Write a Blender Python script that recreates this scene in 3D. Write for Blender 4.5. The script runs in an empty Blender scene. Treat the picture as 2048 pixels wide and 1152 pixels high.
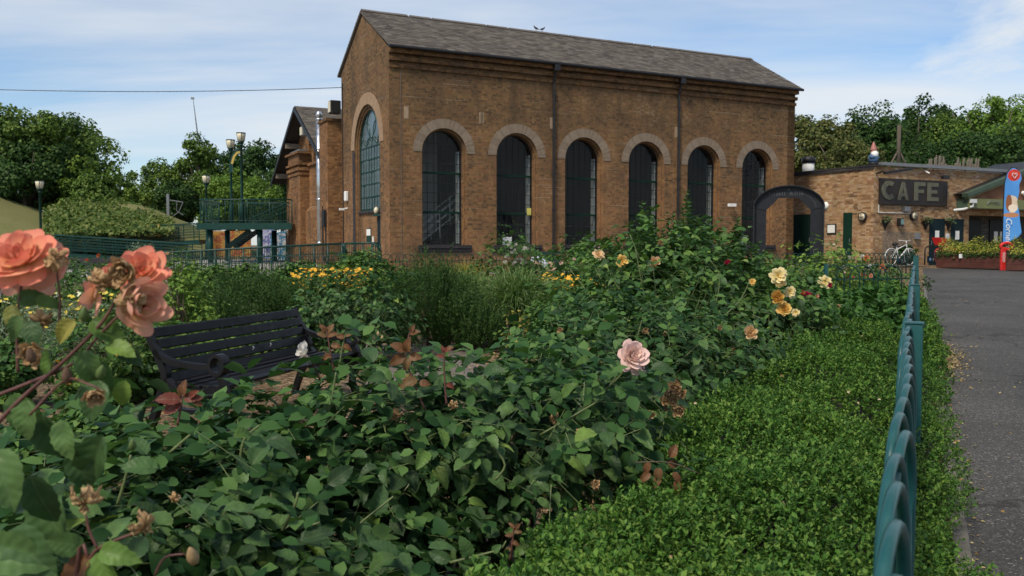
import bpy, bmesh, math, random
import numpy as np
from mathutils import Vector, Matrix
from mathutils.geometry import tessellate_polygon

# ------------------------------------------------------------------ camera, sky, sun, exposure
SC = bpy.context.scene
COL = SC.collection
rad = math.radians
EYE = 1.38
FPX = 1740.0                       # focal length in photo pixels (photo is 2048 x 1152)
PITCH = math.atan(86 / FPX)
cam_data = bpy.data.cameras.new("camera")
cam_data.sensor_width = 36.0
cam_data.lens = 36.0 * FPX / 2048
cam_data.clip_start = 0.05
cam_data.clip_end = 3000
cam_data.dof.use_dof = True
cam_data.dof.focus_distance = 5.0
cam_data.dof.aperture_fstop = 8.0
cam = bpy.data.objects.new("camera", cam_data)
cam.location = (0, 0, EYE)
cam.rotation_euler = (math.pi / 2 - PITCH, 0, 0)
COL.objects.link(cam)
SC.camera = cam

SUN_EL, SUN_AZ = 50.0, 214.0       # azimuth clockwise from +Y: light comes from the left, a little behind the camera
world = bpy.data.worlds.new("World")
SC.world = world
world.use_nodes = True
wn, wl = world.node_tree.nodes, world.node_tree.links
wn.clear()
w_out = wn.new("ShaderNodeOutputWorld")
w_bg = wn.new("ShaderNodeBackground")
w_bg.inputs["Strength"].default_value = 0.10
w_sky = wn.new("ShaderNodeTexSky")
w_sky.sky_type = 'NISHITA'
w_sky.sun_disc = False
w_sky.sun_elevation = rad(SUN_EL)
w_sky.sun_rotation = rad(SUN_AZ)
w_sky.air_density = 1.0
w_sky.dust_density = 0.6
w_sky.ozone_density = 2.2
w_tc = wn.new("ShaderNodeTexCoord")
w_sep = wn.new("ShaderNodeSeparateXYZ")
wl.new(w_tc.outputs["Generated"], w_sep.inputs[0])


def wmath(op, a, b=None, clamp=False):
    n = wn.new("ShaderNodeMath")
    n.operation = op
    n.use_clamp = clamp
    for i, s in enumerate((a, b)):
        if s is None:
            continue
        if isinstance(s, (int, float)):
            n.inputs[i].default_value = s
        else:
            wl.new(s, n.inputs[i])
    return n.outputs[0]


def wramp(src, stops):
    n = wn.new("ShaderNodeValToRGB")
    els = n.color_ramp.elements
    while len(els) < len(stops):
        els.new(0.5)
    for e, (p, v) in zip(els, stops):
        e.position = p
        e.color = (v, v, v, 1)
    wl.new(src, n.inputs[0])
    return n.outputs[0]


def wnoise(vec, scale, detail, rough, dist=0.0, off=(0, 0, 0), stretch=(1, 1, 1), rot=0.0):
    m = wn.new("ShaderNodeMapping")
    m.inputs["Location"].default_value = off
    m.inputs["Scale"].default_value = stretch
    m.inputs["Rotation"].default_value = (0, 0, rot)
    wl.new(vec, m.inputs[0])
    n = wn.new("ShaderNodeTexNoise")
    n.inputs["Scale"].default_value = scale
    n.inputs["Detail"].default_value = detail
    n.inputs["Roughness"].default_value = rough
    n.inputs["Distortion"].default_value = dist
    wl.new(m.outputs[0], n.inputs["Vector"])
    return n.outputs["Fac"]


# cloud sheet: direction projected on a flat layer overhead
zc = wmath('MAXIMUM', wmath('ADD', w_sep.outputs[2], 0.10), 0.04)
cx = wmath('DIVIDE', w_sep.outputs[0], zc)
cy = wmath('DIVIDE', w_sep.outputs[1], zc)
w_cmb = wn.new("ShaderNodeCombineXYZ")
wl.new(cx, w_cmb.inputs[0])
wl.new(cy, w_cmb.inputs[1])
CV = w_cmb.outputs[0]
cirrus = wramp(wnoise(CV, 0.55, 6, 0.55, 0.5, (3.1, 1.7, 0), (0.35, 1.0, 1), 0.12), [(0.45, 0), (0.66, 1.0)])
puffs = wramp(wnoise(w_tc.outputs["Generated"], 5.5, 9, 0.58, 0.25, (0.4, 2.2, 5.0), (0.75, 0.75, 2.0)), [(0.41, 0), (0.62, 0.95)])
side = wn.new("ShaderNodeMapRange")
wl.new(wmath('DIVIDE', w_sep.outputs[0], wmath('MAXIMUM', w_sep.outputs[1], 0.2)), side.inputs[0])
side.inputs[1].default_value = 0.20
side.inputs[2].default_value = 0.30
puffs = wmath('MULTIPLY', puffs, side.outputs[0])
low = wramp(w_sep.outputs[2], [(0.0, 0.45), (0.12, 0.14), (0.28, 0.0)])
cmask = wmath('MAXIMUM', wmath('MULTIPLY', cirrus, 0.85), wmath('MAXIMUM', puffs, low), True)
w_mix = wn.new("ShaderNodeMix")
w_mix.data_type = 'RGBA'
wl.new(cmask, w_mix.inputs[0])
w_tint = wn.new("ShaderNodeMix")
w_tint.data_type = 'RGBA'
w_tint.blend_type = 'MULTIPLY'
w_tint.inputs[0].default_value = 1.0
wl.new(w_sky.outputs[0], w_tint.inputs[6])
w_tint.inputs[7].default_value = (0.82, 0.92, 1.0, 1)
wl.new(w_tint.outputs[2], w_mix.inputs[6])
w_mix.inputs[7].default_value = (5.6, 5.8, 5.95, 1)
wl.new(w_mix.outputs[2], w_bg.inputs["Color"])
wl.new(w_bg.outputs[0], w_out.inputs[0])

sun_data = bpy.data.lights.new("sun", 'SUN')
sun_data.energy = 2.7
sun_data.angle = rad(12)
sun_data.color = (1.0, 0.90, 0.74)
sun = bpy.data.objects.new("sun", sun_data)
_az, _el = rad(SUN_AZ), rad(SUN_EL)
_sd = Vector((math.sin(_az) * math.cos(_el), math.cos(_az) * math.cos(_el), math.sin(_el)))
sun.rotation_euler = _sd.to_track_quat('Z', 'Y').to_euler()
sun.location = _sd * 40
COL.objects.link(sun)

SC.view_settings.view_transform = 'Standard'
SC.view_settings.look = 'None'
SC.view_settings.gamma = 1.0
SC.view_settings.exposure = 0.55
SC.render.engine = 'CYCLES'
SC.cycles.use_denoising = True
SC.cycles.max_bounces = 6
SC.cycles.diffuse_bounces = 3
SC.cycles.glossy_bounces = 3
SC.cycles.transparent_max_bounces = 12
SC.cycles.use_adaptive_sampling = True
SC.cycles.adaptive_threshold = 0.015

# ------------------------------------------------------------------ where a photo pixel lies in the place
_f = np.array([0, math.cos(PITCH), -math.sin(PITCH)])
_u = np.array([0, math.sin(PITCH), math.cos(PITCH)])
SLOPE = 0.0135                     # the ground climbs gently away from the camera


def gz(x, y):
    return SLOPE * max(y, -5.0)


def ray(px, py):
    return np.array([(px - 1024) / FPX, 0, 0]) + (576 - py) / FPX * _u + _f


def at(px, py, Y):
    r = ray(px, py)
    return np.array([0, 0, EYE]) + r * (Y / r[1])


def gat(px, py):
    r = ray(px, py)
    return np.array([0, 0, EYE]) + r * (-EYE / (r[2] - SLOPE * r[1]))


TH = math.atan2(.451, .892)        # the buildings share one grid, turned this much
VX = np.array([math.cos(TH), math.sin(TH), 0])
UY = np.array([-math.sin(TH), math.cos(TH), 0])
CORNER = np.array([-4.05, 28.9, 0])


def loc2w(x, y, z=0.0):
    return CORNER + VX * x + UY * y + np.array([0, 0, z])


rng = np.random.default_rng(11)
random.seed(5)

# ------------------------------------------------------------------ naming helpers


def tag(o, label=None, cat=None, group=None, kind=None):
    if label:
        o["label"] = label
    if cat:
        o["category"] = cat
    if group:
        o["group"] = group
    if kind:
        o["kind"] = kind
    return o


def empty(name, loc=(0, 0, 0), rz=0.0):
    o = bpy.data.objects.new(name, None)
    o.empty_display_size = 0.2
    o.location = loc
    o.rotation_euler = (0, 0, rz)
    COL.objects.link(o)
    return o


def link(name, mesh, parent=None, loc=None, rot=None, scale=None):
    o = bpy.data.objects.new(name, mesh)
    COL.objects.link(o)
    if parent is not None:
        o.parent = parent
    if loc is not None:
        o.location = loc
    if rot is not None:
        o.rotation_euler = rot
    if scale is not None:
        o.scale = scale
    return o


def copy_tree(o, parent=None):
    c = o.copy()
    COL.objects.link(c)
    c.parent = parent
    for ch in list(o.children):
        copy_tree(ch, c)
    return c

# ------------------------------------------------------------------ mesh helpers


def np_mesh(name, V, Fc, mat=None, smooth=False):
    """V (n,3); Fc (m,k) one face size"""
    me = bpy.data.meshes.new(name)
    V = np.ascontiguousarray(V, dtype=np.float32)
    Fc = np.ascontiguousarray(Fc, dtype=np.int32)
    m, k = Fc.shape
    me.vertices.add(len(V))
    me.vertices.foreach_set("co", V.ravel())
    me.loops.add(m * k)
    me.loops.foreach_set("vertex_index", Fc.ravel())
    me.polygons.add(m)
    me.polygons.foreach_set("loop_start", np.arange(0, m * k, k, dtype=np.int32))
    if smooth:
        me.polygons.foreach_set("use_smooth", np.ones(m, dtype=bool))
    me.update(calc_edges=True)
    if mat:
        me.materials.append(mat)
    return me


class MB:
    """collects boxes, tubes and turned shapes into one mesh"""

    def __init__(s):
        s.v, s.f = [], []

    def add(s, vs, fs):
        b = len(s.v)
        s.v += [tuple(map(float, p)) for p in vs]
        s.f += [[b + i for i in f] for f in fs]
        return s

    def box(s, x0, x1, y0, y1, z0, z1):
        vs = [(x0, y0, z0), (x1, y0, z0), (x1, y1, z0), (x0, y1, z0), (x0, y0, z1), (x1, y0, z1), (x1, y1, z1), (x0, y1, z1)]
        return s.add(vs, [(0, 3, 2, 1), (4, 5, 6, 7), (0, 1, 5, 4), (1, 2, 6, 5), (2, 3, 7, 6), (3, 0, 4, 7)])

    def bar(s, p, q, w, h, up=(0, 0, 1)):
        p, q = Vector(p), Vector(q)
        d = (q - p).normalized()
        up = Vector(up)
        if abs(d.dot(up)) > .98:
            up = Vector((0, 1, 0))
        a = d.cross(up).normalized() * (w / 2)
        b = a.cross(d).normalized() * (h / 2)
        vs = [p - a - b, p + a - b, p + a + b, p - a + b, q - a - b, q + a - b, q + a + b, q - a + b]
        return s.add(vs, [(0, 3, 2, 1), (4, 5, 6, 7), (0, 1, 5, 4), (1, 2, 6, 5), (2, 3, 7, 6), (3, 0, 4, 7)])

    def tube(s, pts, r, n=8, closed=False, cap=True):
        pts = [Vector(p) for p in pts]
        rs = r if isinstance(r, (list, tuple, np.ndarray)) else [r] * len(pts)
        m = len(pts)
        rings = []
        prev = None
        for i, p in enumerate(pts):
            if closed:
                d = pts[(i + 1) % m] - pts[i - 1]
            else:
                d = pts[min(i + 1, m - 1)] - pts[max(i - 1, 0)]
            d = d.normalized()
            if prev is None:
                a = d.orthogonal().normalized()
            else:
                a = (prev - d * prev.dot(d))
                a = a.normalized() if a.length > 1e-6 else d.orthogonal().normalized()
            prev = a
            b = d.cross(a)
            rings.append([p + (a * math.cos(t) + b * math.sin(t)) * rs[i] for t in [2 * math.pi * k / n for k in range(n)]])
        vs = [q for rg in rings for q in rg]
        fs = []
        for i in range(m if closed else m - 1):
            j = (i + 1) % m
            for k in range(n):
                l = (k + 1) % n
                fs.append((i * n + k, i * n + l, j * n + l, j * n + k))
        if cap and not closed:
            fs.append(tuple(range(n - 1, -1, -1)))
            fs.append(tuple((m - 1) * n + k for k in range(n)))
        return s.add(vs, fs)

    def lathe(s, prof, n=16, c=(0, 0, 0)):
        vs, fs = [], []
        for (r, z) in prof:
            for k in range(n):
                t = 2 * math.pi * k / n
                vs.append((c[0] + r * math.cos(t), c[1] + r * math.sin(t), c[2] + z))
        for i in range(len(prof) - 1):
            for k in range(n):
                l = (k + 1) % n
                fs.append((i * n + k, i * n + l, (i + 1) * n + l, (i + 1) * n + k))
        fs.append(tuple(range(n - 1, -1, -1)))
        fs.append(tuple((len(prof) - 1) * n + k for k in range(n)))
        return s.add(vs, fs)

    def ribbon(s, pts, th, w, axis='x', x0=0.0, closed=False):
        """thick strip along a 2-D line (y,z); w is its width across x"""
        P = [Vector((p[0], p[1])) for p in pts]
        m = len(P)
        L, Rr = [], []
        for i in range(m):
            if closed:
                d = P[(i + 1) % m] - P[i - 1]
            else:
                d = P[min(i + 1, m - 1)] - P[max(i - 1, 0)]
            d = d.normalized()
            nn = Vector((-d.y, d.x)) * (th / 2)
            L.append(P[i] + nn)
            Rr.append(P[i] - nn)
        vs = []
        for i in range(m):
            for (q, xx) in ((L[i], x0), (Rr[i], x0), (Rr[i], x0 + w), (L[i], x0 + w)):
                if axis == 'x':
                    vs.append((xx, q.x, q.y))
                else:
                    vs.append((q.x, xx, q.y))
        fs = []
        for i in range(m if closed else m - 1):
            j = (i + 1) % m
            for k in range(4):
                l = (k + 1) % 4
                fs.append((i * 4 + k, i * 4 + l, j * 4 + l, j * 4 + k))
        if not closed:
            fs += [(3, 2, 1, 0), tuple((m - 1) * 4 + k for k in range(4))]
        return s.add(vs, fs)

    def mesh(s, name, mat=None, smooth=False, bevel=0.0):
        me = bpy.data.meshes.new(name)
        me.from_pydata(s.v, [], s.f)
        me.update()
        bm = bmesh.new()
        bm.from_mesh(me)
        bmesh.ops.recalc_face_normals(bm, faces=bm.faces)
        if bevel:
            bmesh.ops.bevel(bm, geom=list(bm.edges), offset=bevel, segments=1, affect='EDGES')
        bm.to_mesh(me)
        bm.free()
        if smooth:
            for p in me.polygons:
                p.use_smooth = True
        if mat:
            me.materials.append(mat)
        return me

    def build(s, name, mat, parent=None, smooth=False, loc=None, rot=None, bevel=0.0):
        return link(name, s.mesh(name, mat, smooth, bevel), parent, loc, rot)


def smooth_by_angle(me, deg=40):
    me.polygons.foreach_set("use_smooth", np.ones(len(me.polygons), dtype=bool))
    try:
        me.set_sharp_from_angle(angle=rad(deg))
    except Exception:
        pass
    return me

# ------------------------------------------------------------------ materials


class Nodes:
    def __init__(s, name):
        s.m = bpy.data.materials.new(name)
        s.m.use_nodes = True
        s.t = s.m.node_tree
        s.t.nodes.clear()
        s.out = s.t.nodes.new("ShaderNodeOutputMaterial")

    def n(s, typ, ins=None, **props):
        nd = s.t.nodes.new(typ)
        for k, v in props.items():
            setattr(nd, k, v)
        for k, v in (ins or {}).items():
            if hasattr(v, "is_output") or isinstance(v, bpy.types.NodeSocket):
                s.t.links.new(v, nd.inputs[k])
            else:
                if isinstance(v, (tuple, list)) and len(v) == 3 and nd.inputs[k].type == 'RGBA':
                    v = (*v, 1)
                nd.inputs[k].default_value = v
        return nd

    def math(s, op, a, b=0.0, clamp=False):
        nd = s.n("ShaderNodeMath", {0: a, 1: b}, operation=op, use_clamp=clamp)
        return nd.outputs[0]

    def mix(s, fac, a, b, blend='MIX'):
        nd = s.n("ShaderNodeMix", {0: fac, 6: a, 7: b}, data_type='RGBA', blend_type=blend)
        return nd.outputs[2]

    def ramp(s, src, stops, interp='LINEAR'):
        nd = s.n("ShaderNodeValToRGB", {0: src})
        nd.color_ramp.interpolation = interp
        els = nd.color_ramp.elements
        while len(els) < len(stops):
            els.new(0.5)
        for e, (p, c) in zip(els, stops):
            e.position = p
            if isinstance(c, (int, float)):
                c = (c, c, c)
            e.color = (*c, 1)
        return nd.outputs[0]

    def noise(s, scale, detail=4, rough=.55, vec=None, dist=0.0):
        ins = {"Scale": scale, "Detail": detail, "Roughness": rough, "Distortion": dist}
        if vec is None:
            vec = s.n("ShaderNodeTexCoord").outputs["Object"]
        ins["Vector"] = vec
        return s.n("ShaderNodeTexNoise", ins).outputs["Fac"]

    def bump(s, h, strength=.3, dist=.01):
        return s.n("ShaderNodeBump", {"Height": h, "Strength": strength, "Distance": dist}).outputs[0]

    def done(s, col, rough=.6, metal=0.0, normal=None, spec=.4, extra=None):
        ins = {"Base Color": col, "Roughness": rough, "Metallic": metal, "Specular IOR Level": spec}
        if normal is not None:
            ins["Normal"] = normal
        b = s.n("ShaderNodeBsdfPrincipled", ins)
        if extra:
            for k, v in extra.items():
                b.inputs[k].default_value = v
        s.t.links.new(b.outputs[0], s.out.inputs[0])
        return s.m


def plain(name, col, rough=.6, metal=0.0, var=.18, scale=6.0, bump=0.0, bscale=60.0, spec=.4, dirt=None, dirtamt=.4):
    k = Nodes(name)
    nz = k.noise(scale, 5, .6)
    lo = tuple(c * (1 - var) for c in col)
    hi = tuple(min(1, c * (1 + var)) for c in col)
    c = k.ramp(nz, [(.3, lo), (.7, hi)])
    if dirt:
        dm = k.ramp(k.noise(scale * .6, 7, .7), [(.5, 0), (.75, dirtamt)])
        c = k.mix(dm, c, dirt)
    rr = k.ramp(k.noise(scale * 2, 3), [(.3, max(0, rough - .08)), (.7, min(1, rough + .08))])
    nm = k.bump(k.noise(bscale, 4), bump, .004) if bump else None
    return k.done(c, rr, metal, nm, spec)


def leaf_mat(name, cols, trans=.24, rough=.52, spec=.13, by_object=False, tint=(1.15, 1.25, .7), bump=False, patch=None):
    k = Nodes(name)
    if by_object:
        r = k.n("ShaderNodeObjectInfo").outputs["Random"]
    else:
        r = k.n("ShaderNodeNewGeometry").outputs["Random Per Island"]
    c = k.ramp(r, [(i / max(1, len(cols) - 1), cc) for i, cc in enumerate(cols)])
    if patch:
        c = k.mix(k.ramp(k.noise(patch[1], 4, .6), [(.48, 0), (.68, .7)]), c, k.mix(1.0, c, patch[0], 'MULTIPLY'))
    back = k.n("ShaderNodeNewGeometry").outputs["Backfacing"]
    pale = k.mix(.18, c, (.13, .17, .09))
    c2 = k.mix(back, c, pale)
    nm = None
    if bump:
        tc = k.n("ShaderNodeTexCoord").outputs["Object"]
        sp = k.n("ShaderNodeSeparateXYZ", {0: tc})
        ay = k.math('ABSOLUTE', sp.outputs[1])
        vein = k.math('SINE', k.math('MULTIPLY', k.math('SUBTRACT', sp.outputs[0], k.math('MULTIPLY', ay, .8)), 38.0))
        mid = k.math('MULTIPLY', k.math('MINIMUM', ay, .03), 40.0)
        hgt = k.math('ADD', k.math('MULTIPLY', vein, .4), mid)
        nm = k.bump(hgt, .10, .012)
        vm = k.math('GREATER_THAN', .012, ay)
        c2 = k.mix(k.math('MULTIPLY', vm, .25), c2, (.16, .22, .10))
        blotch = k.ramp(k.noise(3.0, 4, .6), [(.35, .78), (.7, 1.12)])
        c2 = k.mix(1.0, c2, blotch, 'MULTIPLY')
    ins = {"Base Color": c2, "Roughness": rough, "Specular IOR Level": spec}
    if nm is not None:
        ins["Normal"] = nm
    p = k.n("ShaderNodeBsdfPrincipled", ins)
    tcol = k.mix(1.0, c, (*tint, 1), 'MULTIPLY')
    t = k.n("ShaderNodeBsdfTranslucent", {"Color": tcol})
    mx = k.n("ShaderNodeMixShader", {0: trans, 1: p.outputs[0], 2: t.outputs[0]})
    k.t.links.new(mx.outputs[0], k.out.inputs[0])
    return k.m


def petal_mat(name, base, mid, tip, trans=.3, vary=.12):
    """base -> tip colour runs along each petal (attribute t)"""
    k = Nodes(name)
    t = k.n("ShaderNodeAttribute", attribute_name="t").outputs["Fac"]
    nz = k.noise(9.0, 3)
    t2 = k.math('ADD', t, k.math('MULTIPLY', k.math('SUBTRACT', nz, .5), .35))
    c = k.ramp(t2, [(.05, base), (.5, mid), (.95, tip)])
    r = k.n("ShaderNodeNewGeometry").outputs["Random Per Island"]
    c = k.mix(1.0, c, k.ramp(r, [(0, 1 - vary), (1, 1.0)]), 'MULTIPLY')
    p = k.n("ShaderNodeBsdfPrincipled", {"Base Color": c, "Roughness": .6, "Specular IOR Level": .2})
    tr = k.n("ShaderNodeBsdfTranslucent", {"Color": c})
    mx = k.n("ShaderNodeMixShader", {0: trans, 1: p.outputs[0], 2: tr.outputs[0]})
    k.t.links.new(mx.outputs[0], k.out.inputs[0])
    return k.m


def brick_mat(name, cols, mortar, bw=.225, bh=.075, ms=.010, upper=None, stain=.35, tint_z=None, bumps=.5, header=True, repair=None):
    """courses laid out in metres on any upright wall of the object; colour picked brick by brick"""
    k = Nodes(name)
    tc = k.n("ShaderNodeTexCoord")
    sp = k.n("ShaderNodeSeparateXYZ", {0: tc.outputs["Object"]})
    sn = k.n("ShaderNodeSeparateXYZ", {0: tc.outputs["Normal"]})
    isx = k.math('GREATER_THAN', k.math('ABSOLUTE', sn.outputs[0]), .6)
    u = k.math('ADD', k.math('MULTIPLY', sp.outputs[0], k.math('SUBTRACT', 1.0, isx)), k.math('MULTIPLY', sp.outputs[1], isx))
    # slightly wavering courses
    wv = k.n("ShaderNodeTexNoise", {"Vector": tc.outputs["Object"], "Scale": 2.2, "Detail": 2.0})
    wob = k.math('MULTIPLY', k.math('SUBTRACT', wv.outputs["Fac"], .5), .012)
    zz = k.math('ADD', k.math('ADD', sp.outputs[2], 20.0), wob)
    rowf = k.math('DIVIDE', zz, bh)
    row = k.math('FLOOR', rowf)
    rf = k.math('SUBTRACT', rowf, row)
    odd = k.math('MODULO', row, 2.0)
    wid = k.math('SUBTRACT', bw, k.math('MULTIPLY', odd, bw * .5)) if header else bw
    uu = k.math('ADD', k.math('ADD', u, 50.0), k.math('MULTIPLY', odd, bw * .25))
    colf = k.math('DIVIDE', uu, wid)
    cl = k.math('FLOOR', colf)
    cf = k.math('SUBTRACT', colf, cl)
    idv = k.n("ShaderNodeCombineXYZ", {0: cl, 1: row, 2: isx})
    wn_ = k.n("ShaderNodeTexWhiteNoise", {0: idv.outputs[0]}, noise_dimensions='3D')
    rnd = wn_.outputs["Value"]
    # neighbouring bricks from one firing: bias the pick with a slow noise
    slow = k.noise(.55, 4, .6)
    pick = k.math('ADD', k.math('MULTIPLY', rnd, .72), k.math('MULTIPLY', k.math('SUBTRACT', slow, .36), 1.05), True)
    base = k.ramp(pick, [(i / (len(cols) - 1), c) for i, c in enumerate(cols)])
    grain = k.ramp(k.noise(38, 5, .65), [(.3, .72), (.7, 1.2)])
    base = k.mix(1.0, base, grain, 'MULTIPLY')
    if repair:
        x0_, per_, z0_, z1_ = repair
        q = k.math('ADD', k.math('DIVIDE', k.math('SUBTRACT', u, x0_), per_), 10.5)
        dx = k.math('MULTIPLY', k.math('ABSOLUTE', k.math('SUBTRACT', k.math('SUBTRACT', q, k.math('FLOOR', q)), .5)), per_)
        rag = k.math('MULTIPLY', k.n("ShaderNodeTexWhiteNoise", {"W": row}, noise_dimensions='1D').outputs["Value"], .22)
        inx = k.math('GREATER_THAN', rag, dx)
        inz = k.math('MULTIPLY', k.math('GREATER_THAN', sp.outputs[2], z0_), k.math('GREATER_THAN', z1_, sp.outputs[2]))
        rm = k.math('MULTIPLY', k.math('MULTIPLY', inx, inz), k.ramp(k.noise(.7, 3), [(.40, 0), (.5, .75)]))
        base = k.mix(rm, base, k.mix(rnd, (.22, .105, .04), (.36, .19, .075)))
    # mortar
    e = k.math('MULTIPLY', k.math('MINIMUM', rf, k.math('SUBTRACT', 1.0, rf)), bh)
    f = k.math('MULTIPLY', k.math('MINIMUM', cf, k.math('SUBTRACT', 1.0, cf)), wid)
    d = k.math('MINIMUM', e, f)
    rough_edge = k.math('MULTIPLY', k.noise(60, 3), .006)
    mm = k.math('SUBTRACT', 1.0, k.math('DIVIDE', k.math('SUBTRACT', d, k.math('SUBTRACT', rough_edge, .002)), ms * .6, True), True)
    mcol = k.mix(k.noise(1.1, 5, .7), mortar, tuple(c * .55 for c in mortar))
    c = k.mix(k.math('MULTIPLY', mm, .8), base, mcol)
    # pale lime streaks along single courses
    cn = k.n("ShaderNodeCombineXYZ", {0: k.math('MULTIPLY', u, .25), 1: row})
    ln = k.n("ShaderNodeTexNoise", {"Vector": cn.outputs[0], "Scale": 1.0, "Detail": 3.0})
    strk = k.math('MULTIPLY', k.ramp(ln.outputs["Fac"], [(.58, 0), (.68, .7)]), k.math('GREATER_THAN', rf, .72))
    c = k.mix(strk, c, (.42, .36, .27))
    # weather stains
    st = k.ramp(k.noise(.9, 7, .68), [(.42, 0), (.72, stain)])
    c = k.mix(st, c, (.055, .04, .028))
    mpz = k.n('ShaderNodeMapping', {0: tc.outputs['Object'], 'Scale': (1.0, 1.0, .16)})
    rain = k.ramp(k.noise(1.8, 6, .7, mpz.outputs[0]), [(.50, 0), (.74, stain)])
    c = k.mix(rain, c, (.06, .045, .032))
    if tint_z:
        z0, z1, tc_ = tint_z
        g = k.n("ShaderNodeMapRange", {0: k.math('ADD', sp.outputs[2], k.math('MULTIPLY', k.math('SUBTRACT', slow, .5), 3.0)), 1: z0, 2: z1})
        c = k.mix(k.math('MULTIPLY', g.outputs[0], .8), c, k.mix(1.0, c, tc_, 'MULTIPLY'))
    hgt = k.math('ADD', k.math('MULTIPLY', k.math('SUBTRACT', 1.0, mm), 1.0), k.math('MULTIPLY', k.noise(45, 4), .45))
    hgt = k.math('ADD', hgt, k.math('MULTIPLY', rnd, .35))
    return k.done(c, .9, 0, k.bump(hgt, bumps, .012), .2)


M = {}
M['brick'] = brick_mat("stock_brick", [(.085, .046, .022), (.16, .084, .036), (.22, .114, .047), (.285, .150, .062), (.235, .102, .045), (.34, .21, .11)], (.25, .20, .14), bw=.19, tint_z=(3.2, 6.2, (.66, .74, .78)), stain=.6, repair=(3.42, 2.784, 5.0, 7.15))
M['brick_hall'] = brick_mat("hall_brick", [(.10, .046, .020), (.18, .085, .034), (.25, .118, .045), (.31, .16, .065), (.21, .082, .036)], (.18, .13, .085), stain=.7)
M['brick_cafe'] = brick_mat("cafe_brick", [(.11, .06, .036), (.25, .135, .065), (.34, .195, .09), (.40, .25, .12), (.46, .33, .20), (.30, .135, .075), (.68, .57, .46)], (.31, .24, .17), header=False, stain=.35)
M['brick_eaves'] = brick_mat("sooty_shade_eaves_brick", [(.06, .032, .016), (.12, .06, .024), (.18, .09, .034), (.24, .13, .055)], (.16, .12, .08), bw=.19, stain=.6)  # dark brick: soot plus eaves shade painted into the corbel courses
M['brick_grey'] = brick_mat("grey_brick", [(.03, .03, .03), (.06, .055, .05), (.09, .08, .075)], (.30, .29, .27), header=False, stain=.1)
M['blue_brick'] = brick_mat("engineering_brick", [(.018, .018, .022), (.035, .034, .04), (.05, .045, .048)], (.10, .09, .085), header=False, stain=.1, bw=.11)


def arch_mat(name, cols, joint, k_ang):
    k = Nodes(name)
    tc = k.n("ShaderNodeTexCoord")
    sp = k.n("ShaderNodeSeparateXYZ", {0: tc.outputs["Object"]})
    ang = k.math('ARCTAN2', sp.outputs[2], k.math('ADD', sp.outputs[0], sp.outputs[1]))
    af = k.math('MULTIPLY', ang, k_ang)
    fl = k.math('FLOOR', af)
    fr = k.math('SUBTRACT', af, fl)
    w = k.n("ShaderNodeTexWhiteNoise", {"W": fl}, noise_dimensions='1D').outputs["Value"]
    c = k.ramp(w, [(i / (len(cols) - 1), cc) for i, cc in enumerate(cols)])
    c = k.mix(1.0, c, k.ramp(k.noise(6, 6, .65), [(.3, .8), (.7, 1.1)]), 'MULTIPLY')
    j = k.math('GREATER_THAN', k.math('ABSOLUTE', k.math('SUBTRACT', fr, .5)), .42)
    c = k.mix(k.math('MULTIPLY', j, .5), c, joint)
    return k.done(c, .85, 0, k.bump(k.math('SUBTRACT', k.noise(40, 4), j), .4, .008), .2)


M['arch'] = arch_mat("gault_brick_arch", [(.18, .137, .10), (.225, .176, .13), (.25, .198, .148), (.205, .153, .11)], (.13, .10, .075), 15)
M['arch_warm'] = arch_mat("gable_arch_brick", [(.28, .185, .115), (.33, .225, .145), (.30, .20, .13)], (.19, .125, .08), 24)
M['stone'] = plain("pale_stone", (.30, .22, .145), .85, var=.15, bump=.2)
M['black_iron'] = plain("black_iron", (.012, .012, .014), .5, var=.3, bump=.1)
M['green_iron'] = plain("green_painted_iron", (.005, .036, .028), .4, var=.2, scale=10, bump=.05, spec=.28, dirt=(.018, .045, .038), dirtamt=.5)
M['fence_green'] = plain("fence_teal_paint", (.010, .072, .072), .36, var=.15, scale=14, bump=.08, bscale=90, spec=.5, dirt=(.05, .10, .10), dirtamt=.45)
M['dark_green'] = plain("dark_green_door_paint", (.005, .026, .016), .7, var=.15, scale=3, spec=.15, dirt=(.012, .03, .024))
M['teal_door'] = plain("teal_door_paint", (.006, .018, .023), .7, var=.2, scale=3, spec=.15)
M['white'] = plain("white_paint", (.72, .72, .69), .6, var=.06)
M['paper'] = plain("paper_notice", (.70, .70, .66), .7, var=.05)
M['pale_grey'] = plain("pale_grey_lining", (.58, .60, .60), .6, var=.1)
M['grey_metal'] = plain("grey_metal", (.20, .21, .22), .45, .4, var=.15)
M['steel'] = plain("stainless_flue", (.55, .56, .57), .28, .9, var=.12, scale=3)
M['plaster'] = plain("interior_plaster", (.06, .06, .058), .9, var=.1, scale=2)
M['concrete'] = plain("concrete", (.30, .285, .26), .9, var=.15, scale=3, bump=.3, dirt=(.14, .125, .105))
M['timber'] = plain("weathered_timber", (.20, .165, .125), .85, var=.3, scale=9, bump=.3)
M['bench'] = plain("bench_black_paint", (.0075, .0075, .009), .42, var=.22, scale=7, bump=.06, spec=.22, dirt=(.02, .02, .022), dirtamt=.3)
M['arch_iron'] = plain("slate_grey_arch_paint", (.014, .015, .019), .5, var=.2, scale=6, bump=.06, spec=.25)
M['glass_dark'] = plain("dark_glass", (.006, .006, .007), .35, var=.1, spec=.12)
M['red'] = plain("red_plastic", (.55, .025, .022), .45, var=.1)
M['bark'] = plain("bark", (.085, .068, .05), .9, var=.35, scale=14, bump=.5)
M['stem'] = plain("green_rose_stem", (.10, .13, .045), .55, var=.25, scale=30)
M['stem_red'] = plain("reddish_rose_stem", (.11, .045, .035), .5, var=.3, scale=30)
M['stem_wood'] = plain("woody_stem", (.09, .065, .042), .8, var=.3, scale=20, bump=.3)


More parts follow.
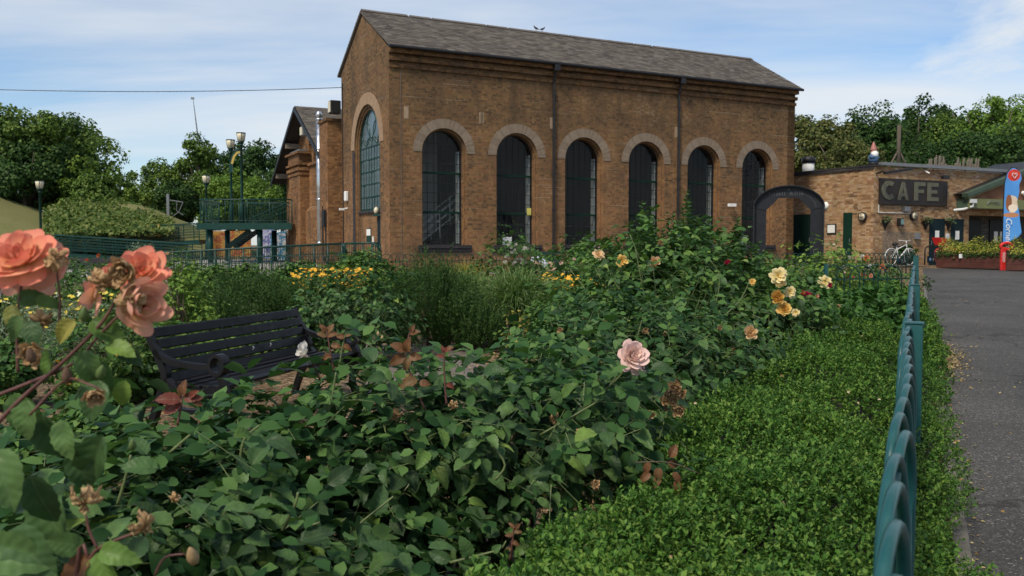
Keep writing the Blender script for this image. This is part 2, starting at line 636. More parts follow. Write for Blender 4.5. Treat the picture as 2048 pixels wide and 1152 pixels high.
def slate_mat():
    k = Nodes("roof_slate")
    r = k.n("ShaderNodeNewGeometry").outputs["Random Per Island"]
    c = k.ramp(r, [(0, (.062, .051, .044)), (.35, (.092, .078, .067)), (.7, (.115, .098, .084)), (1, (.155, .135, .115))])
    c = k.mix(k.ramp(k.noise(1.2, 6, .65), [(.45, 0), (.7, .55)]), c, (.13, .115, .085))
    return k.done(c, .75, 0, k.bump(k.noise(25, 5), .35, .01), .4)


M['slate'] = slate_mat()


def glass_mat(name, refl):
    k = Nodes(name)
    fr = k.n("ShaderNodeFresnel", {"IOR": 1.5}).outputs[0]
    fac = k.math('MULTIPLY', fr, refl, True)
    nm = k.bump(k.noise(1.6, 2), .05, .05)
    tr = k.n("ShaderNodeBsdfTransparent", {"Color": (.78, .82, .81)})
    gl = k.n("ShaderNodeBsdfGlossy", {"Color": (.9, .92, .95), "Roughness": .015, "Normal": nm})
    mx = k.n("ShaderNodeMixShader", {0: fac, 1: tr.outputs[0], 2: gl.outputs[0]})
    k.t.links.new(mx.outputs[0], k.out.inputs[0])
    return k.m


M['glass'] = glass_mat("window_glass", .4)
M['glass_gable'] = plain("obscured_sky_tone_glass", (.085, .12, .135), .22, var=.25, scale=1.5, spec=.7)  # obscured glass whose pale blue-grey colour stands in for reflected sky


def lamp_glass():
    k = Nodes("frosted_lamp_glass")
    return k.done((.62, .56, .40), .4, 0, None, .4)


M['lamp_glass'] = lamp_glass()

# ================================================================== THE SETTING
def gz(x, y):
    return SLOPE * min(max(y, -5.0), 60.0)


def ground_mat():
    k = Nodes("mulch_and_soil")
    tc = k.n("ShaderNodeTexCoord").outputs["Object"]
    v1 = k.n("ShaderNodeTexVoronoi", {"Vector": tc, "Scale": 38.0, "Randomness": 1.0})
    chip = k.n("ShaderNodeSeparateXYZ", {0: v1.outputs["Color"]}).outputs[0]
    c = k.ramp(chip, [(0, (.07, .045, .028)), (.35, (.16, .105, .06)), (.7, (.27, .185, .11)), (1, (.36, .27, .17))])
    c = k.mix(k.ramp(k.noise(.9, 6, .65, tc), [(.4, 0), (.65, .75)]), c, (.045, .034, .024))
    return k.done(c, .95, 0, k.bump(v1.outputs["Distance"], .8, .02), .15)


def asphalt_mat():
    k = Nodes("asphalt")
    tc = k.n("ShaderNodeTexCoord").outputs["Object"]
    v = k.n("ShaderNodeTexVoronoi", {"Vector": tc, "Scale": 110.0})
    ch = k.n("ShaderNodeSeparateXYZ", {0: v.outputs["Color"]}).outputs[0]
    c = k.ramp(ch, [(0, (.034, .033, .031)), (.7, (.060, .057, .054)), (.93, (.09, .086, .08)), (1, (.20, .19, .17))])
    patch = k.ramp(k.noise(.45, 7, .65, tc), [(.35, .78), (.65, 1.35)])
    c = k.mix(1.0, c, patch, 'MULTIPLY')
    c = k.mix(k.ramp(k.noise(3.5, 7, .7, tc), [(.6, 0), (.75, .3)]), c, (.12, .10, .08))
    wob = k.n('ShaderNodeVectorMath', {0: tc, 1: k.n('ShaderNodeTexNoise', {'Vector': tc, 'Scale': 1.6, 'Detail': 5.0}).outputs['Color']}, operation='ADD')
    crk = k.n('ShaderNodeTexVoronoi', {'Vector': wob.outputs[0], 'Scale': .32}, feature='DISTANCE_TO_EDGE').outputs['Distance']
    c = k.mix(k.ramp(crk, [(.0, .75), (.006, .5), (.010, 0)]), c, (.018, .017, .016))
    c = k.mix(k.ramp(k.noise(.8, 5, .6, tc), [(.60, 0), (.66, .35)]), c, (.032, .031, .031))
    return k.done(c, .85, 0, k.bump(k.math('ADD', v.outputs["Distance"], k.noise(30, 4, .6, tc)), .35, .006), .3)


def paving_mat():
    k = Nodes("grey_garden_path")
    tc = k.n("ShaderNodeTexCoord").outputs["Object"]
    c = k.ramp(k.noise(2.2, 7, .65, tc), [(.3, (.12, .10, .088)), (.7, (.19, .165, .148))])
    c = k.mix(k.ramp(k.noise(60, 3, .6, tc), [(.5, 0), (.8, .35)]), c, (.12, .10, .085))
    return k.done(c, .9, 0, k.bump(k.noise(90, 3, .6, tc), .3, .004), .25)


def turf_mat(name, a, b, d):
    k = Nodes(name)
    tc = k.n("ShaderNodeTexCoord").outputs["Object"]
    c = k.ramp(k.noise(.35, 6, .6, tc), [(.3, a), (.7, b)])
    c = k.mix(k.ramp(k.noise(5, 6, .7, tc), [(.45, 0), (.75, .6)]), c, d)
    return k.done(c, .95, 0, k.bump(k.noise(25, 5, .7, tc), .6, .03), .15)


M['ground'] = ground_mat()
M['asphalt'] = asphalt_mat()
M['paving'] = paving_mat()
M['turf'] = turf_mat("lawn_turf", (.045, .085, .02), (.075, .12, .03), (.11, .11, .04))
M['dry_turf'] = turf_mat("dry_mound_turf", (.12, .13, .045), (.17, .165, .065), (.21, .18, .09))

ys = np.concatenate([np.linspace(-6, 60, 12), np.array([120, 300, 800, 2200])])
xs = np.array([-1500, -300, -60, -20, 0, 20, 60, 300, 1500.])
gv = np.array([(x, y, gz(x, y)) for y in ys for x in xs])
gf = [(j * 9 + i, j * 9 + i + 1, (j + 1) * 9 + i + 1, (j + 1) * 9 + i) for j in range(len(ys) - 1) for i in range(8)]
tag(link("ground", np_mesh("ground", gv, gf, M['ground'])), kind="structure")

FD = np.array([math.sin(rad(24.9)), math.cos(rad(24.9))])      # the railing and the drive run this way
FN = np.array([FD[1], -FD[0]])


def fp(t, n, dz=0.0):
    """point t metres along the railing and n metres to its right"""
    x, y = FD * t + FN * n
    return (x, y, gz(x, y) + dz)


def sheet(name, pts, dz, mat, kind="structure"):
    vs = [(p[0], p[1], gz(p[0], p[1]) + dz) for p in pts]
    tri = tessellate_polygon([[Vector(v) for v in vs]])
    me = bpy.data.meshes.new(name)
    me.from_pydata(vs, [], [tuple(t) for t in tri])
    me.update()
    if me.polygons[0].normal.z < 0:
        me.flip_normals()
    me.materials.append(mat)
    return tag(link(name, me), kind=kind)


def strip_sheet(name, t0, t1, n0, n1, dz, mat, k=14):
    vs, fs = [], []
    for i in range(k + 1):
        t = t0 + (t1 - t0) * i / k
        vs += [fp(t, n0, dz), fp(t, n1, dz)]
    for i in range(k):
        fs.append((2 * i, 2 * i + 1, 2 * i + 3, 2 * i + 2))
    me = bpy.data.meshes.new(name)
    me.from_pydata(vs, [], fs)
    me.update()
    me.materials.append(mat)
    return tag(link(name, me), kind="structure")


strip_sheet("driveway", -4, 38, .24, 16, .006, M['asphalt'])
kerb = tag(empty("kerb", fp(0, .2)), kind="structure")
ks = MB().box(-.034, .034, -.455, .455, -.12, .035).mesh("kerb_stone", plain("weathered_kerb", (.13, .12, .10), .9, var=.3, scale=6, bump=.4, dirt=(.05, .045, .035), dirtamt=.8), bevel=.006)
for i in range(30):
    t = -.5 + i * .918
    p = fp(t, .203)
    o = link("kerb_stone", ks, kerb)
    o.location = Vector(p) - kerb.location + Vector((0, 0, random.uniform(-.006, .004)))
    o.rotation_euler = (math.atan(SLOPE), 0, -rad(24.9) + random.uniform(-.006, .006))

# grey path through the rose garden, in front of the bench
gp = [gat(400, 985)[:2], gat(640, 860)[:2], gat(770, 722)[:2], gat(700, 690)[:2], gat(900, 688)[:2], gat(960, 704)[:2], gat(1010, 760)[:2], gat(980, 900)[:2]]
gp = [gat(705, 800)[:2], gat(770, 722)[:2], gat(700, 690)[:2], gat(900, 688)[:2], gat(960, 704)[:2], gat(1000, 795)[:2]]
sheet("garden_path", gp, .008, M['paving'])
sheet("garden_path", [gat(-60, 760)[:2], gat(60, 745)[:2], gat(150, 690)[:2], gat(120, 650)[:2], gat(-60, 640)[:2]], .008, M['paving'])
# paving round the buildings
sheet("pavement", [loc2w(-14, -1.2)[:2], loc2w(20, -1.2)[:2], loc2w(20, 5)[:2], loc2w(-2, 19)[:2], loc2w(-14, 19)[:2]], .010, M['concrete'])
sheet("pavement", [loc2w(17.9, -3.6)[:2], loc2w(21.8, -3.6)[:2], loc2w(21.8, -2)[:2], loc2w(17.9, 4)[:2]], .06, M['paving'])
sheet("lawn", [at(1640, 580, 13.4)[:2], at(1822, 580, 13.4)[:2], at(1826, 540, 21)[:2], at(1560, 540, 21)[:2]], .009, M['turf'])

# ================================================================== PUMP HOUSE
PH = tag(empty("pump_house", CORNER, TH), "tall brown brick engine house with six arched windows and slate roof", "building")
LEN, WID, EAVE, RIDGE = 17.9, 5.62, 7.9, 9.64
Z0 = -.3
WX = [1.965 + 2.784 * i for i in range(6)]


def outline(hw, zs, zc, n=18, cx=0.0):
    pts = [(cx - hw, zs), (cx + hw, zs)]
    for i in range(n + 1):
        a = math.pi * i / n
        pts.append((cx + hw * math.cos(a), zc + hw * math.sin(a)))
    return pts


def wall_face(outer, holes, conv):
    loops = [[Vector((p[0], p[1], 0)) for p in outer]] + [[Vector((p[0], p[1], 0)) for p in h] for h in holes]
    tri = tessellate_polygon(loops)
    flat = [p for l in loops for p in l]
    return [conv(p.x, p.y) for p in flat], [tuple(t) for t in tri]


# long front wall
mb = MB()
holes = [outline(.82, 1.16, 4.52, cx=x) for x in WX]
mb.add(*wall_face([(0, Z0), (LEN, Z0), (LEN, EAVE), (0, EAVE)], holes, lambda a, b: (a, 0, b)))
for x in WX:
    o1, o2 = outline(.82, 1.16, 4.52, cx=x), outline(.765, 1.16, 4.52, cx=x)
    m = len(o1)
    vs = [(a, 0, b) for a, b in o1] + [(a, .11, b) for a, b in o1] + [(a, .11, b) for a, b in o2] + [(a, .55, b) for a, b in o2]
    fs = []
    for r in range(3):
        for i in range(m):
            j = (i + 1) % m
            fs.append((r * m + i, r * m + j, (r + 1) * m + j, (r + 1) * m + i))
    mb.add(vs, fs)
me = mb.mesh("wall", M['brick'])
link("wall", me, PH)
# inner leaf of the front wall, plastered
mb = MB()
mb.add(*wall_face([(.1, Z0), (LEN - .1, Z0), (LEN - .1, EAVE), (.1, EAVE)], [outline(.765, 1.16, 4.52, cx=x) for x in WX], lambda a, b: (a, .55, b)))
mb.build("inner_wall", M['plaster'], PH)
# back and far end
mb = MB()
mb.box(0.02, LEN - .02, WID - .4, WID, Z0, EAVE - .02)
mb.build("wall", M['brick'], PH)
mb = MB()
mb.add([(.5, WID - .42, Z0), (LEN - .4, WID - .42, Z0), (LEN - .4, WID - .42, EAVE), (.5, WID - .42, EAVE)], [(0, 1, 2, 3)])
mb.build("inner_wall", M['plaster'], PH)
mb = MB()
poly = [(0, Z0), (WID, Z0), (WID, EAVE), (WID / 2, RIDGE - .05), (0, EAVE)]
vs = [(LEN, a, b) for a, b in poly] + [(LEN - .4, a, b) for a, b in poly]
mb.add(vs, [tuple(range(5)), tuple(range(9, 4, -1))] + [(i, (i + 1) % 5, 5 + (i + 1) % 5, 5 + i) for i in range(5)])
mb.build("gable_wall", M['brick'], PH)
# near gable with the tall window recess
GC, GR, GZ = 2.45, 1.46, 4.88
GD = .15
mb = MB()
hole = outline(GR, Z0 + .05, GZ, 26, GC)
mb.add(*wall_face([(0, Z0), (WID, Z0), (WID, EAVE), (WID / 2, RIDGE - .05), (0, EAVE)], [hole], lambda a, b: (0, a, b)))
steps = [(GR, 0.0), (GR, .05), (GR - .09, .05), (GR - .09, .10), (GR - .17, .10), (GR - .17, .34)]
rings = [[(d, a, b) for a, b in outline(r, Z0 + .05, GZ, 26, GC)] for r, d in steps]
m = len(rings[0])
mb.add([p for r in rings for p in r], [(r * m + i, r * m + (i + 1) % m, (r + 1) * m + (i + 1) % m, (r + 1) * m + i) for r in range(len(rings) - 1) for i in range(m)])
mb.build("gable_wall", M['brick'], PH)
mb = MB().box(.14, .3, GC - GR + .17, GC + GR - .17, Z0, 2.52)
mb.build("infill_wall", M['brick'], PH)
MB().box(.06, .32, GC - GR + .15, GC + GR - .15, 2.522, 2.6).build("sill", M['blue_brick'], PH)
# floor and ceiling inside
MB().box(.4, LEN - .4, .56, WID - .43, .3, .4).build("floor", M['concrete'], PH)


def ring(name, r0, r1, th, n, mat, conv, parent, loc):
    vs, fs = [], []
    for i in range(n + 1):
        a = math.pi * i / n
        for (r, d) in ((r0, 0), (r1, 0), (r1, -th), (r0, -th)):
            vs.append(conv(r * math.cos(a), r * math.sin(a), d))
    for i in range(n):
        for k in range(4):
            l = (k + 1) % 4
            fs.append((4 * i + k, 4 * i + l, 4 * i + 4 + l, 4 * i + 4 + k))
    fs += [(0, 1, 2, 3), tuple(4 * n + k for k in (3, 2, 1, 0))]
    return MB().add(vs, fs).build(name, mat, parent, loc=loc)


ringm = None
for x in WX:
    if ringm is None:
        ringm = ring("arch_surround", .822, 1.14, .012, 40, M['arch'], lambda a, b, d: (a, d, b), PH, (x, -.003, 4.52))
    else:
        link("arch_surround", ringm.data, PH, (x, -.003, 4.52))
ring("arch_surround", GR + .003, GR + .42, .02, 48, M['arch_warm'], lambda a, b, d: (d, a, b), PH, (-.003, GC, GZ))
MB().box(-.018, .04, GC + GR + .002, GC + GR + .27, Z0, GZ - .05).build("corner_jamb", M['blue_brick'], PH)

# arched windows
ROWS = [1.40, 1.77, 2.13, 2.50, 2.84, 3.17, 3.51, 3.85, 4.18, 4.52, 4.86, 5.35]
HW = .735
COLS = [-HW + 2 * HW * i / 6 for i in range(7)]
unit = bpy.data.meshes.new("pane")
unit.from_pydata([(0, 0, 0), (1, 0, 0), (1, 0, 1), (0, 0, 1)], [], [(0, 1, 2, 3)])
unit.update()
unit.materials.append(M['glass'])
arcpanes = {}


def arc_pane(c, r):
    if (c, r) in arcpanes:
        return arcpanes[(c, r)]
    x0, x1, z0, z1 = COLS[c] + .008, COLS[c + 1] - .008, ROWS[r] - 4.52 + .008, ROWS[r + 1] - 4.52 - .008
    R_ = HW - .01
    xs_ = [x0 + (x1 - x0) * i / 6 for i in range(7)]
    top = [(x, min(z1, math.sqrt(max(0, R_ * R_ - x * x)))) for x in xs_]
    top = [(x, z) for x, z in top if z > z0 + .01]
    me = None
    if len(top) >= 2:
        vs = [(top[0][0], 0, z0), (top[-1][0], 0, z0)] + [(x, 0, z) for x, z in reversed(top)]
        me = bpy.data.meshes.new("pane")
        me.from_pydata(vs, [], [tuple(range(len(vs)))])
        me.update()
        me.materials.append(M['glass'])
    arcpanes[(c, r)] = me
    return me


def frame_mesh():
    mb = MB()
    o1, o2 = outline(.765, 1.385, 4.52), outline(.725, 1.43, 4.52)
    m = len(o1)
    vs = [(a, .34, b) for a, b in o1] + [(a, .34, b) for a, b in o2] + [(a, .40, b) for a, b in o2] + [(a, .40, b) for a, b in o1]
    mb.add(vs, [(r * m + i, r * m + (i + 1) % m, ((r + 1) % 4) * m + (i + 1) % m, ((r + 1) % 4) * m + i) for r in range(4) for i in range(m)])
    return mb.mesh("window_frame", M['black_iron'])


def bars_mesh():
    mb = MB()
    for c in COLS[1:-1]:
        mb.box(c - .009, c + .009, .355, .385, 1.43, 4.52 + math.sqrt(.73 ** 2 - c * c) - .01)
    for r in ROWS[1:-1]:
        if r in (2.50, 3.85):
            continue
        h = HW if r <= 4.52 else math.sqrt(HW ** 2 - (r - 4.52) ** 2)
        mb.box(-h + .01, h - .01, .352, .388, r - .009, r + .009)
    for c in COLS[1:-1]:
        for r in ROWS[1:-2]:
            mb.box(c - .02, c + .02, .345, .36, r - .02, r + .02)
    return mb.mesh("glazing_bars", M['black_iron'])


def lining_mesh(sd):
    return MB().box(sd * .70 - .02, sd * .70 + .02, .42, .66, 1.43, 4.62).mesh("lining", M['pale_grey'])


fm, bm_, lm_ = frame_mesh(), bars_mesh(), (lining_mesh(-1), lining_mesh(1))
trm = MB().box(-.73, .73, .33, .41, -.035, .035).mesh("transom", M['dark_green'])
sill_m = MB()
for i in range(24):
    x0_ = -.98 + i * .0817
    sill_m.box(x0_, x0_ + .074, -.10, .36, 1.27, 1.372 + .002 * (i % 3))
    sill_m.box(x0_ + .01, x0_ + .084, -.07, .36, 1.165, 1.262)
sill_m.box(-.97, .98, -.055, .355, 1.12, 1.30)
sill_me = sill_m.mesh("sill", M['blue_brick'])
for wi, x in enumerate(WX):
    w = link("window", fm, PH, (x, 0, 0))
    link("glazing_bars", bm_, w)
    link("lining", lm_[0], w)
    link("lining", lm_[1], w)
    link("sill", sill_me, w)
    for tz in (2.50, 3.85):
        link("transom", trm, w, (0, 0, tz))
    for c in range(6):
        for r in range(len(ROWS) - 1):
            if r < 9:
                o = link("pane", unit, w, (COLS[c] + .008, .37, ROWS[r] + .008), None, (COLS[c + 1] - COLS[c] - .016, 1, ROWS[r + 1] - ROWS[r] - .016))
            else:
                mm_ = arc_pane(c, r)
                if mm_ is None:
                    continue
                o = link("pane", mm_, w, (0, .37, 4.52))
            o.rotation_euler = (random.gauss(0, .006), 0, random.gauss(0, .006))

# the gable window: leaded lights with a looped head
gw = link("gable_window", MB().mesh("tmp"), PH)
mb = MB()
r1, r2 = GR - .17, GR - .22
o1, o2 = outline(r1, 2.60, GZ, 26, GC), outline(r2, 2.66, GZ, 26, GC)
m = len(o1)
mb.add([(.15, a, b) for a, b in o1] + [(.15, a, b) for a, b in o2] + [(.22, a, b) for a, b in o2] + [(.22, a, b) for a, b in o1],
       [(r * m + i, r * m + (i + 1) % m, ((r + 1) % 4) * m + (i + 1) % m, ((r + 1) % 4) * m + i) for r in range(4) for i in range(m)])
gw.data = mb.mesh("gable_window", M['green_iron'])
mb = MB()
gcols = [GC - r2 + 2 * r2 * i / 8 for i in range(9)]
for c in gcols[1:-1]:
    mb.box(.165, .195, c - .012, c + .012, 2.66, GZ)
grows = [2.66, 3.1, 3.55, 4.0, 4.44, GZ]
for r in grows[1:]:
    mb.box(.16, .2, GC - r2, GC + r2, r - .02, r + .02)
for i in range(4):                                # small round heads over each pair of lights
    c = GC - r2 + r2 / 4 + i * r2 / 2
    mb.tube([(.18, c + r2 / 4 * math.cos(math.pi * k / 10), GZ + r2 / 4 * math.sin(math.pi * k / 10)) for k in range(11)], .016, 6)
for s in (-1, 1):                                 # tall loops crossing in the head
    mb.tube([(.18, GC + s * (.5 * math.sin(math.pi * k / 14) ** .8 * (1 if k < 15 else 0)), GZ + .28 + 1.05 * k / 14) for k in range(15)], .016, 6)
    mb.tube([(.18, GC + s * (.62 + .42 * math.cos(2 * math.pi * k / 18)), GZ + .5 + .42 * math.sin(2 * math.pi * k / 18)) for k in range(18)], .014, 6, closed=True)
mb.build("glazing_bars", M['green_iron'], gw)
unit_g = unit.copy()
unit_g.materials[0] = M['glass_gable']
for c in range(8):
    for r in range(5):
        o = link("pane", unit_g, gw, (.18, gcols[c] + .013, grows[r] + .02), (0, 0, math.pi / 2), (gcols[1] - gcols[0] - .026, 1, grows[r + 1] - grows[r] - .04))
        o.rotation_euler = (random.gauss(0, .012), random.gauss(0, .002), math.pi / 2 + random.gauss(0, .012))
vs = [(.185, a, b) for a, b in outline(r2 - .003, GZ + .022, GZ + .0225, 26, GC)]
me = bpy.data.meshes.new("pane")
me.from_pydata(vs, [], [tuple(range(len(vs)))])
me.materials.append(M['glass_gable'])
link("pane", me, gw)
# gable door and its lamp, notice board
dr = MB().box(.10, .139, .99, 1.62, .3, 2.36).build("door", M['teal_door'], PH)
MB().tube([(.09, 1.52, 1.25), (.05, 1.52, 1.25), (.05, 1.52, 1.45), (.09, 1.52, 1.45)], .012, 6).build("handle", M['grey_metal'], dr)
MB().box(-.02, .13, .98, 1.72, 2.37, 2.45).build("door_hood", M['green_iron'], PH)
lb = MB().lathe([(.04, 0), (.08, .03), (.09, .14), (.05, .2), (.02, .22)], 12).build("bulkhead_lamp", M['lamp_glass'], PH, True, (-.0, 1.42, 2.47))
nb = MB().box(.118, .138, 2.45, 2.95, 1.45, 1.98).build("notice_board", M['green_iron'], PH)
MB().box(.112, .1175, 2.47, 2.93, 1.72, 1.95).build("notice_sheet", M['paper'], nb)
MB().box(.118, .138, 2.15, 2.27, 1.45, 1.68).build("entry_keypad", M['white'], PH)
# things fixed on the gable
MB().box(-.12, .0, 4.78, 5.0, 3.05, 3.42).build("alarm_box", M['white'], PH, bevel=.02)
cm = MB().tube([(0, 4.92, 2.78), (-.18, 4.92, 2.74)], .03, 8).box(-.32, -.14, 4.88, 4.96, 2.70, 2.78)
cm.build("security_camera", M['white'], PH)
MB().box(-.42, -.02, 5.62, 5.98, 6.45, 6.95).build("floodlight_housing", M['black_iron'], PH, bevel=.02)
MB().box(-.45, -.425, 5.65, 5.95, 6.5, 6.9).build("floodlight_lens", M['lamp_glass'], PH)
mb = MB().tube([(-.02, 5.45, .8), (-.02, 5.45, 7.6)], .02, 6)
mb.build("cable_conduit", M['black_iron'], PH)

# brick corbel courses under the eaves
for zc0, zc1, pr in ((7.22, 7.34, .07), (7.44, 7.57, .14), (7.68, 7.86, .21)):
    MB().box(-.012, LEN + .01, -pr, .002, zc0, zc1).build("corbel_course", M['brick_eaves'], PH)
MB().box(-.015, LEN + .12, -.235, .0, 7.862, 7.90).build("corbel_course", M['brick_eaves'], PH)


def slates(parent, x0, x1, ey, ez, ry, rz_, name="slates", w=.26, g=.19, mirror=False):
    """lapped slates, each its own thin slab, from eaves (ey,ez) up to ridge (ry,rz_)"""
    sl = math.hypot(ry - ey, rz_ - ez)
    dy, dz = (ry - ey) / sl, (rz_ - ez) / sl
    ny, nz = (-dz, dy) if dy > 0 else (dz, -dy)
    V, Fc = [], []
    n = int(sl / g)
    for r in range(n + 1):
        s0 = r * g - .02
        s1 = min(s0 + g * 1.35, sl)
        off = (r % 2) * w / 2
        x = x0 - off
        while x < x1:
            a, b = max(x, x0) + .003, min(x + w, x1) - .003
            x += w
            if b - a < .02:
                continue
            t0 = .020 + random.uniform(-.004, .006)
            t1 = .006
            js = random.uniform(-.012, .008)
            h = .009
            base = len(V)
            for (xx, ss, tt) in ((a, s0 + js, t0), (b, s0 + js + random.uniform(-.004, .004), t0), (b, s1, t1), (a, s1, t1)):
                V.append((xx, ey + dy * ss + ny * tt, ez + dz * ss + nz * tt))
            for (xx, ss, tt) in ((a, s0 + js, t0 - h), (b, s0 + js, t0 - h)):
                V.append((xx, ey + dy * ss + ny * tt, ez + dz * ss + nz * tt))
            Fc += [(base, base + 1, base + 2, base + 3), (base + 4, base + 5, base + 1, base)]
    me = np_mesh(name, np.array(V), np.array(Fc), M['slate'])
    o = link(name, me, parent)
    o["kind"] = "stuff"
    return o


def roof_block(parent, x0, x1, y0, y1, ez, rz_, mat):
    ym = (y0 + y1) / 2
    sec = [(y0, ez), (ym, rz_), (y1, ez), (y1, ez - .05), (ym, rz_ - .07), (y0, ez - .05)]
    vs = [(x0, a, b) for a, b in sec] + [(x1, a, b) for a, b in sec]
    fs = [(0, 1, 4, 5), (1, 2, 3, 4), (6, 11, 10, 7), (7, 10, 9, 8)] + [(i, (i + 1) % 6, 6 + (i + 1) % 6, 6 + i) for i in range(6)]
    return MB().add(vs, fs).build("roof", mat, parent)


rf = roof_block(PH, -.08, LEN + .1, -.27, WID + .27, 7.92, 9.70, M['slate'])
slates(PH, -.09, LEN + .11, -.29, 7.91, WID / 2, 9.70)
slates(PH, -.09, LEN + .11, WID + .25, 7.92, WID / 2, 9.70)
rt = MB().ribbon([(WID / 2 - .14, 9.66), (WID / 2, 9.755), (WID / 2 + .14, 9.66)], .02, .44).mesh("ridge_tile", M['slate'])
for i in range(40):
    link("ridge_tile", rt, PH, (-.10 + i * .4525, 0, random.uniform(0, .006)), (0, random.uniform(-.006, .006), 0))
MB().tube([(-.09, -.32, 7.85), (LEN + .13, -.32, 7.85)], .055, 8).build("gutter", M['black_iron'], PH)
for x in (6.19, 11.78):
    mb = MB().tube([(x, -.28, 7.84), (x, -.2, 7.55), (x, -.075, 7.2), (x, -.075, .35)], .047, 8)
    for z in (6.7, 5.2, 3.9, 2.6, 1.4):
        mb.tube([(x, -.075, z), (x, -.075, z + .09)], .066, 8)
    mb.box(x - .11, x + .11, -.36, -.19, 7.6, 7.85)
    mb.build("downpipe", M['black_iron'], PH)
for i in range(6):                                  # pale plugged bearing holes between the arches
    for dx in ((-1.38,) if i else (-1.37, 1.38)):
        if i in (3, 5) and dx < 0:
            continue
        MB().box(WX[i] + dx - .08, WX[i] + dx + .08, -.006, .02, 5.58, 5.98).build("stone_plug", M['stone'], PH)
MB().box(.40, .425, -.012, .01, .4, 7.25).build("lightning_strip", plain("dull_copper_strip", (.13, .10, .075), .7), PH)
MB().tube([(14.55, 0, 3.0), (14.5, -.2, 2.98)], .03, 8).box(14.2, 14.55, -.27, -.15, 2.93, 3.05).build("security_camera", M['white'], PH)
for (wi, z, dx) in ((1, 2.46, .64), (5, 2.52, .62)):
    MB().box(WX[wi] + dx - .08, WX[wi] + dx + .08, .30, .325, z, z + .26).build("warning_sign", plain("yellow_sign", (.55, .50, .12), .6), PH)
for (wi, dx, h) in ((1, -.25, .28), (5, -.45, .32)):
    MB().bar((WX[wi] + dx, .33, 1.39), (WX[wi] + dx, .30, 1.39 + h), .36, .012, (0, 1, 0)).build("window_notice", M['white'], PH)

MB().box(.45, 3.3, 4.0, 4.1, .4, 6.2).build("added_partition", plain("lit_tone_partition", (.55, .55, .53), .9, var=.1, scale=2), PH)  # added pale wall: its light paint stands in for the lit room
# what shows through the glass: a steel stair by the first window and lit shades further in
st = tag(empty("interior_staircase", loc2w(.7, 1.3, .4), TH), "white-railed steel stair rising inside the first arched window", "staircase")
SX, SY = 3.6, 2.9
for i in range(12):
    MB().box(.1 + i * .26, .1 + i * .26 + .25, .0, .8, .19 * (i + 1) - .03, .19 * (i + 1)).build("tread", M['grey_metal'], st)
for y in (-.03, .83):
    MB().bar((0, y, .0), (3.2, y, 2.34), .05, .24).build("stringer", M['black_iron'], st)
    for k, h in enumerate((.45, .72, 1.0)):
        MB().tube([(0, y, h), (3.2, y, 2.34 + h)], .02, 6).build("handrail", M['white'], st)
    for i in range(5):
        MB().tube([(.1 + i * .75, y, .07 + i * .55), (.1 + i * .75, y, 1.12 + i * .55)], .03, 6).build("baluster", M['white'], st)
dk = tag(MB().box(0, .9, 0, .5, 0, .75).box(.1, .5, .05, .4, .752, 1.1).build("storage_cabinet", plain("orange_box", (.35, .17, .04), .6), None, loc=tuple(loc2w(2.0, 2.9, .4)), rot=(0, 0, TH)), "low cabinet with an orange front behind the first arched window", "cabinet")
for x, y, z, lab in ((4.75, 2.6, 3.75, "white pendant lamp hanging behind the second arched window"), (7.3, 3.4, 3.3, "white pendant lamp hanging behind the third arched window")):
    L_ = tag(empty("pendant_lamp", loc2w(x, y, z), TH), lab, "lamp", "lamps inside the engine house")
    MB().lathe([(.03, .34), (.06, .3), (.26, .02), (.24, 0)], 16).build("shade", M['white'], L_, True)
    MB().tube([(0, 0, .33), (0, 0, 3.4)], .012, 6).build("flex", M['black_iron'], L_)
gm = tag(empty("interior_railing", loc2w(8.2, 2.2, .4), TH), "grey tube railings seen through the middle arched windows", "railing")
for k, (z, y) in enumerate(((1.35, .9), (1.0, .9), (1.75, .9))):
    MB().tube([(-4, y, z), (8.5, y, z)], .022, 6).build("guard_rail", M['grey_metal'], gm)

# ================================================================== SIDE HALL (lower gabled range behind)
SH = tag(empty("side_hall", loc2w(.25, 5.64), TH), "lower gabled brick hall with dark bargeboard left of the tall engine house", "building")
# local: x along the ridge, y away to the left, z up
AY, AZ, LY, LZ, RYY = 6.1, 7.44, 11.35, 4.47, .85


def zof(y):
    return AZ - (AZ - LZ) * abs(y - AY) / (LY - AY)


arcs = [outline(.28, 5.05, 5.85, 8, y) for y in (4.3, 5.15, 6.0)]
mb = MB()
mb.add(*wall_face([(.0, Z0), (LY - .45, Z0), (LY - .45, zof(LY - .45)), (AY, AZ - .05), (RYY, zof(RYY)), (.0, zof(RYY))], arcs, lambda a, b: (0, a, b)))
for o_ in arcs:
    m = len(o_)
    mb.add([(0, a, b) for a, b in o_] + [(.2, a, b) for a, b in o_], [(i, (i + 1) % m, m + (i + 1) % m, m + i) for i in range(m)])
mb.box(0.002, 14, LY - .75, LY - .451, Z0, zof(LY - .45) - .02)
mb.build("gable_wall", M['brick_hall'], SH)
MB().box(.2, .26, 3.9, 6.4, 5.0, 6.2).build("window_glass", M['glass_dark'], SH)
MB().box(-.1, .02, 3.8, 6.5, 4.93, 5.045).build("string_course", M['brick_hall'], SH)
vs = []
sec = [(2 * AY - LY - .0, LZ - .02), (AY, AZ + .06), (LY, LZ - .02)]
mb = MB()
for a, b in ((0, 1), (1, 2)):
    (y0, z0), (y1, z1) = sec[a], sec[b]
    mb.bar((-.62, (y0 + y1) / 2, (z0 + z1) / 2 + .02), (12, (y0 + y1) / 2, (z0 + z1) / 2 + .02), math.hypot(y1 - y0, z1 - z0), .07, (0, -(z1 - z0), (y1 - y0)))
rfh = mb.build("roof", plain("dark_soffit_boards", (.035, .028, .022), .9), SH)
slates(SH, -.66, 12, 2 * AY - LY, LZ + .06, AY, AZ + .14)
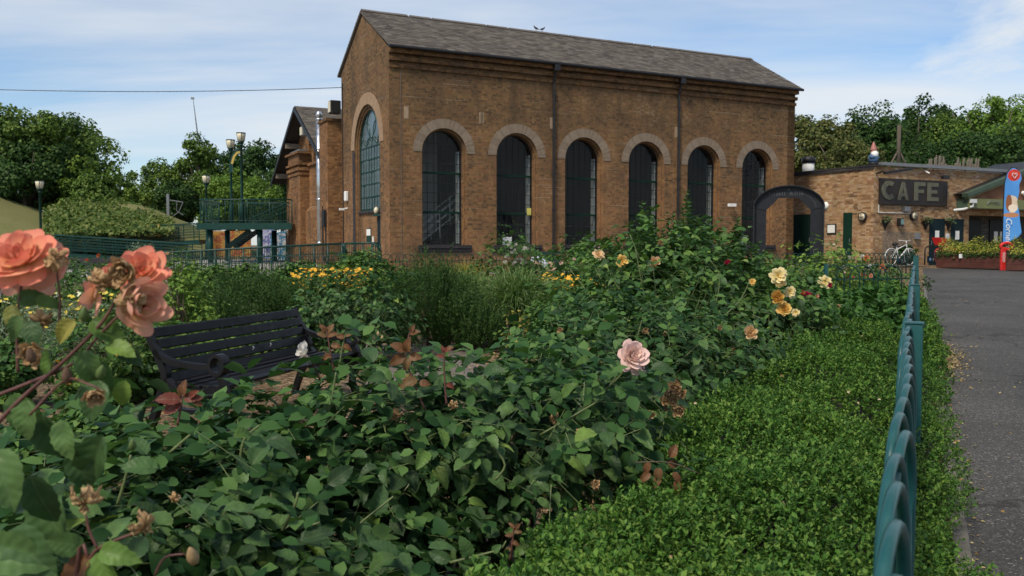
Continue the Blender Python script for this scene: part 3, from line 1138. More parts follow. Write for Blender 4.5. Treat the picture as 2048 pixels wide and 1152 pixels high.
slates(SH, -.66, 12, LY, LZ + .06, AY, AZ + .14)
for (p, q) in ((sec[1], sec[2]), (sec[1], sec[0])):
    MB().bar((-.68, p[0], p[1] - .05), (-.68, q[0], q[1] - .05), .05, .17, (0, 0, 1)).build("bargeboard", M['black_iron'], SH)
for y in (4.0, 8.2, 10.4):
    MB().box(-.62, 0, y - .09, y + .09, zof(y) - .35, zof(y) - .12).build("purlin_end", M['timber'], SH)
# angle pier with moulded cap and blind panels
pm_ = MB().box(-.42, -.001, 6.25, 8.45, Z0, 5.0)
pm_.build("pier", M['brick_hall'], SH)
for k, (z0_, z1_, e) in enumerate(((4.55, 4.66, .05), (4.74, 4.88, .10), (5.0, 5.09, .12), (5.5, 5.6, .15))):
    MB().box(-.42 - e, .0, 6.25 - e, 8.45 + e, z0_, z1_).build("pier_moulding", M['brick_hall'], SH)
MB().box(-.46, -.002, 6.3, 8.4, 5.092, 5.498).build("pier_cap", M['brick_hall'], SH)
MB().box(-.40, -.05, 6.4, 8.3, 5.602, 5.72).build("lead_cover", M['grey_metal'], SH)
for z0_, z1_ in ((2.6, 4.1), (.6, 2.0)):
    mb = MB()
    for (a, b, c, d) in ((6.75, 6.83, z0_, z1_), (7.92, 8.0, z0_, z1_), (6.83, 7.92, z0_, z0_ + .08), (6.83, 7.92, z1_ - .08, z1_)):
        mb.box(-.44, -.415, a, b, c, d)
    mb.build("panel_moulding", M['brick_hall'], SH)
# low plinth wall with sloped top, and the tall buttress against the engine house
MB().add([(-.18, 3.2, Z0), (-.18, 6.7, Z0), (-.18, 6.7, 2.9), (-.18, 3.2, 2.9), (.0, 3.2, Z0), (.0, 6.7, Z0), (.0, 6.7, 3.1), (.0, 3.2, 3.1)],
         [(0, 1, 2, 3), (4, 7, 6, 5), (0, 4, 5, 1), (3, 2, 6, 7), (1, 5, 6, 2), (0, 3, 7, 4)]).build("plinth_wall", M['brick_hall'], SH)
MB().box(-.72, .1, .35, 1.55, Z0, 6.2).build("buttress", M['brick_hall'], SH)
MB().box(-.78, .1, .29, 1.61, 6.202, 6.3).build("buttress_cap", M['brick_eaves'], SH)
MB().box(-.3, .0, 1.6, 2.1, Z0, 5.2).build("buttress", M['brick_hall'], SH)
fl = MB().tube([(-.55, 2.25, 1.45), (-.55, 2.25, 6.5)], .125, 16)
fo = fl.build("flue_pipe", M['steel'], SH, True)
mb = MB()
for z in (1.42, 3.2, 4.9, 6.45):
    mb.tube([(-.55, 2.25, z), (-.55, 2.25, z + .09)], .14, 16)
mb.lathe([(.10, 0), (.16, .03), (.10, .22), (.05, .26)], 16, (-.55, 2.25, 6.58))
mb.build("flue_band", M['steel'], fo, True)
for z in (2.3, 4.2, 5.9):
    MB().box(-.5, .0, 2.2, 2.25, z, z + .05).build("flue_bracket", M['grey_metal'], fo)
MB().box(-.86, -.72, .55, .85, 2.1, 2.75).build("meter_box", M['black_iron'], SH, bevel=.02)
MB().tube([(-.76, .6, 2.1), (-.76, .6, .95), (-.76, .72, .75), (-.76, .95, .75), (-.76, 1.05, .95), (-.76, 1.05, 2.9)], .022, 6).build("hanging_cable", M['black_iron'], SH)
MB().box(-.5, -.2, 5.3, 5.75, 6.2, 6.62).build("floodlight_housing", M['grey_metal'], SH, bevel=.02)
MB().box(-.53, -.505, 5.34, 5.71, 6.24, 6.58).build("floodlight_lens", M['lamp_glass'], SH)

# ================================================================== CAFE
CF = tag(empty("cafe_building", loc2w(20.12, -2.22), TH), "single storey yellow brick cafe with dark flat roof edge", "building")
CT = 4.62
# side wall with two green doors (local x = 0 plane, y away), front wall (y = 0 plane)
MB().box(0, .3, .0, 9.0, Z0, CT).build("side_wall", M['brick_cafe'], CF)
MB().box(.301, 6.02, .0, .3, Z0, CT).build("front_wall", M['brick_cafe'], CF)
MB().box(6.02, 16, 1.2, 1.5, Z0, CT).build("front_wall", M['brick_grey'], CF)
MB().box(5.72, 6.02, .301, 1.199, Z0, CT - .16).build("front_wall", M['brick_cafe'], CF)
MB().box(6.021, 13.5, .001, .299, 2.7, CT).build("upper_wall", M['brick_cafe'], CF)
MB().box(.25, 13.4, .25, 8.9, CT - .3, CT - .15).build("flat_roof", M['black_iron'], CF)
mb = MB()
mb.box(-.09, .34, -.09, 9.0, CT, CT + .07)
for i in range(120):
    mb.box(-.07, -.002, i * .075 + .008, i * .075 + .068, CT - .105, CT - .002)
mb.build("brick_coping", M['blue_brick'], CF)
MB().bar((.3, -.05, CT + .11), (13.5, -.05, CT + .11), .25, .13).build("coping", M['grey_metal'], CF)
# doors on the side wall
for (y0, y1, top) in ((.42, 2.9, 2.79), (-.0, .0, 0),):
    if top:
        d_ = MB().box(-.012, .02, 2.62, 4.43, Z0, 2.76).build("double_door", M['dark_green'], CF)
        MB().box(-.02, -.013, 3.51, 3.54, Z0, 2.76).build("meeting_bar", M['black_iron'], d_)
        MB().tube([(-.02, 3.42, 1.5), (-.06, 3.42, 1.5), (-.06, 3.42, 1.7), (-.02, 3.42, 1.7)], .012, 6).build("handle", M['grey_metal'], d_)
d_ = MB().box(-.012, .02, 1.08, 1.56, Z0, 2.76).build("door", M['dark_green'], CF)
MB().tube([(-.02, 1.16, 1.5), (-.06, 1.16, 1.5), (-.06, 1.16, 1.65), (-.02, 1.16, 1.65)], .012, 6).build("handle", M['grey_metal'], d_)
f_ = MB().box(-.05, -.001, 1.92, 2.43, 1.86, 2.30).build("notice_case", M['black_iron'], CF, bevel=.008)
MB().box(-.056, -.051, 1.97, 2.38, 1.91, 2.25).build("notice_sheet", M['paper'], f_)
MB().lathe([(.17, 0), (.17, .03), (.14, .08), (.0, .11)], 10).build("alarm_bell", M['white'], CF, True, (-.001, 2.54, 3.10), (0, -math.pi / 2, 0))


def bulkhead(parent, loc, rz):
    b = link("bulkhead_light", MB().lathe([(.20, 0), (.20, .07), (.17, .10)], 18).mesh("bulkhead_light", M['black_iron'], True), parent, loc, (math.pi / 2, 0, rz))
    g = MB().lathe([(.155, .10), (.15, .13), (.09, .17), (.0, .185)], 18).build("lens", M['lamp_glass'], b, True)
    mb = MB()
    for k in (-.08, 0, .08):
        mb.bar((k, -.17, .185), (k, .17, .185), .016, .016)
    mb.bar((-.17, 0, .19), (.17, 0, .19), .016, .016)
    mb.build("guard", M['black_iron'], b)


bulkhead(CF, (-.001, .5, 2.55), -math.pi / 2)
bulkhead(CF, (2.38, -.001, 2.61), 0)
# CAFE sign
sg = MB().box(.26, 4.44, -.09, -.002, 3.05, 4.14).build("cafe_sign", plain("dark_sign_board", (.014, .010, .009), .55, var=.3, scale=4, bump=.1), CF, bevel=.012)
mb = MB()
for i in range(14):
    mb.box(.3, 4.40, -.0935, -.0905, 3.08 + i * .075, 3.08 + i * .075 + .066)
mb.build("board_slats", plain("dark_sign_slats", (.020, .013, .011), .5, var=.35, scale=5), sg)


def letter(name, strokes, curve, x, mat):
    mb = MB()
    for (x0, x1, z0, z1) in strokes:
        mb.box(x0, x1, -.128, -.095, z0, z1)
    if curve:
        mb.ribbon(curve, .19, .033, axis='y', x0=-.128)
    o = mb.build(name, mat, sg, loc=(x, 0, 3.26))
    o.scale = (1.2, 1, 1.03)
    return o


LM = plain("sign_letter_grey_green", (.105, .106, .074), .7, var=.25, scale=8, dirt=(.06, .06, .04))
cv = [(.36 + .27 * math.cos(rad(a)), .38 + .285 * math.sin(rad(a))) for a in range(48, 313, 12)]
letter("letter_c", [], cv, .34, LM)
a_ = MB()
vs = [(0, -.128, 0), (.19, -.128, 0), (.41, -.128, .76), (.27, -.128, .76)]
a_.add(vs + [(x, -.095, z) for x, _, z in vs], [(0, 1, 2, 3), (7, 6, 5, 4), (0, 4, 5, 1), (1, 5, 6, 2), (2, 6, 7, 3), (3, 7, 4, 0)])
vs = [(.49, -.129, 0), (.68, -.129, 0), (.41, -.129, .76), (.27, -.129, .76)]
a_.add(vs + [(x, -.096, z) for x, _, z in vs], [(0, 1, 2, 3), (7, 6, 5, 4), (0, 4, 5, 1), (1, 5, 6, 2), (2, 6, 7, 3), (3, 7, 4, 0)])
a_.box(.17, .51, -.127, -.094, .15, .29)
a_.build("letter_a", LM, sg, loc=(1.27, 0, 3.26)); sg.children[-1].scale = (1.2, 1, 1.03)
letter("letter_f", [(0, .19, 0, .76), (.192, .56, .60, .76), (.192, .48, .31, .45)], None, 2.30, LM)
letter("letter_e", [(0, .19, 0, .76), (.192, .56, .60, .76), (.192, .50, .31, .45), (.192, .58, 0, .16)], None, 3.12, LM)
# lights over the sign, conduits and small boxes
mb = MB().tube([(.1, -.02, 4.32), (.1, -.35, 4.38)], .035, 8)
mb.bar((.0, -.5, 4.30), (1.3, -.75, 4.50), .16, .10)
mb.build("sign_lamp_arm", M['black_iron'], CF)
mb = MB().tube([(3.9, -.02, 4.5), (3.9, -.3, 4.4)], .02, 6).box(3.75, 4.1, -.42, -.25, 4.2, 4.36)
mb.build("floodlight", M['black_iron'], CF)
MB().tube([(3.0, -.02, 4.55), (3.05, -.25, 4.42)], .03, 6).build("security_camera", M['white'], CF)
MB().tube([(.28, -.02, 4.1), (.28, -.02, 2.72), (2.2, -.02, 2.72)], .018, 6).build("cable_conduit", M['pale_grey'], CF)
MB().box(1.72, 2.05, -.16, -.002, 2.78, 3.0).build("junction_box", M['grey_metal'], CF, bevel=.01)
MB().box(2.45, 2.72, -.14, -.002, 1.62, 1.9).build("junction_box", M['grey_metal'], CF, bevel=.01)
MB().box(1.38, 1.62, -.2, -.002, 2.18, 2.5).build("wall_lantern", M['black_iron'], CF, bevel=.02)
MB().box(1.42, 1.58, -.215, -.201, 2.24, 2.46).build("lantern_glass", plain("teal_lantern_glass", (.14, .24, .24), .3), CF)
# worn patch of render low on the wall
MB().box(.55, 2.4, -.012, -.002, .85, 1.93).build("render_patch", plain("worn_render", (.20, .145, .10), .9, var=.45, scale=9, bump=.5, bscale=30), CF)
# doors in the front wall
for (x0, x1, nm) in ((3.43, 4.42, 0), (4.82, 5.66, 1)):
    d_ = MB().box(x0, x1, -.014, .01, Z0, 2.52).build("door", M['teal_door'], CF)
    MB().box((x0 + x1) / 2 - .13, (x0 + x1) / 2 + .13, -.02, -.0145, 1.62, 2.0).build("door_notice", M['paper'], d_)
    MB().tube([(x0 + .1, -.015, 1.4), (x0 + .1, -.06, 1.4), (x0 + .1, -.06, 1.55), (x0 + .1, -.015, 1.55)], .012, 6).build("handle", M['grey_metal'], d_)
MB().box(4.5, 4.72, -.012, -.002, 1.66, 1.88).build("wall_notice", M['pale_grey'], CF)
# recessed shop front under the canopy
MB().box(7.5, 8.5, 1.14, 1.199, .4, 2.6).build("dark_doorway", M['glass_dark'], CF)
w_ = MB().box(9.15, 10.6, 1.15, 1.199, 1.2, 2.6).build("shop_window", M['glass_dark'], CF)
for x in (9.45, 9.9):
    MB().box(x, x + .28, 1.135, 1.149, 1.55, 2.02).build("window_notice", M['paper'], w_)
MB().box(9.15, 10.6, 1.1, 1.199, .4, 1.199).build("red_panel", plain("dark_red_paint", (.13, .012, .012), .5), CF)
# canopy: sloping roof edge and olive fascia
olive = plain("olive_fascia_paint", (.15, .17, .065), .55, var=.12, scale=3, dirt=(.07, .07, .035))
dgreen = plain("dark_green_verge", (.045, .075, .05), .55, var=.2, scale=3)
CN = tag(empty("canopy", tuple(loc2w(25.15, -2.22)), TH), "olive green gabled canopy over the cafe shop front", "canopy")
MB().box(.12, 10, -.62, -.54, 2.98, 3.40).build("fascia", olive, CN)
MB().box(.12, .2, -.539, -.002, 2.98, 3.40).build("side_fascia", dgreen, CN)
GP = [(.0, 3.40), (5.6, 5.05), (10, 3.75), (10, 3.40)]
MB().add([(x, -.50, z) for x, z in GP], [(0, 1, 2, 3)]).build("gable_cladding", plain("mossy_brown_cladding", (.17, .075, .038), .85, var=.35, scale=3, bump=.4, dirt=(.06, .075, .03), dirtamt=.6), CN)
MB().bar((-.1, -.57, 3.52), (5.6, -.57, 5.2), .3, .17).build("verge_board", dgreen, CN)
MB().bar((-.0, -.57, 3.40), (5.6, -.57, 5.05), .18, .05).build("verge_trim", olive, CN)
MB().add([(-.1, -.7, 3.6), (5.6, -.7, 5.29), (5.6, 2, 5.29), (-.1, 2, 3.6)], [(0, 1, 2, 3)]).add([(5.6, -.7, 5.29), (10, -.7, 3.95), (10, 2, 3.95), (5.6, 2, 5.29)], [(0, 1, 2, 3)]).build("sloping_roof", M['black_iron'], CN)
MB().box(.2, 10, -.539, -.02, 2.95, 2.979).build("soffit", M['timber'], CN)
MB().tube([(.3, -.68, 3.3), (.25, -.68, 3.05), (.1, -.4, 2.94), (-.12, -.06, 2.9)], .055, 8).box(.12, .45, -.75, -.62, 3.2, 3.36).build("downpipe", M['pale_grey'], CN)
MB().tube([(1.3, -.63, 3.16), (1.4, -.66, 3.29), (2.1, -.66, 3.29), (2.0, -.63, 3.16)], .018, 6).build("handle_bar", M['grey_metal'], CN)
MB().tube([(3.9, -.52, 3.75), (3.9, -.62, 3.70)], .09, 10).build("floodlight_lens", M['white'], CN)

# wall baskets on the front wall
BASK = "half basket planters on the cafe wall"
fern_small = leaf_mat("basket_leaves", [(.03, .06, .02), (.07, .12, .05), (.12, .17, .08)], .2)


def wall_basket(x, lab):
    r = tag(empty("wall_basket", tuple(loc2w(20.12 + x, -2.23, 2.42)), TH), lab, "planter", BASK)
    vs, fs = [(0, -.02, -.42)], []
    for k in range(9):
        a = math.pi * k / 8
        vs.append((.23 * math.cos(a), -.02 - .2 * math.sin(a), 0))
    for k in range(8):
        fs.append((0, k + 1, k + 2))
    fs.append(tuple(range(9, 0, -1)))
    MB().add(vs, fs).build("cone_basket", M['black_iron'], r)
    n = 90
    P = np.stack([rng.uniform(-.25, .25, n), rng.uniform(-.24, -.02, n), rng.uniform(-.08, .15, n)], 1)
    leaves("trailing_leaves", P, rng.normal(0, 1, (n, 3)) + np.array([0, -.6, .8]), rng.uniform(.06, .12, n), 'D2', fern_small, r)


# gnome on the parapet corner
GN = tag(empty("garden_gnome", tuple(loc2w(20.25, -2.05, 4.70)), TH + math.pi), "garden gnome with red hat and white beard on the cafe roof corner", "statue")
MB().lathe([(.20, 0), (.22, .04), (.20, .10)], 14).build("base", M['black_iron'], GN, True)
MB().lathe([(.20, .10), (.22, .2), (.23, .36), (.20, .45), (.13, .5)], 16).build("coat", plain("gnome_blue", (.05, .10, .19), .5), GN, True)
for s in (-1, 1):
    MB().tube([(s * .20, 0, .44), (s * .24, .07, .34), (s * .12, .19, .30)], [.06, .06, .045], 8).build("arm", plain("gnome_sleeve", (.05, .10, .19), .5), GN, True)
MB().lathe([(.02, .22), (.10, .28), (.17, .42), (.17, .56), (.10, .62)], 14, (0, .07, 0)).build("beard", M['white'], GN, True)
MB().lathe([(.10, .52), (.14, .58), (.14, .66), (.09, .72)], 14, (0, .02, 0)).build("face", plain("gnome_skin", (.5, .3, .22), .5), GN, True)
MB().lathe([(.165, .66), (.15, .72), (.08, .92), (.02, 1.06), (.0, 1.08)], 16).build("hat", plain("gnome_hat", (.36, .14, .12), .6), GN, True)
GN.scale = (.86, .86, .88)
# vent pipe, timber post and pallet-wood fence on the roof
vp = tag(empty("roof_vent", tuple(loc2w(20.75, 2.0, CT - .1))), "white vent pipe with black cowl on the cafe roof", "vent")
MB().lathe([(.26, 0), (.26, .62)], 16).build("pipe", M['white'], vp, True)
MB().lathe([(.30, .60), (.30, .86), (.05, .92)], 16).build("cowl", M['black_iron'], vp, True)
tp = tag(empty("timber_post", tuple(loc2w(26.2, 1.6, CT + .02)), TH), "braced timber mast standing on the cafe roof", "post")
MB().tube([(0, 0, 0), (0, 0, 2.5)], .09, 10).build("post", M['bark'], tp, True)
for s in (-1, 1):
    MB().tube([(s * .95, 0, .05), (s * .05, 0, 1.25)], .05, 8).build("brace", M['bark'], tp, True)
rfc = tag(empty("paling_fence", tuple(loc2w(28.9, 2.0, CT - .05)), TH), "rough paling fence of uneven stakes on the cafe roof", "fence")
pal = MB().box(-.045, .045, -.015, .015, 0, 1).mesh("paling", M['timber'])
for i in range(34):
    h = random.uniform(.95, 1.35) if i < 11 or i > 16 else random.uniform(.7, .95)
    link("paling", pal, rfc, (i * .115, random.uniform(-.04, .04), 0), (random.uniform(-.03, .03), random.uniform(-.09, .09), 0), (random.uniform(.7, 1.1), 1, h))
for z in (.35, .8):
    MB().box(-.1, 4.0, .03, .07, z, z + .07).build("rail", M['timber'], rfc)

# ================================================================== BIKES, PLANTERS, FLAG
def wheel_parts(parent, c, r, rim_mat):
    w = MB().tube([(c[0] + r * math.cos(2 * math.pi * k / 28), c[1], c[2] + r * math.sin(2 * math.pi * k / 28)) for k in range(28)], .022, 6, closed=True).build("wheel", M['black_iron'], parent, True)
    MB().tube([(c[0] + (r - .03) * math.cos(2 * math.pi * k / 28), c[1], c[2] + (r - .03) * math.sin(2 * math.pi * k / 28)) for k in range(28)], .014, 6, closed=True).build("rim", rim_mat, w, True)
    mb = MB()
    for k in range(14):
        a = 2 * math.pi * k / 14
        mb.tube([(c[0], c[1] + .02 * (-1) ** k, c[2]), (c[0] + (r - .03) * math.cos(a), c[1], c[2] + (r - .03) * math.sin(a))], .003, 4)
    mb.tube([(c[0], c[1] - .05, c[2]), (c[0], c[1] + .05, c[2])], .02, 8)
    mb.build("spokes", M['grey_metal'], w)
    return w


def bike(name, loc, rz, label, frame_mat, basket=None, guard=None):
    r = tag(empty(name, loc, rz), label, "bicycle", "bicycles by the cafe")
    R_ = .335
    wheel_parts(r, (-.52, 0, R_), R_, guard or M['grey_metal'])
    wheel_parts(r, (.55, 0, R_), R_, guard or M['grey_metal'])
    mb = MB()
    BB, ST, HT, HB = (-.08, 0, .29), (-.22, 0, .78), (.36, 0, .86), (.40, 0, .70)
    for a, b, t in ((BB, ST, .018), (BB, HB, .022), ((-.19, 0, .66), HT, .02), (HB, HT, .022)):
        mb.tube([a, b], t, 8)
    for s in (-.05, .05):
        mb.tube([BB, (-.52, s, R_)], .011, 6)
        mb.tube([(-.20, 0, .70), (-.52, s, R_)], .010, 6)
        mb.tube([(.40, s * .8, .70), (.46, s, .5), (.55, s, R_)], .014, 6)
    mb.build("frame", frame_mat, r, True)
    MB().tube([(-.40, 0, .86), (-.30, 0, .88), (-.20, 0, .885), (-.10, 0, .88)], [.07, .075, .05, .022], 8).build("saddle", M['black_iron'], r, True)
    MB().tube([ST, (-.25, 0, .87)], .014, 6).build("seat_post", M['grey_metal'], r)
    MB().tube([HT, (.35, 0, 1.0)], .016, 6).tube([(.22, -.28, 1.04), (.34, -.22, 1.02), (.37, 0, 1.0), (.34, .22, 1.02), (.22, .28, 1.04)], .013, 6).build("handlebar", frame_mat, r, True)
    MB().tube([(-.08 + .09 * math.cos(2 * math.pi * k / 16), -.06, .29 + .09 * math.sin(2 * math.pi * k / 16)) for k in range(16)], .012, 6, closed=True).build("chainring", M['black_iron'], r)
    MB().tube([(-.08, -.09, .29), (.02, -.09, .15)], .012, 6).box(-.03, .07, -.17, -.09, .13, .155).build("crank", M['grey_metal'], r)
    if guard is not None:
        for cx_, a0, a1 in ((-.52, 20, 200), (.55, 30, 170)):
            MB().tube([(cx_ + (R_ + .03) * math.cos(rad(a0 + (a1 - a0) * k / 12)), 0, R_ + (R_ + .03) * math.sin(rad(a0 + (a1 - a0) * k / 12))) for k in range(13)], .018, 6).build("mudguard", guard, r, True)
    if basket is not None:
        mb = MB()
        b0 = [(.42, -.13, .80), (.68, -.13, .82), (.68, .13, .82), (.42, .13, .80)]
        b1 = [(.36, -.19, 1.08), (.82, -.19, 1.14), (.82, .19, 1.14), (.36, .19, 1.08)]
        mb.add(b0 + b1, [(0, 3, 2, 1), (0, 1, 5, 4), (1, 2, 6, 5), (2, 3, 7, 6), (3, 0, 4, 7)])
        mb.build("basket", basket, r)
    return r


def text_part(name, body, size, parent, loc, rot, mat, shear=0.0):
    cu = bpy.data.curves.new(name, 'FONT')
    cu.body = body
    cu.size = size
    cu.extrude = .001
    cu.shear = shear
    o = bpy.data.objects.new(name, cu)
    COL.objects.link(o)
    bpy.context.view_layer.update()
    me = bpy.data.meshes.new_from_object(o)
    bpy.data.objects.remove(o)
    me.materials.clear()
    me.materials.append(mat)
    return link(name, me, parent, loc, rot)


cp = lambda x, y: tuple((lambda w: (w[0], w[1], gz(w[0], w[1]) + .06))(loc2w(x, y)))
bike("white_bicycle", cp(20.75, -3.05), TH, "white city bicycle leaning at the cafe wall rack", plain("white_bike_paint", (.62, .62, .60), .35), None, plain("white_guard", (.6, .6, .58), .4))
bike("red_hire_bicycle", cp(23.5, -3.2), TH + math.pi, "red hire bicycle with red front basket beside the planter", plain("hire_bike_red", (.60, .03, .025), .4), plain("hire_basket_red", (.62, .03, .025), .45), plain("hire_guard", (.5, .03, .025), .4))
for (x, lab) in ((21.0, "black tubular cycle stand behind the white bicycle"), (22.95, "black tubular cycle stand beside the red bicycle")):
    s_ = tag(empty("cycle_stand", cp(x - .45, -2.85), TH), lab, "cycle stand", "cycle stands by the cafe")
    MB().tube([(0, 0, 0), (0, 0, .62), (.04, 0, .72), (.12, 0, .76), (.8, 0, .76), (.88, 0, .72), (.92, 0, .62), (.92, 0, 0)], .03, 8).build("hoop", M['black_iron'], s_, True)
    pl_ = MB().box(.1, .86, -.045, -.031, .08, .36).build("plate", M['teal_door'], s_)
    MB().box(.22, .34, -.052, -.0455, .16, .29).build("parking_symbol", plain("parking_blue", (.03, .12, .33), .5), pl_)
    text_part("stand_number", "18", .15, pl_, (.42, -.05, .17), (math.pi / 2, 0, 0), M['white'])
    text_part("parking_letter", "P", .12, pl_, (.24, -.056, .18), (math.pi / 2, 0, 0), M['white'])

planter_wood = plain("red_brown_planter_paint", (.075, .022, .015), .65, var=.25, scale=4, bump=.15, dirt=(.10, .06, .04), dirtamt=.5)
PLG = "red brown timber planters outside the cafe"
variegated = leaf_mat("variegated_shrub_leaves", [(.05, .09, .015), (.14, .19, .03), (.34, .33, .05), (.45, .42, .08)], .25)
ivy = leaf_mat("planter_ivy_leaves", [(.02, .045, .012), (.04, .08, .02), (.07, .12, .03)], .2)


def planter(px0, py0, px1, py1, lab, lab2):
    a, b = gat(px0, py0), gat(px1, py1)
    z0_ = gz(a[0], a[1]) + .008
    ln = math.hypot(b[0] - a[0], b[1] - a[1])
    rz_ = math.atan2(b[1] - a[1], b[0] - a[0])
    r = tag(empty("planter_box", (a[0], a[1], z0_), rz_), lab, "planter", PLG)
    for i in range(3):
        MB().box(0, ln, 0, .03, .02 + i * .21, .225 + i * .21).build("board", planter_wood, r, bevel=.006)
        MB().box(0, .03, .031, .8, .02 + i * .21, .225 + i * .21).build("board", planter_wood, r, bevel=.006)
        MB().box(ln - .03, ln, .031, .8, .02 + i * .21, .225 + i * .21).build("board", planter_wood, r, bevel=.006)
    MB().box(0, ln, .801, .83, .02, .65).build("board", planter_wood, r)
    MB().box(.03, ln - .03, .031, .8, .4, .58).build("soil", M['ground'], r)
    s = tag(empty("planter_shrub", (a[0], a[1], z0_ + .58), rz_), lab2, "shrub", "variegated shrubs in the cafe planters")
    n = int(2600 * ln / 2.3)
    xx = rng.uniform(.05, ln - .05, n)
    hh = .32 + .3 * np.abs(np.sin(xx * 2.6 / ln * 3.0 + .6)) + .12 * np.sin(xx * 9)
    rr = np.sqrt(rng.uniform(.2, 1, n))
    th_ = rng.uniform(0, math.pi, n)
    P = np.stack([xx, .4 - rr * .5 * np.cos(th_), rr * hh * np.sin(th_)], 1)
    N_ = np.stack([rng.normal(0, .5, n), -np.cos(th_), np.sin(th_) + .3], 1) + rng.normal(0, .4, (n, 3))
    leaves("foliage", P, N_, rng.uniform(.05, .09, n), 'D2', variegated, s)
    n2 = int(700 * ln / 2.3)
    P = np.stack([rng.uniform(.05, ln - .05, n2), rng.uniform(-.07, .03, n2), rng.uniform(-.25, .12, n2) * rng.uniform(0, 1, n2)], 1)
    leaves("trailing_leaves", P, rng.normal(0, .5, (n2, 3)) + np.array([0, -1, .4]), rng.uniform(.05, .08, n2), 'D2', ivy, s)
    return r


# feather flag
FG = gat(2003, 541)
FGz = gz(FG[0], FG[1])
fg = tag(empty("feather_flag", (FG[0], FG[1], FGz)), "blue feather flag with red heart logo and ice cream lettering", "flag")
fg.scale = (1.04, 1.04, 1.04)
MB().tube([(0, 0, .2), (0, 0, 2.3), (.02, 0, 3.1), (.10, 0, 3.48), (.24, 0, 3.66), (.42, 0, 3.64), (.52, 0, 3.5)], .018, 6).build("pole", M['black_iron'], fg, True)
fb = MB()
prof = [(.95, .05), (1.15, .52), (1.35, .68), (1.7, .64), (2.1, .60), (2.45, .50), (2.8, .55), (3.05, .52), (3.25, .60), (3.42, .56), (3.54, .48), (3.62, .36)]
zs = np.linspace(.92, 3.63, 40)
wd = np.interp(zs, [p[0] for p in prof], [p[1] for p in prof])
x0s = np.interp(zs, [.92, 3.0, 3.35, 3.55, 3.63], [.02, .03, .07, .17, .30])
vs, fs = [], []
for i, z in enumerate(zs):
    for j in range(9):
        u_ = j / 8
        x = x0s[i] + (wd[i] - x0s[i]) * u_ if wd[i] > x0s[i] else x0s[i]
        vs.append((x, .05 * math.sin(3.0 * u_ + z * 2.4) * u_, z))
for i in range(39):
    for j in range(8):
        fs.append((i * 9 + j, i * 9 + j + 1, i * 9 + j + 10, i * 9 + j + 9))


def flag_mat():
    k = Nodes("flag_cloth")
    tc = k.n("ShaderNodeTexCoord").outputs["Object"]
    sp = k.n("ShaderNodeSeparateXYZ", {0: tc})
    X, Z = sp.outputs[0], sp.outputs[2]
    c = k.mix(k.ramp(k.noise(2, 3, .5, tc), [(.3, 0), (.7, .5)]), (.075, .25, .60), (.10, .32, .66))

    def disc(cx_, cz_, rx, rz_, col, c, soft=.06):
        dx = k.math('DIVIDE', k.math('SUBTRACT', X, cx_), rx)
        dz = k.math('DIVIDE', k.math('SUBTRACT', Z, cz_), rz_)
        d = k.math('ADD', k.math('MULTIPLY', dx, dx), k.math('MULTIPLY', dz, dz))
        d = k.math('ADD', d, k.math('MULTIPLY', k.math('SUBTRACT', k.noise(9, 3, .5, tc), .5), .3))
        return k.mix(k.ramp(d, [(1 - soft, 1), (1.0, 0)]), c, col)
    c = disc(.34, 3.38, .21, .21, (.55, .05, .035), c)
    c = disc(.33, 2.35, .22, .32, (.62, .50, .38), c)
    c = disc(.20, 2.40, .12, .30, (.24, .10, .05), c)
    c = disc(.36, 2.22, .18, .14, (.75, .62, .50), c)
    c = disc(.30, 1.97, .30, .085, (.45, .20, .10), c)
    return k.done(c, .75, 0, None, .15)


fb.add(vs, fs).build("banner", flag_mat(), fg, True)


text_part("lettering", "Cornetto", .30, fg, (.08, -.07, 1.88), (math.pi / 2, math.pi / 2, 0), M['white'], .25)
hm = MB()                                         # white heart swirl on the red roundel
for s in (-1, 1):
    hm.tube([(.34 + s * .012, 0, 3.28), (.34 + s * .085, 0, 3.39), (.34 + s * .075, 0, 3.45), (.34 + s * .04, 0, 3.46), (.34 + s * .01, 0, 3.41)], .010, 5)
hm.build("heart_logo", M['white'], fg, loc=(0, -.06, 0))
# red cross-shaped weight of the flag
rb = tag(empty("flag_base", (FG[0] - .02, FG[1] - .12, FGz)), "red upright flag stand with looped top beside the planter", "stand")
MB().box(-.10, .09, -.05, .05, .0, .86).build("upright", M['red'], rb, bevel=.02)
MB().tube([(.12 + .22 * math.cos(2 * math.pi * k / 20), 0, .90 + .12 * math.sin(2 * math.pi * k / 20)) for k in range(20)], .055, 8, closed=True).build("loop", M['red'], rb, True)
hb = MB()
for (z, w_) in ((.62, .05), (.52, .06), (.44, .04), (.36, .05)):
    hb.tube([(-w_, 0, z), (0, 0, z + .05), (w_, 0, z), (0, 0, z - .04)], .010, 5, closed=True)
hb.build("lettering", M['white'], rb, loc=(-.005, -.056, 0))

# ================================================================== LEAVES
TM = {}


def tmpl(name, v, f):
    TM[name] = (np.array(v, float), np.array(f, int))


tmpl('D2', [(0, 0, 0), (.55, .30, .10), (1, 0, 0), (.55, -.30, .10)], [(0, 2, 1), (0, 3, 2)])
tmpl('D2w', [(0, 0, 0), (.5, .40, .08), (1, 0, -.06), (.5, -.40, .08)], [(0, 2, 1), (0, 3, 2)])
tmpl('N2', [(0, 0, 0), (.5, .06, 0), (1, 0, .05), (.5, -.06, 0)], [(0, 2, 1), (0, 3, 2)])
tmpl('L8', [(0, 0, 0), (.28, .28, .07), (.62, .31, .07), (1, 0, -.10), (.62, -.31, .07), (.28, -.28, .07), (.28, 0, 0), (.64, 0, 0)],
     [(0, 6, 1), (6, 7, 2), (6, 2, 1), (7, 3, 2), (0, 5, 6), (6, 5, 4), (6, 4, 7), (7, 4, 3)])


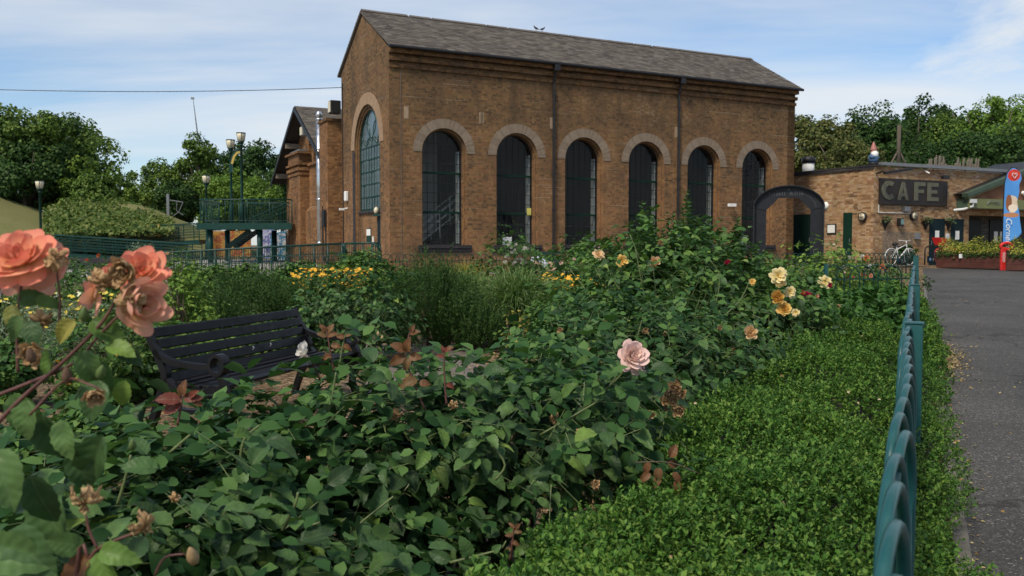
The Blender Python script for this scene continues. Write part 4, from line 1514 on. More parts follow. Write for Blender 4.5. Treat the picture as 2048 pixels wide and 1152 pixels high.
def unitize(a):
    return a / np.maximum(np.linalg.norm(a, axis=1, keepdims=True), 1e-9)


def leaf_arrays(P, N, S, t, dirs=None):
    tv, tf = TM[t]
    n, k = len(P), len(tv)
    N = unitize(np.asarray(N, float))
    T = rng.normal(0, 1, (n, 3)) if dirs is None else np.asarray(dirs, float)
    T = T - (T * N).sum(1, keepdims=True) * N
    T = unitize(T)
    B = np.cross(N, T)
    S = np.asarray(S, float)[:, None, None]
    V = P[:, None, :] + S * (tv[None, :, 0:1] * T[:, None] + tv[None, :, 1:2] * B[:, None] + tv[None, :, 2:3] * N[:, None])
    Fc = (tf[None] + (np.arange(n) * k)[:, None, None]).reshape(-1, 3)
    return V.reshape(-1, 3), Fc


def leaves(name, P, N, S, t, mat, parent=None, dirs=None, loc=None, smooth=False):
    V, Fc = leaf_arrays(np.asarray(P, float), N, S, t, dirs)
    return link(name, np_mesh(name, V, Fc, mat, smooth), parent, loc)


def sph(n):
    v = rng.normal(0, 1, (n, 3))
    return unitize(v)


def lumpy(D, seed, amp=.22, k=5):
    r_ = np.random.default_rng(abs(seed))
    q = np.ones(len(D))
    for i in range(k):
        w = r_.normal(0, 1, 3) * (1.6 + i * .9)
        q += amp / (1 + i * .5) * np.sin(D @ w + r_.uniform(0, 6.28))
    return q


def blob(n, c, r, seed, inner=.55, zmin=-.5, amp=.2):
    """points through the outer part of an uneven rounded mass, with outward normals"""
    D = sph(int(n * 2.2))
    D = D[D[:, 2] > zmin][:n]
    rr = (inner + (1 - inner) * np.sqrt(rng.uniform(0, 1, len(D)))) * lumpy(D, seed, amp)
    P = np.array(c) + D * np.array(r) * rr[:, None]
    N = unitize(D / np.array(r))
    return P, N


def clumpy(nc, per, c, r, cr, seed, inner=.55, zmin=-.6, amp=.2, flat=.8):
    """clumps of leaves over an uneven mass: gives light and dark bunches and gaps"""
    C, CN_ = blob(nc, c, r, seed, inner, zmin, amp)
    sz = cr * rng.uniform(.55, 1.35, len(C))
    D = sph(len(C) * per)
    q = rng.uniform(.35, 1, len(D)) ** .6
    P = np.repeat(C, per, 0) + D * (np.repeat(sz, per) * q)[:, None] * np.array([1, 1, flat])
    N = unitize(D * .8 + np.repeat(CN_, per, 0) * .5 + np.array([0, 0, .35]))
    return P, N


GREENS = {
    'rose': [(.012, .040, .012), (.027, .074, .022), (.056, .125, .034), (.098, .182, .050)],
    'rose_mid': [(.016, .048, .012), (.036, .092, .022), (.068, .145, .034), (.115, .20, .048)],
    'rose_light': [(.055, .115, .018), (.095, .185, .030), (.15, .25, .042), (.21, .29, .06)],
    'box': [(.020, .060, .010), (.042, .112, .018), (.072, .165, .027), (.105, .205, .037), (.15, .235, .05)],
    'laurel': [(.020, .062, .013), (.040, .105, .022), (.072, .155, .034)],
    'rosemary': [(.010, .030, .007), (.022, .060, .012), (.046, .105, .021), (.085, .155, .035)],
    'grass': [(.055, .115, .024), (.095, .18, .040), (.15, .24, .07), (.22, .27, .12)],
    'tree_dark': [(0.013, 0.0364, 0.0104), (0.026, 0.0624, 0.0156), (0.0468, 0.0962, 0.0221), (0.0728, 0.1274, 0.0312)],
    'tree_mid': [(0.0286, 0.065, 0.0117), (0.0598, 0.1144, 0.0195), (0.104, 0.169, 0.0312), (0.1495, 0.2145, 0.0442)],
    'tree_light': [(0.065, 0.1235, 0.0182), (0.1105, 0.195, 0.0286), (0.1625, 0.2535, 0.0416)],
    'tree_olive': [(0.0325, 0.052, 0.0143), (0.0689, 0.0923, 0.0247), (0.1248, 0.1417, 0.0403), (0.1716, 0.1573, 0.0559)],
    'bramble': [(0.0338, 0.0676, 0.013), (0.0676, 0.1144, 0.0234), (0.1196, 0.1625, 0.039), (0.1755, 0.195, 0.0585)],
    'mixed': [(.022, .062, .014), (.050, .115, .024), (.088, .165, .036), (.14, .20, .05)],
    'silver': [(0.109, 0.155, 0.093), (0.171, 0.232, 0.139), (0.248, 0.310, 0.202)],
    'red': [(.12, .014, .016), (.20, .026, .026), (.14, .040, .018)],
    'bronze': [(.12, .036, .016), (.17, .055, .024), (.14, .075, .030)],
    'yellowing': [(0.139, 0.155, 0.031), (0.264, 0.248, 0.046), (0.372, 0.310, 0.062)],
}
LMAT = {k: leaf_mat("leaf_" + k, v, patch={'box': ((1.3, 1.15, .85), 1.6), 'tree_mid': ((1.3, 1.15, .7), .35), 'rose_mid': ((1.35, 1.2, .8), 1.2), 'tree_dark': ((.7, .8, .8), .3)}.get(k)) for k, v in GREENS.items()}
LOBJ = {k: leaf_mat("big_leaf_" + k, GREENS[k], .2, .45, .16, True, bump=True) for k in ('rose', 'rose_light', 'red', 'bronze', 'laurel', 'yellowing')}

# ================================================================== TREES AND FAR GREENERY


def tree(name, label, px, py_top, py_bot, wpx, Y, mat, group, seed, nc=150, per=70, lf=.30, dens=1.0, blobs=None, cat="tree", base_py=None, cr=.16):
    """trunk, limbs and a crown that fills the pixel box at distance Y"""
    top, bot = at(px, py_top, Y), at(px, py_bot, Y)
    rx = wpx / 2 / FPX * Y
    g = gz(bot[0], Y)
    root = tag(empty(name, (bot[0], Y, g)), label, cat, group)
    h0, h1 = bot[2] - g, top[2] - g
    rz_ = (h1 - h0) / 2
    zc_ = (h1 + h0) / 2
    r_ = np.random.default_rng(seed)
    mb = MB()
    tr = .03 * h1 + .08
    pts = [(0, 0, -.3), (r_.normal(0, .1), r_.normal(0, .1), zc_ * .5), (r_.normal(0, .2), r_.normal(0, .2), zc_), (r_.normal(0, .3), 0, h1 * .9)]
    mb.tube(pts, [tr, tr * .75, tr * .5, tr * .12], 8)
    for i in range(9):
        a = r_.uniform(0, 6.28)
        s = r_.uniform(.35, .8)
        p0 = (0, 0, max(.3, zc_ * s * .9))
        e = (rx * .75 * math.cos(a), rx * .75 * math.sin(a), zc_ + rz_ * r_.uniform(-.2, .7))
        mid = ((p0[0] + e[0]) * .4, (p0[1] + e[1]) * .4, (p0[2] + e[2]) * .52)
        mb.tube([p0, mid, e], [tr * .4, tr * .25, tr * .06], 6)
    mb.build("trunk", M['bark'], root, True)
    Ps, Ns = [], []
    for (bx, bz, s, w) in (blobs or [(0, 0, 1, 1)]):
        P, N = clumpy(int(nc * w), int(per * 2.1), (bx * rx, r_.normal(0, .15) * rx, zc_ + bz * rz_), (rx * s, rx * s, rz_ * s), cr * (rx + rz_) * .5 + .25, seed + int(bx * 100 + bz * 10), .35, -1.0, .26)
        Ps.append(P)
        Ns.append(N)
    P, N = np.concatenate(Ps), np.concatenate(Ns)
    k = P[:, 2] > .2
    P, N = P[k], N[k]
    leaves("crown", P, N + rng.normal(0, .45, P.shape), rng.uniform(.6, 1.3, len(P)) * lf * .66, 'D2w', LMAT[mat], root)
    return root


TB = "trees behind the cafe"
TL = "trees left of the engine house"
tree("broadleaf_tree", "large round dark tree at the far left above the grass mound", 95, 202, 420, 275, 62, 'tree_mid', TL, 21, 120, 90, .36,
     [(-.25, .05, .8, 1.2), (.35, .25, .55, .7), (.62, -.15, .42, .5), (-.1, .45, .55, .7), (.4, -.55, .5, .6)])
tree("broadleaf_tree", "dark low bush-like tree in front of the far left tree", 60, 270, 440, 230, 58, 'tree_dark', TL, 22, 130, 80, .34,
     [(-.4, 0, .7, 1), (.25, -.2, .65, 1), (.7, -.4, .45, .6)])
tree("broadleaf_tree", "small bright tree at the foot of the far left tree", 190, 355, 430, 110, 56, 'tree_mid', TL, 23, 70, 60, .28)
tree("sycamore_tree", "tall tree behind the thin crane", 402, 296, 445, 130, 70, 'tree_mid', TL, 24, 110, 70, .36,
     [(0, .25, .7, 1), (-.5, -.35, .6, .7), (.5, -.3, .6, .7)])
tree("sycamore_tree", "dark tree between the two tall lamps and the hall roof", 522, 300, 440, 140, 72, 'tree_dark', TL, 25, 120, 70, .36,
     [(-.1, .3, .6, 1), (.5, .1, .5, .7), (-.55, .05, .5, .7), (.2, -.5, .7, .7)])
tree("sycamore_tree", "dark tree half hidden behind the hall bargeboard", 572, 318, 440, 90, 68, 'tree_dark', TL, 26, 90, 60, .34)
tree("sycamore_tree", "dark tree behind the pair of tall lamps", 455, 310, 440, 110, 75, 'tree_dark', TL, 27, 90, 60, .36)
tree("field_maple", "light green rounded tree just behind the raised deck", 492, 352, 455, 150, 52, 'tree_light', TL, 28, 130, 70, .24)
tree("broadleaf_tree", "mid green trees left of the railway mast", 315, 342, 450, 110, 78, 'tree_mid', TL, 29, 90, 60, .34, [(-.4, 0, .7, 1), (.4, -.1, .7, 1)])
tree("broadleaf_tree", "dark tree right of the railway mast", 362, 372, 455, 90, 66, 'tree_dark', TL, 30, 80, 60, .3)
tag(tree("far_treeline", None, 262, 374, 440, 150, 170, 'tree_mid', None, 31, 90, 40, .9, [(-.7, 0, .6, 1), (0, .1, .6, 1), (.7, -.1, .6, 1)], None), "hazy distant trees low on the skyline left of centre", "tree", TL)

tree("broadleaf_tree", "olive brown tree touching the far end of the engine house", 1632, 226, 380, 130, 58, 'tree_olive', TB, 41, 150, 70, .30, [(-.3, -.1, .75, 1), (.35, -.15, .7, 1), (-.05, .3, .6, .8)])
tree("broadleaf_tree", "dark green tree behind the gnome on the cafe roof", 1745, 222, 400, 170, 62, 'tree_dark', TB, 42, 150, 75, .32, [(-.4, 0, .7, 1), (.3, .2, .7, 1), (.1, -.5, .8, .8)])
tree("broadleaf_tree", "olive tinted low tree behind the roof vent", 1695, 262, 390, 150, 54, 'tree_olive', TB, 43, 120, 70, .26)
tree("broadleaf_tree", "dense dark tree behind the timber mast", 1835, 212, 400, 160, 64, 'tree_dark', TB, 44, 160, 75, .32, [(-.3, .1, .75, 1), (.4, .0, .7, 1), (0, -.5, .8, .8)])
tree("poplar_tree", "light green poplar with loose open branches behind the paling fence", 1905, 198, 400, 120, 56, 'tree_mid', TB, 45, 150, 60, .26, [(-.2, .35, .6, 1), (.3, .1, .7, 1), (0, -.4, .8, 1)])
tree("poplar_tree", "tallest bright green poplar right of the paling fence", 1990, 188, 400, 170, 54, 'tree_light', TB, 46, 170, 60, .26, [(-.2, .3, .65, 1), (.35, .2, .6, 1), (0, -.35, .85, 1.2)])
tree("poplar_tree", "bright green poplar cut off by the frame edge above the flag", 2080, 205, 400, 140, 56, 'tree_mid', TB, 47, 150, 60, .26)
tree("broadleaf_tree", "dark low growth under the poplars behind the cafe roof", 1930, 262, 400, 260, 50, 'tree_dark', TB, 48, 170, 70, .24, [(-.6, 0, .55, 1), (0, .0, .6, 1), (.6, 0, .55, 1)])

# grass mound and bramble bank on the left


def mound(name, cx_, cy_, rx, ry, h, mat, kind="structure"):
    V, Fc = [], []
    n, m = 22, 30
    for i in range(n + 1):
        for j in range(m):
            a = 2 * math.pi * j / m
            q = i / n
            x, y = cx_ + rx * q * math.cos(a), cy_ + ry * q * math.sin(a)
            z = gz(x, y) + h * (math.cos(math.pi * min(q, 1)) + 1) / 2 * (1 + .1 * math.sin(x * .7) * math.sin(y * .5)) - .02
            V.append((x, y, z))
    for i in range(n):
        for j in range(m):
            k = (j + 1) % m
            Fc.append((i * m + j, i * m + k, (i + 1) * m + k, (i + 1) * m + j))
    o = link(name, np_mesh(name, np.array(V), np.array(Fc), mat, True))
    return tag(o, kind=kind)


p = at(-40, 430, 52)
mound("grass_mound", p[0] - 4, 55, 15, 12, 4.1, M['dry_turf'])
p = at(210, 440, 50)
mound("bank", p[0], 54, 9, 8, 3.0, M['dry_turf'])


def bank_foliage(name, label, cat, pxs, pys, Y0, Y1, n, lf, mat, kind=None, thick=1.2):
    px = rng.uniform(pxs[0], pxs[1], n)
    q = rng.uniform(0, 1, n)
    top = np.interp(px, *pys[0])
    bot = np.interp(px, *pys[1])
    py = top + (bot - top) * q + rng.normal(0, 2.0, n)
    Y = Y1 + (Y0 - Y1) * q + rng.normal(0, .5, n) * thick * .3
    P = np.array([at(a, b, c) for a, b, c in zip(px, py, Y)])
    N = rng.normal(0, .6, (n, 3)) + np.array([0, -.5, .8])
    o = leaves(name, P, N, rng.uniform(.6, 1.3, n) * lf, 'D2w', LMAT[mat])
    return tag(o, label, cat, None, kind)


bank_foliage("bramble_bank", "bramble thicket covering the bank left of the railway mast", "bramble", (90, 345), (([90, 150, 230, 290, 345], [420, 398, 398, 415, 440]), ([90, 345], [470, 462])), 46, 55, 12000, .22, 'bramble', "stuff")
bank_foliage("bramble_hedge", "low scrub along the top of the grass mound", "scrub", (-30, 120), (([-30, 40, 120], [383, 388, 396]), ([-30, 60, 120], [406, 408, 425])), 58, 62, 4200, .24, 'bramble', "stuff")

# ================================================================== CRANE, CABLE, RAILWAY MAST, LAMPS
CR = at(403, 330, 420)
CT_ = at(386, 196, 420)
cr = tag(empty("tower_crane", (CR[0], CR[1], gz(0, 420))), "very thin distant crane jib leaning above the trees", "crane")
base = Vector(CR) - Vector((CR[0], CR[1], gz(0, 420)))
tip = Vector(CT_) - Vector((CR[0], CR[1], gz(0, 420)))
mb = MB()
for dx, dy in ((-.45, 0), (.45, 0), (0, .7)):
    mb.tube([base + Vector((dx, dy, -40)), base + Vector((dx, dy, 0)), tip], [.16, .16, .12], 5)
mb.build("chords", M['grey_metal'], cr)
mb = MB()
for i in range(34):
    a = base.lerp(tip, i / 34)
    b = base.lerp(tip, (i + 1) / 34)
    s = (1 - i / 34) * .45
    mb.tube([a + Vector((s * (-1) ** i, 0, 0)), b + Vector((-s * (-1) ** i, 0, 0))], .09, 4)
mb.build("lattice", M['grey_metal'], cr)
MB().box(tip.x - .9, tip.x + .5, tip.y - .4, tip.y + .4, tip.z - .6, tip.z + .3).build("jib_head", M['grey_metal'], cr)

c0, c1 = at(-80, 177, 30.5), Vector(loc2w(.0, 5.4, 7.42))
pts = []
for i in range(25):
    q = i / 24
    p = Vector(c0).lerp(c1, q)
    p.z -= .13 * 4 * q * (1 - q)
    pts.append(p)
tag(MB().tube(pts, .013, 5).build("overhead_cable", M['black_iron']), "black cable strung across the sky to the engine house gable", "cable")

rm = at(337, 455, 58)
mast = tag(empty("railway_mast", (rm[0], rm[1], gz(0, 58))), "grey railway mast with bracket arm behind the ramp", "mast")
zt = at(337, 388, 58)[2] - gz(0, 58)
MB().box(-.08, .08, -.07, .07, 0, zt).build("post", M['grey_metal'], mast)
mb = MB().tube([(.1, 0, zt - .4), (1.0, 0, zt - .55)], .03, 6).tube([(.1, 0, zt - 1.6), (.7, 0, zt - 1.2), (1.0, 0, zt - .55)], .025, 6).tube([(.6, 0, zt - .5), (.55, 0, zt - 1.1), (1.0, 0, zt - 1.4)], .025, 6)
mb.build("bracket", M['grey_metal'], mast)

LG = "green park lamps with tulip lanterns"


def tulip_lamp(px, py_top, Y, label, base=None):
    p = at(px, py_top, Y)
    zb = gz(p[0], Y) if base is None else base
    r = tag(empty("park_lamp", (p[0], Y, zb)), label, "street lamp", LG)
    h = p[2] - zb
    MB().lathe([(.11, 0), (.11, .8), (.085, .86), (.065, 1.0), (.055, h - .62), (.09, h - .6), (.09, h - .56), (.05, h - .52)], 12).build("post", M['green_iron'], r, True)
    MB().lathe([(.07, h - .56), (.13, h - .44), (.155, h - .40)], 14).build("lantern_base", M['green_iron'], r, True)
    MB().lathe([(.145, h - .40), (.185, h - .18), (.20, h - .04)], 14).build("lantern_glass", M['lamp_glass'], r, True)
    MB().lathe([(.215, h - .04), (.215, h - .01), (.12, h)], 14).build("lantern_cap", M['green_iron'], r, True)
    mb = MB()
    for k in range(4):
        a = math.pi / 2 * k + .4
        mb.tube([(.15 * math.cos(a), .15 * math.sin(a), h - .40), (.205 * math.cos(a), .205 * math.sin(a), h - .04)], .010, 4)
    mb.build("lantern_ribs", M['green_iron'], r)
    return r


tulip_lamp(79, 361, 44, "lone green lamp with pale tulip lantern beside the grass mound")
tulip_lamp(412, 350, 45, "shorter green lamp at the outer end of the raised deck")
DZ = at(480, 446, 40)[2]
tulip_lamp(461, 279, 41.4, "left and lower of the two tall lamps on the raised deck", DZ)
tulip_lamp(482, 265, 40.6, "right and taller of the two tall lamps on the raised deck", DZ)

# raised deck with railings on columns
dk0, dk1 = at(398, 446, 40), at(584, 446, 40)
DK = tag(empty("raised_deck", (dk0[0], 40, DZ)), "dark green raised walkway deck with railings left of the hall", "walkway")
W_ = dk1[0] - dk0[0]
FZ = DZ - at(480, 459, 40)[2]
MB().box(-.1, W_, -.06, .0, -FZ, 0).build("fascia_beam", M['green_iron'], DK)
MB().box(-.1, -.04, .0, 3.2, -FZ, -.01).build("fascia_beam", M['green_iron'], DK)
MB().box(-.03, W_, .001, 3.2, -.12, -.02).build("deck_plate", M['grey_metal'], DK)
for i in range(5):
    MB().box(.2 + i * W_ / 5, .3 + i * W_ / 5, .01, 3.1, -FZ + .03, -.121).build("joist", M['black_iron'], DK)
for x, y in ((.38, .35), (2.68, .35), (.38, 2.8), (2.68, 2.8)):
    MB().tube([(x, y, -FZ), (x, y, gz(0, 40) - DZ)], .13, 12).build("column", M['green_iron'], DK, True)


def railing(parent, pts, h, nb, mat, rails=(1.0, .12), br=.012, pr=.028, name="railing", posts=True):
    """a run of railing as one part with handrail, rails, posts and balusters"""
    pts = [Vector(p) for p in pts]
    hr = MB().tube([p + Vector((0, 0, h)) for p in pts], .032, 8).build("handrail", mat, parent, True)
    for q in rails:
        if q < 1:
            MB().tube([p + Vector((0, 0, h * q)) for p in pts], .016, 6).build("rail", mat, parent)
    L_ = [(pts[i + 1] - pts[i]).length for i in range(len(pts) - 1)]
    tot = sum(L_)
    mb, mp = MB(), []
    for k in range(nb + 1):
        s = tot * k / nb
        for i, l in enumerate(L_):
            if s <= l + 1e-6:
                break
            s -= l
        p = pts[i].lerp(pts[i + 1], s / L_[i])
        lo = h * min(rails) if posts else 0
        if posts and k % 8 == 0:
            MB().tube([p, p + Vector((0, 0, h))], pr, 8).build("post", mat, parent, True)
        else:
            mb.tube([p + Vector((0, 0, lo)), p + Vector((0, 0, h))], br, 5)
    if nb > 1:
        b = mb.build("balusters", mat, parent)
        b["kind"] = "stuff"


railing(DK, [(-.05, 2.9, 0), (-.08, 1.2, 0), (-.06, .3, 0), (.1, 0, 0), (W_, 0, 0)], at(480, 399, 40)[2] - DZ, 56, M['green_iron'], (1, .84, .1))
railing(DK, [(.9, 3.0, 0), (W_, 3.0, 0)], at(480, 399, 40)[2] - DZ, 32, M['green_iron'], (1, .84, .1))
MB().tube([(1.3, 2.2, .1), (3.4, 2.2, 1.0)], .03, 6).tube([(1.6, 2.2, .1), (3.4, 2.2, .8)], .02, 6).tube([(1.9, 2.2, .1), (3.4, 2.2, .6)], .02, 6).build("inner_handrail", M['green_iron'], DK)
# stair stringer running down under the deck
MB().bar((2.0, 1.2, -FZ - .02), (.85, 1.2, -1.15), .12, .22).bar((2.0, 2.4, -FZ - .02), (.85, 2.4, -1.15), .12, .22).build("stair_stringer", M['green_iron'], DK)
for i in range(7):
    MB().box(1.9 - i * .16, 2.1 - i * .16, 1.26, 2.34, -FZ - .10 - i * .105, -FZ - .07 - i * .105).build("stair_tread", M['black_iron'], DK)
# curved yellow ornament between the tall lamps
oa = at(461, 345, 41.2)
orn = tag(empty("arched_sign", (oa[0], 41.2, DZ)), "curved yellow and green ornament between the two tall lamps", "sign")
oz = oa[2] - DZ
cpts = [(0, oz), (.03, oz + .45), (.14, oz + .80), (.30, oz + .98), (.44, oz + 1.0), (.52, oz + .88)]
MB().ribbon(cpts, .16, .06, axis='y', x0=0).build("green_band", M['green_iron'], orn)
MB().ribbon([(x + .045, z - .045) for x, z in cpts[1:]], .10, .05, axis='y', x0=-.03).build("yellow_band", plain("ornament_yellow", (.42, .30, .06), .5), orn)

# access ramp: two flights of tube railing
RP = tag(empty("access_ramp", (0, 0, 0)), "long green switchback ramp with tube railings below the bramble bank", "ramp")


def flight(a, b, rise, mat, y2):
    a, b = Vector(a), Vector(b)
    dn = Vector((0, 0, -rise))
    q = Vector((0, y2, 0))
    vs = [a + dn, b + dn, b + dn + q, a + dn + q]
    v2 = [v - Vector((0, 0, .22)) for v in vs]
    MB().add(vs + v2, [(0, 1, 2, 3), (7, 6, 5, 4), (0, 4, 5, 1), (1, 5, 6, 2), (2, 6, 7, 3), (3, 7, 4, 0)]).build("ramp_deck", M['green_iron'], RP)
    for s in (Vector((0, 0, 0)), q):
        for k in range(6):
            o = Vector((0, 0, -rise * k / 6.3))
            MB().tube([a + s + o, b + s + o], .030 if k == 0 else .018, 6).build("rail", mat, RP)
        for i in range(11):
            p = a.lerp(b, i / 10) + s
            MB().tube([p, p + dn], .025, 6).build("post", mat, RP)


pale_rail = plain("sunlit_olive_rail", (.10, .12, .05), .5)
flight(at(398, 446, 47), at(90, 467, 47), .9, M['green_iron'], 1.5)
flight(at(84, 469, 44.5), at(385, 489, 43), .9, M['green_iron'], 1.3)
for px in (296, 318):
    p, q = at(px, 449, 46.9), at(px, 474, 46.9)
    MB().tube([p, q], .07, 6).build("yellow_post", plain("yellow_post", (.36, .26, .05), .6), RP)
lw0, lw1 = at(-30, 516, 33), at(248, 516, 33)
tag(MB().box(lw0[0], lw1[0], 32.9, 33.2, gz(0, 33) - .1, lw0[2]).build("low_wall", M['blue_brick']), "low dark brick wall below the ramp at the far left", "wall")
# painted hoardings under the deck


def graffiti(name, cols, sc):
    k = Nodes(name)
    tc = k.n("ShaderNodeTexCoord").outputs["Object"]
    a = k.noise(sc, 2, .4, tc, 2.5)
    c = k.ramp(a, [(i / (len(cols) - 1) * .5 + .25, cc) for i, cc in enumerate(cols)], 'CONSTANT')
    b = k.noise(sc * 1.7, 2, .4, tc, 3.0)
    c = k.mix(k.ramp(b, [(.50, 0), (.515, 1), (.54, 1), (.555, 0)]), c, (.02, .02, .03))
    return k.done(c, .6, 0, None, .3)


HG = "painted hoardings under the raised deck"
for (x0, x1, y0, y1, Y, cols, lab, nm) in (
        (425, 502, 462, 500, 49, [(.28, .06, .025), (.34, .17, .03), (.36, .24, .06), (.18, .035, .025)], "hoarding painted orange and red under the raised deck", "a"),
        (522, 549, 456, 512, 47, [(.10, .12, .30), (.35, .35, .45), (.06, .16, .40), (.30, .10, .25)], "hoarding painted violet and blue beside the deck column", "b"),
        (541, 572, 460, 515, 45.5, [(.36, .38, .40), (.05, .18, .32), (.40, .41, .41), (.28, .25, .13)], "hoarding painted white and sky blue next to the hall pier", "c")):
    a, b = at(x0, y1, Y), at(x1, y0, Y)
    h = tag(empty("painted_hoarding", (a[0], Y, gz(0, Y))), lab, "hoarding", HG)
    w = b[0] - a[0]
    n = 3 if nm == "a" else 1
    gm_ = graffiti("graffiti_" + nm, cols, 1.6)
    for i in range(n):
        tilt = .25 * (nm == "c")
        vs = [(i * w / n, 0, 0), ((i + 1) * w / n - .02, 0, 0), ((i + 1) * w / n - .02, 0, b[2] - gz(0, Y)), (i * w / n, 0, b[2] - gz(0, Y) - tilt)]
        MB().add(vs + [(x, .05, z) for x, _, z in vs], [(0, 1, 2, 3), (7, 6, 5, 4), (0, 4, 5, 1), (1, 5, 6, 2), (2, 6, 7, 3), (3, 7, 4, 0)]).build("panel", gm_, h)
    MB().box(0, w, .06, .12, .2, .3).build("batten", M['timber'], h)

# green handrail along the entrance ramp to the gable door
ER = tag(empty("entrance_railing", (0, 0, 0)), "dark green railing climbing to the engine house gable door", "railing")


def rail_px(pts, Y, hgt, nb):
    P = []
    for px, py in pts:
        w = at(px, py, Y if not callable(Y) else Y(px))
        P.append((w[0], w[1], w[2] - hgt))
    railing(ER, P, hgt, nb, M['green_iron'], (1, .72, .08), .010, .03)


rail_px([(262, 514), (300, 507), (500, 496), (684, 487)], 26.5, 1.0, 120)
rail_px([(684, 487), (690, 495), (694, 508)], 26.4, .95, 5)
rail_px([(690, 487), (742, 486), (760, 487)], 27.6, 1.0, 16)
rail_px([(745, 486), (754, 492), (763, 505)], 26.6, .95, 4)

# ================================================================== BOW TOP FENCES
BOW_W, BOW_P = .33, .21


def bow_mesh(h, r=.012, n=14, name="bow", seg=8, mat='fence_green'):
    hw = BOW_W / 2
    pts = [(-hw, 0, 0), (-hw, 0, h - hw)] + [(-hw * math.cos(math.pi * k / n), 0, h - hw + hw * math.sin(math.pi * k / n)) for k in range(1, n)] + [(hw, 0, h - hw), (hw, 0, 0)]
    return MB().tube(pts, r, seg).mesh(name, M[mat], True)


BM_NEAR = bow_mesh(.97, .0105, 22, seg=12)
BM_MID = bow_mesh(.97, .0095, 14, mat='green_iron')
BM_FAR = bow_mesh(.97, .010, 8, seg=5, mat='green_iron')


def bow_fence(label, p, q, zt0, zt1, bm, name="bow_top_fence", group="low green bow top fences", h=.97, postm=None, post_at=(), rail_z=.20):
    p, q = Vector((p[0], p[1], 0)), Vector((q[0], q[1], 0))
    L_ = (q - p).length
    rz_ = math.atan2(q.y - p.y, q.x - p.x)
    root = tag(empty(name, (p.x, p.y, 0), rz_), label, "fence", group)
    n = int(L_ / BOW_P)
    for i in range(n):
        x = (i + .5) * BOW_P
        zt = zt0 + (zt1 - zt0) * x / L_
        link("bow", bm, root, (x, 0, zt - h), (random.gauss(0, .006), random.gauss(0, .006), -.10 + random.gauss(0, .012)))
    for dz in (rail_z, h - .1):
        MB().bar((0, -.022 * (bm is BM_NEAR), zt0 - dz), (L_, -.022 * (bm is BM_NEAR), zt1 - dz), .008, .04 if bm is BM_NEAR else .018).build("rail", M['fence_green' if bm is BM_NEAR else 'green_iron'], root)
    return root, L_


# railing along the drive
t0, t1 = .55, 14.1
f0, f1 = FD * t0 + FN * (-.022), FD * t1 + FN * (-.022)
ztop = lambda y: .98 + .0077 * y
FE, FL = bow_fence("teal bow top railing running beside the drive from the camera", f0, f1, ztop(f0[1]), ztop(f1[1]), BM_NEAR, "bow_top_railing", None)
for t in (3.95 / FD[1], 7.2 / FD[1], 10.6 / FD[1], 13.9 - t0 * 0):
    x = t - t0
    zt = ztop(t * FD[1])
    ps = MB().box(x - .03, x + .03, -.058, .016, zt - 1.05, zt + (.012 if t < 13 else .14))
    po = ps.build("post", M['fence_green'], FE, bevel=.004)
    MB().box(x - .034, x + .034, -.062, .020, zt + (.013 if t < 13 else .141), zt + (.020 if t < 13 else .15)).build("post_cap", M['fence_green'], po)
# cross fence, far rose bed
ca, cb = at(1652, 531, 12.75), at(1822, 530, 12.75)
XF, _ = bow_fence("short teal bow top fence crossing from the railing to the rose bed", ca, cb, ca[2], cb[2], BM_MID)
MB().box(-.02, .02, -.03, .03, ca[2] - 1.0, ca[2] + .02).build("post", M['fence_green'], XF)
ca, cb = at(1500, 507, 23), at(1840, 506, 27)
bow_fence("bow top fence between the rose bed and the cafe", ca, cb, ca[2], cb[2], BM_FAR)
ca, cb = at(765, 508, 24.5), at(1135, 506, 24.5)
bow_fence("bow top fence under the near windows of the engine house", ca, cb, ca[2], cb[2], BM_FAR)
ca, cb = at(1140, 507, 24.5), at(1502, 507, 25)
bow_fence("bow top fence under the far windows of the engine house", ca, cb, ca[2], cb[2], BM_FAR)
ca, cb = at(330, 513, 24), at(690, 511, 24)
bow_fence("bow top fence in front of the entrance railing", ca, cb, ca[2], cb[2], BM_FAR)

# ================================================================== ROSE ARCH
ra0, ra1 = at(1517, 520, 25), at(1634, 520, 24.6)
RA = tag(empty("garden_arch", ((ra0[0] + ra1[0]) / 2, 24.8, gz(0, 24.8)), math.atan2(ra1[1] - ra0[1], ra1[0] - ra0[0])), "slate grey riveted metal arch at the rose garden entrance", "arch")
hw = (ra1[0] - ra0[0]) / 2
zs_ = at(1575, 412, 24.8)[2] - gz(0, 24.8)       # foot of the head
zt_ = at(1575, 372, 24.8)[2] - gz(0, 24.8)
for s in (-1, 1):
    mb = MB().box(s * hw - .17, s * hw + .17, -.03, .03, 0, zs_)
    mb.box(s * hw + s * .17 - .02, s * hw + s * .17 + .02, -.16, .16, 0, zs_)
    lo = mb.build("leg", M['arch_iron'], RA)
    rv = MB()
    for k in range(9):
        rv.lathe([(.016, 0), (.012, .012), (.0, .016)], 6, (0, 0, 0))
    rv = MB()
    for k in range(9):
        for dx in (-.09, .09):
            rv.box(s * hw + dx - .013, s * hw + dx + .013, -.042, -.031, .3 + k * .2, .326 + k * .2)
    rv.build("rivets", M['arch_iron'], lo)
